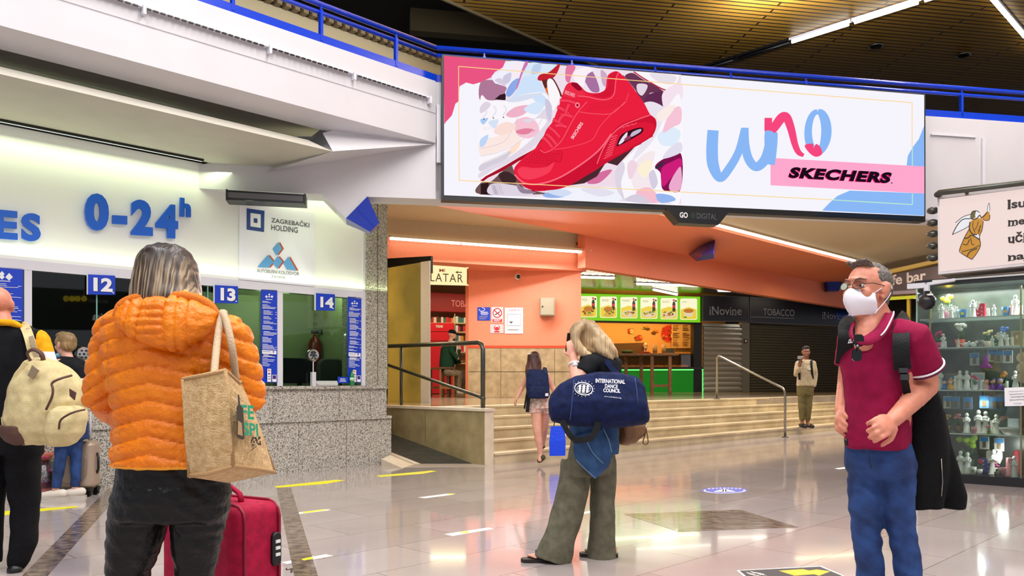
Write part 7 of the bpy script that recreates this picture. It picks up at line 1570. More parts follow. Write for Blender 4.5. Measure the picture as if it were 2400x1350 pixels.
# ---------------------------------------------------------------- woman on the phone with the navy duffel bag
R = Rig(5.5)
gw = person(R(1370, 1328), 'fair-haired woman in grey wide trousers telephoning with a big navy bag')
hc = R(1362, 796, .02); hf = V((-.8, .58, -.08)).normalized(); v = Vol(); hd = head(v, hc, hf, Z3, 1.0); v.limb([hc - Z3 * .05, R(1392, 838, .02)], [.05, .058])
gx = V((.55, .83, 0)).normalized()
v.loft(R.secs([(1396, 838, 20, .06), (1400, 860, 36, .09), (1398, 920, 34, .1), (1390, 1000, 40, .11), (1388, 1060, 44, .11)], gx))
sA, eA, wA = R(1384, 850, -.14), R(1352, 893, -.2), R(1344, 838, -.1)
v.limb([sA, lerp(sA, eA, .5), eA], [.052, .05, .045]); v.limb([eA, lerp(eA, wA, .4), wA], [.045, .042, .028]); hand(v, wA, R(1341, 808, -.07) - wA, (.1, .95, .1), 1, .6, 1.0)
sB, eB, wB = R(1420, 850, .15), R(1436, 930, .2), R(1400, 975, .1); v.limb([sB, eB, wB], [.048, .04, .028]); hand(v, wB, (-.7, -.2, -.4), (0, -1, 0), 1, .8, .95)
for q, f_ in ((((1368, 1050, -.03), (1335, 1180, -.06), (1292, 1312, -.08)), V((-.93, -.1, 0))), (((1412, 1050, .06), (1412, 1180, .06), (1428, 1318, .06)), V((-.95, .12, 0)))):
    P_ = [R(*p) for p in q]; P_[2].z = .085; v.limb(P_, [.085, .055, .036]); a_ = P_[2] - Z3 * .02; v.limb([a_ - f_ * .03 - Z3 * .012, a_ + f_ * .09 - Z3 * .022], [.03, .03])
    for k in range(5): v.limb([a_ + f_ * .09 - Z3 * .024 + Y3 * (.03 - .015 * k), a_ + f_ * (.165 - .012 * k) - Z3 * .03 + Y3 * (.036 - .018 * k)], [.012, .009 if k else .012], 7)
v.build('body', SK_PINK, gw, .0075, 2, .4)
BLH = streak_mat('blond_hair', (168, 138, 96), (224, 200, 158), (176, 142, 96), R(1390, 815).z, R(1390, 760).z)
v = Vol(); P = hd['P']
v.ball(P(0, -.02, .045), (.088, .1, .084), hd['R']); v.limb([P(.0, -.06, .06), P(0, -.09, -.02), R(1405, 818, -.04), R(1432, 838, -.05)], [.075, .08, .075, .03], sm=3); v.limb([P(.066, .045, .075), P(.086, .03, .0), P(.08, .0, -.08), R(1392, 840, -.12)], [.03, .036, .04, .02], sm=3)
v.limb([R(1388, 772, -.06), R(1410, 800, -.1), R(1430, 818, -.1), R(1447, 836, -.07)], [.05, .055, .04, .012], sm=3); v.limb([R(1370, 760, -.05), R(1352, 776, -.12), R(1350, 800, -.13), R(1368, 826, -.13), R(1390, 836, -.12)], [.04, .03, .026, .03, .015], sm=3); v.limb([R(1400, 800, -.1), R(1418, 826, -.12), R(1436, 842, -.1)], [.05, .035, .01], sm=3)
v.build('hair', BLH, gw, .008, 2, .5, lambda c, n: .006 * noise.noise(V((c.x * 60, c.y * 60, c.z * 9))))
ph = thing('mobile_phone', R(1337, 812, -.03), 'dark phone held to the fair-haired woman’s ear', 'phone'); m_ = MB(); m_.rbox(R(1334, 806, .02), (.075, .012, .15), V((.5, .8, 0)), V((-.8, .5, 0)), V((.12, .1, 1)), .01); m_.build('phone_case', BLACK, ph); m_ = MB(); m_.rbox(R(1336, 806, .028), (.066, .002, .14), V((.5, .8, 0)), V((-.8, .5, 0)), V((.12, .1, 1)), .006); m_.build('screen', mat('phone_glass', (30, 34, 40), .1), ph)
m_ = MB(); q = lerp(eA, wA, .68); dq = (wA - eA).normalized(); ring = []; ax1 = dq.cross(Y3).normalized(); ax2 = dq.cross(ax1)
m_.tube([q + (ax1 * math.cos(t) + ax2 * math.sin(t)) * .037 for t in [2 * PI * k / 14 for k in range(14)]], .009, 6, closed=True); m_.lathe([(.0, 0), (.017, 0), (.017, .01), (.0, .01)], q - Y3 * .044, 12, M(((1, 0, 0), (0, 0, -1), (0, 1, 0)))); m_.build('wristwatch', mat('watch_white', (225, 225, 225), .3), gw, True)
TEE = cloth('black_tee', (20, 24, 30), (14, 16, 20), .85)
v = Vol(); v.loft(R.secs([(1396, 823, 22, .06), (1404, 833, 42, .1), (1408, 848, 50, .13), (1406, 885, 47, .14), (1396, 960, 42, .15), (1392, 1010, 44, .15)], gx), 24)
v.cut([R(1400, 845, -.1), sA, lerp(sA, eA, .62)], [.062, .062, .062]); v.cut([R(1410, 845, .1), sB, lerp(sB, eB, .5)], [.06, .068, .062])
v.build('tee_shirt', TEE, gw, .01, 3, .5, fold(.008, 8, 8))
TRO = cloth('grey_green_linen', (112, 110, 92), (94, 92, 76), .9, 18)
v = Vol(); v.loft(R.secs([(1388, 1005, 46, .13), (1386, 1050, 54, .14), (1386, 1085, 57, .14), (1386, 1110, 57, .13)], gx), 24)
v.cut([R(1352, 1080, -.02), R(1346, 1130, -.04), R(1334, 1190, -.06), R(1318, 1240, -.07), R(1302, 1285, -.08), R(1294, 1312, -.08)], [.105, .107, .105, .106, .116, .122], 20, up=(0, 1, 0)); v.cut([R(1412, 1080, .04), R(1412, 1140, .05), R(1412, 1200, .05), R(1411, 1260, .05), R(1410, 1313, .05)], [.094, .092, .088, .094, .106], 20)
def tfold(c, n): return .013 * noise.noise(V((c.x * 11 + c.z * 2, c.y * 9, c.z * 3.2))) + .005 * noise.noise(V((c.x * 20, c.y * 20, c.z * 12)))
v.build('trousers', TRO, gw, .0095, 2, .5, tfold)
for a_, f_ in ((R(1292, 1326, -.08), V((-.93, -.1, 0))), (R(1428, 1330, .06), V((-.95, .12, 0)))):
    a_.z = 0; m_ = MB(); f_.normalize(); sd = V((-f_.y, f_.x, 0)); ol = [(-.06, .03), (-.03, .04), (.06, .042), (.13, .046), (.19, .038), (.205, .0), (.19, -.036), (.13, -.044), (.06, -.036), (-.03, -.036), (-.06, -.028)]
    so = [a_ + f_ * x + sd * y for x, y in ol]; m_.prism([p + Z3 * .001 for p in so], Z3 * .024); o = m_.build('sandal', mat('sandal_black', (30, 24, 20), .6), gw)
    for x in (.1, .03): m_ = MB(); m_.tube(spline([a_ + f_ * x + sd * q + Z3 * z for q, z in ((.044, .02), (.03, .06), (0, .068), (-.03, .06), (-.042, .02))], 3, False), .012, 6, flat=.35); m_.build('sandal_strap', mat('sandal_black', (30, 24, 20), .6), o, True)
# the duffel bag
NV = cloth('navy_canvas', (18, 34, 80), (12, 24, 60), .85, 22, .35, 260)
du = thing('duffel_bag', R(1400, 990, -.32), 'big navy duffel bag with white printed words hanging at the fair-haired woman’s side', 'bag')
v = Vol(); secs = []
rings = []
for px, yt, yb, hd_ in ((1287, 942, 968, .05), (1292, 925, 985, .1), (1312, 900, 992, .14), (1345, 886, 996, .155), (1400, 874, 1000, .16), (1455, 878, 998, .16), (1490, 884, 994, .15), (1508, 905, 992, .13), (1518, 950, 986, .08), (1520, 964, 978, .04)):
    c = R(px, (yt + yb) / 2, -.30); hh = R.m((yb - yt) / 2); ring = []
    for k in range(18):
        t_ = 2 * PI * k / 18; ca, sa = math.cos(t_), math.sin(t_); ring.append(c + Y3 * hd_ * math.copysign(abs(ca) ** .7, ca) * (1.0 if sa < .2 else .8) + Z3 * hh * math.copysign(abs(sa) ** .7, sa))
    rings.append(ring)
v.m.rings(rings); db = v.build('bag_body', NV, du, .009, 3, .5, lambda c, n: .009 * noise.noise(V((c.x * 7, c.y * 7, c.z * 9))) + .004 * noise.noise(c * 25))
yfr = R.Y - .30 - .165
fp = Wall((0, yfr - .012), (1, 0)); a = Art(fp, .0, .0006); WPR = mat('print_on_canvas', (224, 228, 236), .7)
class Bulge:                                           # the bag's bulging face, so the print lies on it
    n = V((0, -1, 0))
    def __init__(s, me): 
        from mathutils.bvhtree import BVHTree
        s.t = BVHTree.FromPolygons([v_.co[:] for v_ in me.vertices], [p.vertices[:] for p in me.polygons])
    def on(s, px, py, lift=0.0):
        r = V(((px - CX) / F, 1, (HY - py) / F)).normalized(); hit = s.t.ray_cast(V((0, 0, CH)), r)[0]
        if hit is None: return at(px, py, yfr)
        return hit - r * (lift + .002)
a = Art(Bulge(db.data), .001, .0006)
for body, x0, x1, yb, yt, rise in (('INTERNATIONAL', 1396, 1465, 897, 887, 3), ('DANCE', 1418, 1448, 909, 900, 1.5), ('COUNCIL', 1414, 1454, 919, 910, 2), ('www.cid-dance.org', 1416, 1456, 931, 927, 4)): a.textq(body, (x0, yb), (x1, yb + rise), (x0, yt), WPR, .03 if yt < 925 else .0)
cx_, cy_ = 1368, 911
for rx in (21,): a.stroke([(cx_ + rx * math.cos(t), cy_ + 14.5 * math.sin(t) + .1 * rx * math.cos(t)) for t in [2 * PI * k / 28 for k in range(29)]], 2.2, WPR, 1, False)
a.stroke([(cx_ + 16 * math.cos(t), cy_ + 11 * math.sin(t)) for t in [2 * PI * k / 24 for k in range(25)]], 1, WPR, 1, False)
for k in (-1, 0, 1): a.line((cx_ - 15, cy_ + 5 * k), (cx_ + 15, cy_ + 5 * k), .7, WPR)
for k, w_ in ((-9, 5), (0, 6), (9, 5)): a.stroke([(cx_ + k + 1, cy_ - 9), (cx_ + k - 1, cy_ + 9)], w_, WPR, 2)
for t in range(18): a.disc(cx_ + 25 * math.cos(t * PI / 9), cy_ + 18.5 * math.sin(t * PI / 9), .9, 1.1, WPR, 5)
a.build('print', db)
m_ = MB(); m_.tube(spline([R(1345, 890, -.44), R(1342, 930, -.47), R(1336, 985, -.44)], 4, False), .004, 5); m_.build('seam', mat('navy_seam', (50, 70, 120), .8), db, True); m_ = MB(); m_.tube(spline([R(1488, 886, -.43), R(1494, 930, -.455), R(1498, 984, -.42)], 4, False), .004, 5); m_.build('seam', mat('navy_seam', (50, 70, 120), .8), db, True)
strap([(1318, 985, -.42), (1330, 1012, -.44), (1345, 1030, -.45)], .035, du, 'handle', BPK, .008); strap([(1344, 1030, -.455), (1362, 1032, -.46), (1386, 1026, -.455)], .04, du, 'handle_grip', BPK, .03); strap([(1385, 1027, -.45), (1397, 1008, -.44), (1402, 988, -.43)], .04, du, 'handle', BPK, .008)
strap([(1412, 838, -.1), (1424, 850, -.16), (1440, 870, -.2), (1460, 890, -.3)], .035, du, 'shoulder_strap', NV, .008)
# denim jacket over her arm
dj = thing('denim_jacket', R(1395, 1120, -.25), 'blue denim jacket hanging below the navy duffel bag', 'jacket')
DJ = mat('washed_denim', (52, 94, 142), .85, c2=(30, 62, 106), nscale=9, bump=.4, bscale=240, detail=6)
v = Vol(); v.loft(R.secs([(1388, 985, 56, .07, -.2), (1392, 1015, 56, .07, -.2), (1398, 1045, 52, .06, -.2), (1408, 1064, 40, .05, -.2)]), 20)
rings = []
for (x0, y0), (x1, y1) in (((1345, 1020), (1420, 1000)), ((1344, 1045), (1428, 1035)), ((1346, 1075), (1432, 1070)), ((1368, 1102), (1428, 1082)), ((1394, 1124), (1424, 1096))):
    A_, B_ = R(x0, y0, -.24), R(x1, y1, -.24); rings.append([A_ - Y3 * .035, lerp(A_, B_, .5) - Y3 * .05, B_ - Y3 * .035, B_ + Y3 * .03, lerp(A_, B_, .5) + Y3 * .04, A_ + Y3 * .03])
v.m.rings(rings); djo = v.build('shell', DJ, dj, .009, 3, .5, lambda c, n: .01 * noise.noise(V((c.x * 14 + c.z * 8, c.y * 9, c.z * 9))))
SD = mat('denim_seam', (110, 140, 170), .8)
for pts in (((1350, 1078), (1372, 1100), (1396, 1121)), ((1376, 1035), (1390, 1062), (1414, 1086)), ((1412, 1000), (1426, 1030), (1434, 1060))): m_ = MB(); m_.tube(spline([R(x, y, -.305) for x, y in pts], 3, False), .003, 5); m_.build('seam', SD, djo, True)
hb_ = thing('handbag', R(1480, 1045, .0), 'brown leather handbag behind the navy duffel bag’s right end', 'handbag')
BL = mat('brown_leather', (136, 98, 62), .45, c2=(104, 72, 44), nscale=8, bump=.3, bscale=60)
v = Vol(); v.loft(R.secs([(1480, 975, 28, .07, -.02), (1482, 1000, 33, .09, -.02), (1479, 1020, 30, .09, -.02), (1470, 1036, 22, .07, -.02), (1464, 1043, 12, .04, -.02)]), 18); hbo = v.build('body', BL, hb_, .009, 3, .5, lambda c, n: .008 * noise.noise(V((c.x * 22, c.y * 12, c.z * 8))))
m_ = MB(); m_.tube(spline([R(1514, 998, -.05), R(1513, 1015, -.06), R(1507, 1036, -.06), R(1513, 1042, -.06), R(1519, 1036, -.06), R(1516, 1014, -.06), R(1514, 998, -.05)], 4, False), .008, 6, flat=.5); m_.build('strap_loop', BL, hb_, True); m_ = MB(); m_.ball(R(1514, 1000, -.06), .011); m_.build('ring', CHROME, hb_, True)

# ---------------------------------------------------------------- bald man with the cream rucksack
R = Rig(5.15)
lm = person(R(25, 1345), 'bald man in black clothes with yellow collar at the left photo edge, seen from behind')
hc = R(-2, 716, .02); v = Vol(); hd = head(v, hc, (-.35, .93, 0), Z3, 1.0); v.limb([hc - Z3 * .05, R(8, 770)], [.06, .066])
v.loft(R.secs([(10, 770, 40, .08), (12, 800, 80, .1), (15, 900, 72, .11), (18, 985, 66, .11), (20, 1040, 66, .11)]))
for a_, b_, c_ in (((94, 800, 0), (118, 890, .04), (96, 960, .2)), ((-68, 800, 0), (-92, 900, .04), (-70, 970, .2))): a_, b_, c_ = R(*a_), R(*b_), R(*c_); v.limb([a_, b_, c_], [.05, .042, .03]); hand(v, c_, (0, .7, -.5), (-1 if a_.x > R(0, 0).x else 1, 0, 0), 1, .6)
for q in (((50, 1040, .0), (52, 1180, .02), (38, 1316, .0)), ((-18, 1040, 0), (-20, 1180, 0), (-24, 1310, .03))): P_ = [R(*p) for p in q]; v.limb(P_, [.08, .055, .04]); v.limb([P_[2] - Z3 * .03, P_[2] + V((-.08, .14, -.06))], [.04, .035])
v.build('body', SK_RUDDY, lm, .009, 2, .4)
m_ = None; BLKT = cloth('black_sweat', (16, 17, 22), (11, 12, 15), .9); YEL = cloth('yellow_knit', (246, 178, 20), (226, 156, 10), .8)
v = Vol(); v.loft(R.secs([(8, 752, 44, .08), (10, 770, 72, .11), (12, 790, 94, .125), (14, 850, 92, .14), (16, 920, 84, .14), (18, 985, 80, .14), (18, 1010, 78, .14)]), 24)
v.limb([R(88, 796), R(108, 850, .01), R(112, 900, .04), R(96, 960, .2)], [.075, .066, .058, .048]); v.limb([R(-68, 796), R(-92, 900, .04), R(-70, 970, .2)], [.075, .06, .05])
v.build('sweatshirt', BLKT, lm, .011, 3, .5, fold(.008, 7, 7), [(YEL, lambda c, n: c.x > R(98, 0).x and R(0, 830).z < c.z < R(0, 765).z), (WTR, lambda c, n: c.x > R(108, 0).x and R(0, 850).z < c.z < R(0, 825).z)])
m_ = MB(); m_.tube(spline([R(-45, 765, -.02), R(-10, 757, -.09), R(28, 757, -.09), R(52, 770, -.03), R(56, 776, .02)], 4, False), [.03] * 17, 8, flat=.7); m_.build('collar', YEL, lm, True)
v = Vol(); v.loft(R.secs([(18, 985, 76, .13), (20, 1030, 76, .135), (22, 1065, 74, .13)]), 22)
v.cut([R(52, 1050), R(56, 1120, .01), R(58, 1200, .02), R(56, 1270, .01), R(44, 1310, .0), R(36, 1332, .0)], [.1, .1, .086, .078, .07, .05], 18); v.cut([R(-18, 1050), R(-22, 1180), R(-24, 1320)], [.09, .08, .07], 18)
v.build('trousers', BLKT, lm, .011, 3, .5, fold(.01, 6, 10, 3))
for c in (R(36, 1334, 0), R(-26, 1330, .03)): v = Vol(); v.limb([c - V((-.02, .04, 0)), c + V((-.09, .15, -.005))], [.045, .04]); v.build('shoe', BLACK, lm, .01)
CRE = cloth('cream_canvas', (222, 206, 156), (200, 184, 134), .85, 16, .35, 200); BRW = mat('brown_trim', (84, 54, 44), .6); TAN = mat('taupe_strap', (138, 122, 98), .8)
rk = thing('rucksack', R(110, 1040, -.3), 'cream canvas rucksack with brown trim on the bald man’s back', 'backpack')
v = Vol(); rings = []
cx0 = R(105, 930, -.3)
for px, py, hw, hd_ in ((92, 838, 14, .03), (98, 846, 34, .08), (108, 868, 58, .12), (112, 900, 78, .15), (110, 940, 88, .165), (102, 980, 86, .165), (94, 1010, 74, .15), (88, 1030, 58, .12), (86, 1040, 40, .08)):
    rings.append((R(px, py, -.27), R.m(hw), hd_, V((1, -.12, 0))))
v.loft(rings, 24); rko = v.build('main_pocket', CRE, rk, .01, 3, .5, lambda c, n: .012 * noise.noise(c * 7) + .005 * noise.noise(c * 22))
v = Vol(); v.loft([(R(px, py, -.42), R.m(hw), hd_, V((1, .25, 0))) for px, py, hw, hd_ in ((160, 952, 22, .03), (160, 962, 38, .06), (158, 985, 42, .075), (152, 1015, 40, .075), (144, 1038, 30, .05), (140, 1046, 18, .03))], 20); fpk = v.build('front_pocket', CRE, rk, .009, 3, .5, lambda c, n: .008 * noise.noise(c * 10))
m_ = MB(); m_.tube(spline([R(138, 1005, -.5), R(142, 985, -.52), (R(160, 972, -.53)), R(180, 964, -.52), R(199, 960, -.47)], 4, False), .006, 6); m_.build('zip', BRW, fpk, True)
m_ = MB(); m_.tube(spline([R(108, 960, -.46), R(122, 930, -.475), R(124, 912, -.47), R(122, 898, -.46), R(140, 888, -.44), R(168, 880, -.36)], 4, False), .007, 6); m_.build('zip', BRW, rko, True)
v = Vol(); v.loft([(R(px, py, -.29), R.m(hw), hd_, V((1, -.12, 0))) for px, py, hw, hd_ in ((54, 996, 46, .13), (58, 1016, 46, .13), (62, 1032, 38, .11), (66, 1042, 24, .07))], 18); v.build('bottom_panel', BRW, rk, .01, 2, .5, lambda c, n: .006 * noise.noise(c * 12))
m_ = MB(); m_.prism([R(x, y, -.475) for x, y in ((162, 911), (177, 920), (174, 938), (163, 928))], Y3 * .01); m_.build('leather_patch', BRW, rko)
m_ = MB(); m_.prism([R(x, y, -.43) for x, y in ((75, 856), (90, 868), (76, 889), (64, 880))], Y3 * .01); m_.build('suede_patch', TAN, rko)
m_ = MB(); m_.tube(spline([R(72, 846, -.33), R(64, 828, -.34), R(78, 819, -.34), R(96, 828, -.34), R(102, 845, -.33)], 4, False), .014, 8, flat=.6); m_.build('haul_loop', BRW, rk, True)
strap([(52, 768, .06), (58, 765, -.06), (68, 790, -.15), (78, 830, -.17), (84, 850, -.2)], .055, rk, 'shoulder_strap', CRE, .012); strap([(66, 770, -.1), (76, 800, -.17), (86, 838, -.2)], .025, rk, 'strap_web', TAN, .006); strap([(64, 850, -.36), (40, 890, -.36), (26, 950, -.34), (24, 990, -.3)], .035, rk, 'side_strap', CRE, .012)
m_ = MB(); m_.prism([R(x, y, -.34) for x, y in ((2, 978), (36, 966), (38, 978), (14, 1008), (4, 1000))], Y3 * .012); m_.build('strap_tab', CRE, rk)

# ---------------------------------------------------------------- fair short-haired woman at window 12
R = Rig(8.3)
bw = person(R(150, 1168), 'short-haired woman in black top and blue jeans at ticket window 12')
hc = R(152, 808, .0); hf = V((-.9, .4, -.05)).normalized(); v = Vol(); hd = head(v, hc, hf, Z3, 1.02); v.limb([hc - Z3 * .05, R(160, 842)], [.05, .055])
bx = V((.45, .9, 0)).normalized(); v.loft(R.secs([(160, 842, 18, .06), (164, 860, 26, .08), (165, 900, 25, .09), (162, 960, 27, .1), (160, 1000, 30, .1)], bx))
sB, eB, wB = R(184, 866, -.1), R(200, 915, -.06), R(192, 950, -.2); v.limb([sB, eB], [.042, .038]); v.limb([eB, wB], [.036, .026]); hand(v, wB, (-.5, -.2, -.6), (-1, 0, 0), 1, .6, .9)
sA, eA, wA = R(145, 866, .12), R(136, 915, .2), R(150, 940, .4); v.limb([sA, eA, wA], [.04, .034, .026]); hand(v, wA, (.3, .8, .1), (0, 0, -1), 1, .5, .9)
for q, f_ in ((((148, 1010, -.02), (140, 1080, -.03), (130, 1152, -.04)), V((-1, .0, 0))), (((172, 1010, .06), (178, 1080, .06), (176, 1150, .08)), V((-.9, -.25, 0)))):
    P_ = [R(*p) for p in q]; v.limb(P_, [.06, .042, .032]); v.limb([P_[2] - Z3 * .02, P_[2] + f_ * .14 - Z3 * .04], [.036, .03])
v.build('body', SK_LIGHT, bw, .01, 2, .4)
face_parts(bw, hd, mat('brow_brown', (110, 84, 60), .7))
v = Vol(); P = hd['P']
for x, y, z, a_, b_, c_ in ((0, -.035, .045, .088, .092, .085), (0, -.05, .0, .086, .07, .075), (0, .02, .095, .07, .075, .04), (.06, .01, .03, .03, .045, .05), (-.06, .01, .03, .03, .045, .05)): v.ball(P(x, y, z), (a_, b_, c_), hd['R'])
v.build('hair', streak_mat('ash_blond_hair', (150, 118, 76), (176, 146, 98), (128, 98, 62), R(0, 815).z, R(0, 785).z), bw, .01, 2, .5, lambda c, n: .007 * noise.noise(V((c.x * 50, c.y * 50, c.z * 14))))
m_ = MB(); m_.ball(P(0, .07, -.1), (.05, .04, .028), 12, 8, hd['R']); m_.build('lowered_mask', mat('mask_blue', (120, 196, 226), .8), bw, True)
v = Vol(); v.loft(R.secs([(160, 836, 16, .07), (165, 848, 26, .1), (167, 866, 31, .12), (166, 900, 30, .13), (164, 940, 31, .14)], bx), 22); v.cut([R(172, 858, -.04), sB, lerp(sB, eB, .45)], [.06, .064, .058]); v.cut([R(155, 858, .08), sA, lerp(sA, eA, .5)], [.055, .06, .055]); v.build('black_top', TEE, bw, .012, 3, .5, fold(.008, 8, 8))
v = Vol(); v.loft(R.secs([(164, 925, 30, .135), (163, 960, 33, .14), (162, 990, 34, .14)], bx), 20); v.cut([lerp(sB, eB, .3), lerp(sB, eB, .75)], [.055, .058]); v.build('white_shirt', cloth('white_cotton', (226, 226, 232), (206, 206, 214), .8), bw, .012, 3, .5, fold(.006, 8, 8))
v = Vol(); v.loft(R.secs([(160, 975, 33, .13), (160, 1005, 35, .135), (160, 1030, 34, .13)], bx), 20); v.cut([R(147, 1015, -.02), R(142, 1070, -.03), R(136, 1110, -.03), R(132, 1144, -.04)], [.08, .06, .052, .046], 16); v.cut([R(174, 1015, .06), R(178, 1070, .06), R(178, 1110, .07), R(176, 1140, .08)], [.078, .058, .05, .046], 16); v.build('jeans', DEN, bw, .011, 3, .5, fold(.008, 8, 14))
SNK = mat('sneaker_white', (222, 214, 202), .6)
for a_, f_ in ((R(136, 1166, -.04), V((-1, .0, 0))), (R(180, 1162, .08), V((-.95, -.2, 0)))):
    a_.z = .05; v = Vol(); v.limb([a_ - f_ * .05 + Z3 * .015, a_ + f_ * .05 + Z3 * .005, a_ + f_ * .17 - Z3 * .012], [.045, .046, .034]); o = v.build('sneaker', SNK, bw, .009); a_.z = 0
    m_ = MB(); sd = V((-f_.y, f_.x, 0)).normalized(); m_.prism([a_ + f_ * x + sd * y for x, y in ((-.09, .03), (.0, .045), (.14, .045), (.2, .02), (.2, -.02), (.14, -.042), (0, -.042), (-.09, -.03))], Z3 * .028); m_.build('sole', mat('sole_grey', (190, 184, 172), .6), o)
# champagne suitcase and wrapped flowers by the counter
s0 = R(205, 1150, .25); s0.z = 0
sv = thing('suitcase', s0, 'champagne hard-shell cabin suitcase beside the short-haired woman at the counter', 'suitcase'); SH_ = mat('champagne_shell', (176, 156, 138), .35, metal=.3)
dl2 = V((-1, -.1, 0)).normalized(); cc = s0 + Z3 * .33 + V((-.1, 0, 0)); v = Vol(); v.m.rbox(cc, (.4, .24, .5), dl2, V((-dl2.y, dl2.x, 0)), Z3, .07, 5); v.build('shell', SH_, sv, .012, 4)
m_ = MB(); m_.tube(spline([cc + V((x, -.128, z)) for x, z in ((.15, .1), (.14, -.1), (.05, -.17), (-.1, -.18), (-.18, -.1))], 4, False), .005, 6); m_.build('groove', mat('champagne_dark', (140, 122, 106), .4), sv, True)
m_ = MB(); m_.tube([cc + V((.2, 0, .12)), cc + V((.225, -.02, .08)), cc + V((.225, -.02, -.05)), cc + V((.2, 0, -.09))], .012, 6); m_.build('side_handle', BLACK, sv, True)
m_ = MB(); m_.tube([cc + V((-.02, .06, .25)), cc + V((-.02, .06, .55)), cc + V((.1, .06, .55)), cc + V((.1, .06, .25))], .011, 8); m_.build('pull_handle', ALU, sv, True)
for x, y in ((-.15, -.07), (.15, -.07), (-.15, .07), (.15, .07)): m_ = MB(); q = V((cc.x + x, cc.y + y, .035)); m_.lathe([(.0, -.02), (.035, -.02), (.035, .02), (.0, .02)], q, 12, M(((1, 0, 0), (0, 0, -1), (0, 1, 0)))); m_.box(q + Z3 * .04, (.07, .07, .035)); m_.build('wheel', BLACK, sv)
f0 = R(100, 1158, .35); f0.z = 0
fw = thing('wrapped_flowers', f0, 'flowers in clear wrapping with pink ribbon on the floor by the counter', 'flowers'); r_ = random.Random(8)
m_ = MB(); m_.lathe([(.0, 0), (.1, 0), (.13, .12), (.1, .13), (.0, .13)], f0, 16); m_.build('basket', mat('basket_pink', (220, 130, 130), .6), fw, True)
for k in range(26): m_ = MB(); an = r_.uniform(0, 6.28); q = f0 + V((math.cos(an) * .11, math.sin(an) * .09, r_.uniform(.1, .25))); m_.ball(q, r_.uniform(.02, .034), 7, 5); m_.build('bloom', (PINKF, WHF, mat('petal_mauve', (190, 90, 130), .5), LEAF, WHF)[k % 5], fw, True)
m_ = MB(); m_.lathe([(.14, .08), (.15, .2), (.12, .32), (.05, .37)], f0, 16); m_.build('clear_wrap', glass('cellophane', (226, 226, 246), .14, .1), fw)
m_ = MB(); m_.lathe([(.05, .36), (.1, .4), (.13, .44)], f0, 14); m_.build('wrap_top', mat('wrap_salmon', (226, 130, 110), .6), fw, True); m_ = MB(); m_.tube(spline([f0 + V(q) for q in ((-.09, -.06, .44), (-.04, -.08, .41), (0, -.07, .37), (.05, -.08, .41), (.1, -.06, .4))], 3, False), .018, 6, flat=.4); m_.build('ribbon', PINKF, fw, True)

# ---------------------------------------------------------------- girl with the navy backpack climbing the steps
R = Rig(11.6)
gg = person(R(1262, 1083), 'young woman in flowered shorts with navy backpack climbing the steps')
hc = R(1252, 843); v = Vol(); hd = head(v, hc, (.2, .97, -.1), Z3, .98); v.limb([hc - Z3 * .05, R(1258, 866)], [.046, .05])
v.loft(R.secs([(1259, 866, 15, .06), (1260, 876, 24, .08), (1261, 900, 20, .09), (1264, 925, 20, .09), (1266, 950, 25, .1)]))
hands = {}
for nm, q in (('A', ((1240, 880, 0), (1224, 908, .04), (1213, 930, .0))), ('B', ((1281, 880, 0), (1293, 903, .04), (1303, 926, .02)))):
    P_ = [R(*p) for p in q]; v.limb(P_, [.046, .04, .026]); hand(v, P_[2], P_[2] - P_[1], (.9 if nm == 'A' else -.9, .2, 0), -1 if nm == 'A' else 1, .5, .95); hands[nm] = P_[2]
P_ = [R(1256, 955, -.02), R(1259, 1010, -.06), R(1268, 1066, -.02)]; v.limb(P_, [.085, .062, .036]); v.limb([P_[2], R(1265, 1078, -.06)], [.036, .03]); v.limb([lerp(P_[1], P_[2], .3), lerp(P_[1], P_[2], .5)], [.058, .052])
P_ = [R(1279, 955, .04), R(1276, 1005, .18), R(1272, 1042, .36)]; v.limb(P_, [.08, .055, .036]); v.limb([P_[2], P_[2] + V((-.02, .16, -.03))], [.036, .03])
v.build('body', SK_PINK, gg, .01, 2, .4)
v = Vol(); v.ball(hc + Z3 * .03, (.088, .1, .1)); v.loft(R.secs([(1251, 830, 14, .09, -.02), (1252, 848, 17, .1, -.03), (1250, 866, 19, .07, -.08), (1249, 884, 17, .04, -.12)]), 18); v.build('hair', streak_mat('auburn_hair', (74, 34, 24), (104, 52, 36), (70, 34, 24), R(0, 880).z, R(0, 840).z), gg, .01, 3, .5, lambda c, n: .006 * noise.noise(V((c.x * 40, c.y * 40, c.z * 6))))
v = Vol(); v.loft(R.secs([(1260, 868, 20, .08), (1260, 880, 22, .095), (1262, 905, 22, .1), (1264, 938, 23, .11)]), 20); v.build('top', cloth('pale_pink_top', (232, 196, 190), (220, 180, 174)), gg, .012, 3)
FLO = mat('flowered_cotton', (236, 226, 208), .8, c2=(206, 140, 130), nscale=26, detail=2)
v = Vol(); v.loft(R.secs([(1265, 928, 24, .11), (1266, 945, 28, .125), (1267, 957, 30, .13)]), 20); v.cut([R(1253, 945, -.02), R(1254, 968, -.03)], [.095, .1]); v.cut([R(1281, 945, .03), R(1281, 966, .06)], [.085, .092]); v.build('shorts', FLO, gg, .011, 3, .5, fold(.006, 10, 10))
for c, up_ in ((R(1266, 1080, -.05), 1), (R(1272, 1046, .4), 0)): v = Vol(); v.limb(([c + V((.04, .0, .05)), c + V((-.01, .05, -.0))] if up_ else [c, c + V((-.02, .16, -.01))]), [.042, .04]); v.build('shoe', mat('shoe_olive', (150, 110, 80), .7), gg, .01, paint=[(mat('shoe_sole', (70, 66, 44), .7), lambda c_, n, c=c: n.y < -.5 or n.z < -.5)])
nb_ = thing('backpack', R(1261, 935, -.15), 'navy backpack on the back of the young woman in flowered shorts', 'backpack')
NVB = cloth('navy_nylon', (26, 42, 84), (18, 30, 64), .7)
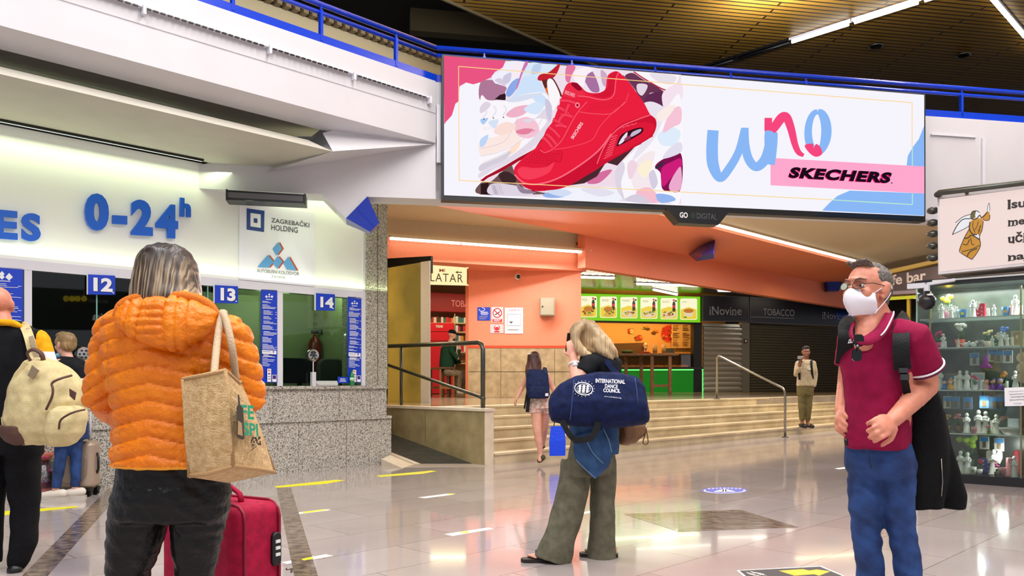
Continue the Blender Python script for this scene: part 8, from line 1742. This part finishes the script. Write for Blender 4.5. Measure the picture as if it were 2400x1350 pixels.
v = Vol(); v.loft(R.secs([(1259, 866, 20, .05, -.14), (1259, 874, 25, .07, -.16), (1260, 900, 27, .085, -.17), (1262, 925, 27, .085, -.17), (1262, 934, 23, .07, -.16)]), 20); nbo = v.build('pack', NVB, nb_, .01, 3, .5, fold(.006, 12, 12))
v = Vol(); v.loft(R.secs([(1261, 905, 22, .03, -.26), (1262, 918, 23, .04, -.26), (1262, 932, 20, .03, -.25)]), 16); v.build('pocket', NVB, nb_, .01, 2)
m_ = MB(); m_.prism([R(x, y, -.31) for x, y in ((1278, 922), (1285, 921.5), (1285.5, 928), (1278, 928.5))], Y3 * .02); m_.build('label_patch', WTR, nbo)
for xs in ((1244, 1238), (1275, 1282)): strap([(xs[0], 869, -.06), (xs[0] - (2 if xs[0] < 1260 else -2), 864, .02), (xs[1], 880, .06)], .05, nb_, 'strap', NVB, .015)
strap([(1236, 915, -.1), (1231, 945, -.12), (1229, 958, -.12)], .025, nb_, 'hanging_strap', BPK, .008); strap([(1240, 925, -.12), (1237, 950, -.14), (1236, 966, -.14)], .05, nb_, 'hanging_pouch', BPK, .03)
bb = thing('shopping_bag', R(1307, 1068, .02), 'bright blue shopping bag carried by the young woman in flowered shorts', 'bag')
BB = mat('bag_blue_plastic', (14, 70, 232), .3, bump=.3, bscale=30)
m_ = MB(); c = [R(x, y, d) for x, y, d in ((1291, 999, -.06), (1322, 998, -.06), (1322, 998, .12), (1293, 999, .12))]; b_ = [R(x, y, d) for x, y, d in ((1288, 1069, -.08), (1325, 1068, -.08), (1325, 1067, .14), (1290, 1068, .14))]
mid = [lerp(p, q, .5) + (p - sum(c, V((0, 0, 0))) / 4).normalized() * .02 for p, q in zip(c, b_)]; m_.rings([c, mid, b_], True); m_.build('bag_body', BB, bb)
m_ = MB(); m_.tube(spline([R(1298, 1000, -.05), R(1301, 975, -.02), hands['B'] - Z3 * .06, R(1310, 975, .02), R(1316, 1000, .02)], 4, False), .007, 6); m_.build('handle', BLACK, bb, True)

# ---------------------------------------------------------------- young man standing on the steps
R = Rig(18.64)
ym = thing('person', R(1888, 1001), 'young man in beige sweater and olive trousers standing on the steps', 'person')
hc = R(1889, 826); v = Vol(); hd = head(v, hc, (-.1, -1, -.05), Z3, 1.12); v.limb([hc - Z3 * .05, R(1889, 845)], [.056, .06])
v.loft(R.secs([(1889, 845, 9, .07), (1888, 855, 18, .09), (1888, 880, 16, .1), (1887, 905, 16, .1), (1886, 915, 17, .1)]))
P_ = [R(1873, 852), R(1868, 876, -.05), R(1876, 852, -.28)]; v.limb(P_, [.055, .046, .032]); hand(v, P_[2], (.1, -.2, 1), (.5, -.8, 0), 1, .7, 1.0)
P_ = [R(1904, 852), R(1909, 880, .0), R(1906, 908, -.06)]; v.limb(P_, [.055, .046, .032]); hand(v, P_[2], (-.05, -.1, -1), (-1, 0, 0), 1, .4, 1.0)
for q in (((1879, 918, 0), (1879, 955, -.03), (1880, 988, 0)), ((1895, 918, 0), (1895, 955, -.03), (1893, 988, 0))): P_ = [R(*p) for p in q]; v.limb(P_, [.085, .06, .042]); v.limb([P_[2] - Z3 * .04, P_[2] + V((0, -.14, -.08))], [.04, .034])
v.build('body', SK_BROWN, ym, .013, 2, .4); face_parts(ym, hd, mat('brow_black', (24, 18, 14), .7))
v = Vol(); P = hd['P']; v.ball(P(0, -.02, .06), (.09, .1, .075), hd['R']); v.ball(P(0, -.045, .02), (.088, .075, .075), hd['R']); v.ball(P(0, .03, .1), (.07, .06, .035), hd['R']); v.build('hair', mat('black_hair', (20, 16, 14), .6, bump=.5, bscale=120), ym, .013, 2, .5, lambda c, n: .012 * noise.noise(c * 30))
v = Vol(); v.ball(P(0, .045, -.088), (.045, .035, .03), hd['R']); v.build('beard', mat('black_hair', (20, 16, 14), .6), ym, .013, 2)
SWT = cloth('beige_sweater', (196, 182, 152), (176, 160, 130), .9)
v = Vol(); v.loft(R.secs([(1889, 843, 11, .08), (1888, 850, 20, .12), (1888, 865, 21, .14), (1887, 885, 19, .14), (1887, 905, 20, .145)]), 20); v.limb([R(1872, 853), R(1867, 878, -.05), R(1873, 862, -.2)], [.085, .072, .058]); v.limb([R(1905, 853), R(1910, 880), R(1908, 902, -.05)], [.085, .07, .058]); sw = v.build('sweater', SWT, ym, .015, 3, .5, fold(.01, 6, 6))
m_ = MB(); q = R(1897, 862, -.155); m_.prism([q + V((x, 0, z)) for x, z in ((-.05, .06), (.05, .06), (.05, -.03), (0, -.06), (-.05, -.03))], Y3 * .012); m_.build('chest_pocket', mat('pocket_pale', (214, 206, 182), .9), sw)
v = Vol(); v.loft(R.secs([(1887, 902, 19, .13), (1887, 915, 19.5, .135), (1887, 926, 19, .13)]), 20); v.cut([R(1879, 920), R(1879, 955, -.02), R(1880, 984)], [.1, .078, .062], 14); v.cut([R(1896, 920), R(1895, 955, -.02), R(1893, 984)], [.1, .078, .062], 14); v.build('trousers', cloth('olive_twill', (118, 108, 70), (98, 90, 56)), ym, .014, 3, .5, fold(.01, 6, 9))
for x in (1879, 1895): v = Vol(); c = R(x, 997, 0); v.limb([c + V((0, .06, -.0)), c + V((0, -.1, 0)), c + V((.02, -.2, -.015))], [.05, .055, .045]); v.build('shoe', BLACK, ym, .012)
ph = thing('mobile_phone', R(1877, 836, -.3), 'pale phone held up by the young man on the steps', 'phone'); m_ = MB(); m_.rbox(R(1876, 838, -.33), (.13, .014, .075), X3, Y3, V((0, -.3, 1)), .01); m_.build('phone_case', mat('phone_silver', (170, 166, 160), .3), ph)
yb = thing('backpack', R(1888, 900, .2), 'dark backpack worn by the young man on the steps', 'backpack'); v = Vol(); v.m.rbox(R(1888, 876, .24), (.32, .18, .46), X3, Y3, Z3, .06); v.build('pack', BPK, yb, .02, 3)
strap([(1901, 845, .1), (1902, 846, -.1), (1902, 860, -.16), (1905, 888, -.1)], .05, yb, 'strap', BPK, .012); strap([(1876, 845, .1), (1875, 846, -.1), (1873, 862, -.15), (1874, 890, -.12)], .05, yb, 'strap', BPK, .012)

# ---------------------------------------------------------------- man seated behind the orange wall, worker in the stall
R = Rig(21.1)
sm_ = thing('person', R(1050, 905), 'man in dark green top and black cap seated on a bar stool', 'person')
hc = R(1060, 786); v = Vol(); hd = head(v, hc, (.95, .2, -.25), Z3, 1.1); v.limb([hc - Z3 * .05, R(1053, 806)], [.058, .062])
v.loft(R.secs([(1053, 808, 9, .08), (1050, 822, 17, .1), (1048, 850, 15, .11), (1048, 872, 16, .12)]))
v.limb([R(1058, 822, -.12), R(1072, 842, -.2), R(1078, 808, -.1)], [.055, .046, .034]); hand(v, R(1078, 808, -.1), (-.2, .1, 1), (-.9, 0, .1), 1, .8); v.limb([R(1050, 822, .15), R(1066, 850, .2), R(1084, 846, .1)], [.055, .046, .034]); hand(v, R(1084, 846, .1), (1, 0, 0), (0, 0, -1), 1, .4)
for d, fx_ in ((-.1, 0), (.12, 8)): P_ = [R(1050, 874, d), R(1080 + fx_ * .4, 878, d), R(1076 + fx_, 915, d)]; v.limb(P_, [.09, .065, .045]); v.limb([P_[2], P_[2] + V((.16, 0, -.06))], [.042, .038])
v.build('body', SK_LIGHT, sm_, .016, 2, .4)
GRT = cloth('dark_green_jersey', (22, 66, 44), (16, 48, 32)); v = Vol(); v.loft(R.secs([(1054, 805, 10, .09), (1051, 816, 18, .13), (1048, 845, 18, .15), (1047, 872, 18, .15)]), 18); v.limb([R(1058, 822, -.12), R(1072, 842, -.2), R(1076, 822, -.14)], [.08, .068, .055]); v.limb([R(1050, 822, .15), R(1066, 850, .2), R(1078, 848, .13)], [.08, .068, .055]); v.build('jersey', GRT, sm_, .018, 3)
v = Vol()
for d, fx_ in ((-.1, 0), (.12, 8)): v.limb([R(1048, 872, d), R(1079 + fx_ * .4, 877, d), R(1077 + fx_ * .8, 895, d), R(1076 + fx_, 912, d)], [.115, .09, .075, .065])
v.build('trousers', cloth('grey_trousers', (132, 118, 96), (108, 96, 78)), sm_, .018, 3, .5, fold(.012, 6, 8))
for d, fx_ in ((-.1, 0), (.12, 8)): v = Vol(); v.limb([R(1075 + fx_, 919, d), R(1086 + fx_, 921, d)], [.06, .05]); v.build('shoe', mat('shoe_pale', (206, 196, 180), .6), sm_, .014)
v = Vol(); P = hd['P']; v.ball(P(0, -.015, .07), (.095, .11, .075), hd['R']); v.limb([P(-.04, .1, .05), P(.04, .1, .05)], [.02, .02]); v.limb([P(0, .1, .06), P(0, .19, .045)], [.05, .03], flat=.3, up=(0, 0, 1)); v.build('cap', cloth('black_cap', (22, 20, 22)), sm_, .013, 2)
v = Vol(); v.ball(P(0, .05, -.08), (.055, .045, .045), hd['R']); v.build('beard', mat('black_hair', (20, 16, 14), .6), sm_, .013, 2)
R = Rig(32.6)
wk = thing('person', R(1513, 830), 'masked stall worker behind the glass display case', 'person')
hc = R(1513, 811); v = Vol(); hd = head(v, hc, (-.1, -1, 0), Z3, 1.2); v.limb([hc - Z3 * .05, R(1513, 824)], [.06, .064]); v.loft(R.secs([(1513, 824, 6, .08), (1513, 829, 13, .1), (1513, 845, 12, .12), (1513, 880, 12, .12)])); v.limb([R(1502, 832), R(1500, 850, -.1), R(1508, 858, -.3)], [.06, .05, .04]); v.limb([R(1524, 832), R(1526, 850, -.1), R(1518, 858, -.3)], [.06, .05, .04]); hand(v, R(1508, 858, -.3), (.3, -1, 0), (0, 0, -1), 1, .5); hand(v, R(1518, 858, -.3), (-.3, -1, 0), (0, 0, -1), -1, .5)
for x in (1509, 1518): v.limb([R(x, 880), R(x, 900), R(x, 915)], [.09, .07, .05])
v.build('body', SK_LIGHT, wk, .018, 2, .4); P = hd['P']; face_parts(wk, hd, None, True, False)
v = Vol(); v.ball(P(0, -.03, .05), (.09, .1, .085), hd['R']); v.ball(P(0, -.05, -.03), (.085, .06, .08), hd['R']); v.build('hair', mat('brown_red_hair', (120, 60, 44), .6), wk, .016, 2)
m_ = MB(); m_.ball(P(0, .07, -.06), (.058, .05, .05), 12, 8, hd['R']); m_.build('face_mask', WM, wk, True)
v = Vol(); v.loft(R.secs([(1513, 824, 8, .1), (1513, 829, 15, .13), (1513, 850, 14, .15), (1513, 890, 14, .15)]), 16); v.cut([R(1502, 831), R(1500, 846, -.06)], [.085, .075]); v.cut([R(1524, 831), R(1526, 846, -.06)], [.085, .075]); v.build('work_shirt', cloth('work_shirt', (120, 40, 36)), wk, .02, 3)
# ================================================================ TAPES AND STICKERS ON THE FLOOR
TPY = mat('tape_yellow', (232, 226, 20), .5); TPW = mat('tape_white', (238, 236, 228), .5)
def fpoly(mb, pts, m_, h=.001): mb.use(m_); mb.prism([flr(x, y) + Z3 * h for x, y in pts], (0, 0, -.0006)); return mb
def tape(pts, m_, label, patch=None):
    o = fpoly(MB(), pts, m_, .0012).build('floor_tape', None, None); tag(o, label, 'floor tape')
    if patch: fpoly(MB(), patch, TPY, .0017).build('worn_patch', None, o)
tape([(-90, 1206), (-90, 1216), (0, 1209), (183, 1189), (180, 1186), (0, 1199)], TPY, 'yellow floor tape behind the bald man’s legs at the left')
tape([(643, 1140), (648, 1143.5), (765, 1134), (809, 1126), (790, 1124.5), (760, 1127.5)], TPY, 'yellow floor tape just behind the magenta suitcase, near the counter')
tape([(882, 1115), (890, 1118), (990, 1110.5), (1024, 1104.5), (1010, 1103), (980, 1106)], TPY, 'yellow floor tape in front of the ramp')
tape([(660, 1206), (668, 1209), (770, 1196.5), (775, 1194), (756, 1194)], TPW, 'white and yellow floor tape right of the magenta suitcase’s top', [(708, 1200.2), (712, 1203), (765, 1196), (760, 1194.2)])
tape([(979, 1166), (996, 1168), (1058, 1160), (1068, 1157), (1050, 1157)], TPW, 'short white floor tape below the ramp', [(1048, 1157.8), (1052, 1160.6), (1066, 1157.6), (1056, 1157)])
tape([(1042, 1252), (1060, 1256.5), (1157, 1240), (1145, 1236.5)], TPW, 'white floor tape left of the woman in grey trousers', [(1078, 1247.5), (1086, 1251), (1100, 1248.5), (1096, 1244.5)])
tape([(660, 1318), (672, 1322), (781, 1303), (764, 1299.5)], TPW, 'white and yellow floor tape beside the magenta suitcase’s lower half', [(706, 1310.6), (712, 1314), (736, 1309.8), (730, 1305.6)])
tape([(1956, 1098), (1966, 1100), (2012, 1095), (2012, 1090.5)], TPW, 'white floor tape behind the burgundy-shirted man’s hip')
tape([(1352, 1203), (1362, 1206), (1400, 1199.5), (1392, 1196)], TPW, 'white floor tape seen between the legs of the grey-trousered woman')
def disc_f(cx, cy, rx, ry, n=28, a0=0, a1=2 * PI): return [(cx + rx * math.cos(a0 + (a1 - a0) * k / n), cy + ry * math.sin(a0 + (a1 - a0) * k / n)) for k in range(n + 1)]
SBL = mat('sticker_blue', (58, 70, 190), .4)
o = fpoly(MB(), disc_f(1698, 1149.5, 54, 7.6)[:-1], SBL, .0012).build('floor_sticker'); tag(o, 'round blue floor sticker with white ring before the steps', 'sticker')
m = MB(); out, inn = disc_f(1698, 1150, 49, 6.6, 28, -.3, PI + .3), disc_f(1698, 1150, 45, 5.8, 28, -.3, PI + .3)
for k in range(28): fpoly(m, [out[k], out[k + 1], inn[k + 1], inn[k]], TPW, .002)
for x in range(-38, 40, 9): fpoly(m, [(1698 + x, 1143.6 + abs(x) * .03), (1698 + x + 5, 1143.6 + abs(x) * .03), (1698 + x + 4, 1145 + abs(x) * .03), (1698 + x - 1, 1145 + abs(x) * .03)], TPW, .002)
for sx in (-1, 1): fpoly(m, [(1698 + sx * 2, 1147), (1698 + sx * 6, 1147.5), (1698 + sx * 26, 1152.3), (1698 + sx * 20, 1153), (1698 + sx * 2, 1152.4)], TPW, .002)
fpoly(m, [(1694, 1146.4), (1702, 1146.4), (1703, 1153.6), (1693, 1153.6)], TPW, .002); m.build('print', None, o)
AB = mat('sticker_black', (40, 38, 40), .5); AY = mat('sticker_yellow', (250, 190, 20), .5)
m = fpoly(MB(), [(1727, 1337), (1925, 1326.5), (2060, 1385), (1800, 1400)], TPW, .0012); o = m.build('floor_sticker'); tag(o, 'black floor sticker with big yellow arrow at the bottom photo edge', 'sticker')
m = fpoly(MB(), [(1733, 1338), (1922, 1328.5), (2052, 1383), (1806, 1397)], AB, .002); m.build('black_field', None, o)
m = fpoly(MB(), [(1826, 1338.5), (1882, 1334.8), (1896, 1338), (1915, 1335.6), (1946, 1340), (1920, 1350), (1908, 1346.6), (1862, 1350)], AY, .0026); m.build('arrow', None, o)
m = MB()
for body, bl, br, tl in (('SMJER', (1766, 1345), (1800, 1352), (1757, 1339)), ('KRETANJA', (1757, 1348), (1800, 1360), (1748, 1341))):
    vs, fs = glyphs(body, .03); xs = [q[0] for q in vs]; ys = [q[1] for q in vs]; pts_ = []
    for q in vs: u, t_ = (q[0] - min(xs)) / (max(xs) - min(xs)), (q[1] - min(ys)) / (max(ys) - min(ys)); pts_.append(flr(bl[0] + (br[0] - bl[0]) * u + (tl[0] - bl[0]) * t_, bl[1] + (br[1] - bl[1]) * u + (tl[1] - bl[1]) * t_) + Z3 * .0026)
    m.use(TPW); m.text(pts_, fs)
m.build('lettering', None, o, fix=False)
# ---------------------------------------------------------------- camera, daylight and lamps
cam = bpy.data.cameras.new('camera'); co = bpy.data.objects.new('camera', cam); COL.objects.link(co)
co.location = (0, 0, CH); co.rotation_euler = (PI / 2, 0, 0)
cam.sensor_width = 36; cam.lens = 36 * F / 2400; cam.shift_y = (HY - 675) / 2400; cam.clip_end = 200; cam.clip_start = .05
SC.camera = co
w = bpy.data.worlds.new('World'); SC.world = w; w.use_nodes = True
w.node_tree.nodes['Background'].inputs[0].default_value = rgb(238, 238, 250); w.node_tree.nodes['Background'].inputs[1].default_value = .62
# fluorescent rows under the hall roof, then added fills for slats and upper wall
for k, (x, y) in enumerate(((4.5, 3.0), (0.5, 0.0), (-3.0, 3.0), (8.5, 9.5), (1.0, 6.0), (5, -4), (-4, -4))):
    area('hall_tubes', (x, y, 8.3), 1, 345, COOL, (0, 0, PI * .75), (6, .3))
for k, (x, y) in enumerate(((6.5, 13.5), (1.5, 12), (9, 8), (2, 5))):
    area('slat_fill_up', (x, y, 7.7), 1, 420, COOL, (PI, 0, PI * .75), (6, .3))  # added upward fill that brightens the slats, in place of tube spill
area('upper_wall_fill', (-2.6, 12.4, 7.0), 1, 55, COOL, (math.radians(60), 0, PI * .25), (5, .3))  # added unseen fill aimed at the upper storey wall to brighten it
# tubes of the concourse beyond the stairs, then added fills for door leaf and steps
area('tube_lamp', at(1145, 566, 19.2) + V((0, -.25, -.15)), 1, 240, COOL, (math.radians(-25), 0, math.atan2(2.2, 4.5)), (4.3, .12))
area('tube_lamp', WLB.on(1740, 549) - V((0, 0, .12)), 1, 240, COOL, (0, 0, PI / 4), (8, .12))
area('concourse_tubes', V((10.5, 19.5, 4.7)), 1, 220, WARM, (0, 0, PI / 4), (6, .3))
area('concourse_tubes', V((0, 16, 4.8)), 1, 150, WARM, (0, 0, PI / 4), (3, .3))
area('door_leaf_fill', V((-3.6, 14.6, 3.9)), 1, 70, WARM, (0, 0, PI * .75), (2, .2))  # added unseen warm fill that brightens the brass leaf at the ramp head
area('step_fill', V((7.5, 17.0, 4.85)), 1, 200, COOL, (0, 0, PI / 4), (9, .15))  # added unseen fill that lightens the stone steps
vs = SC.view_settings; vs.view_transform = 'Standard'; vs.look = 'None'; vs.gamma = 1; vs.use_curve_mapping = False; vs.exposure = 0
try: SC.cycles.use_denoising = True
except Exception: pass
SC.cycles.max_bounces = 8; SC.cycles.transparent_max_bounces = 16; SC.cycles.caustics_reflective = False; SC.cycles.caustics_refractive = False
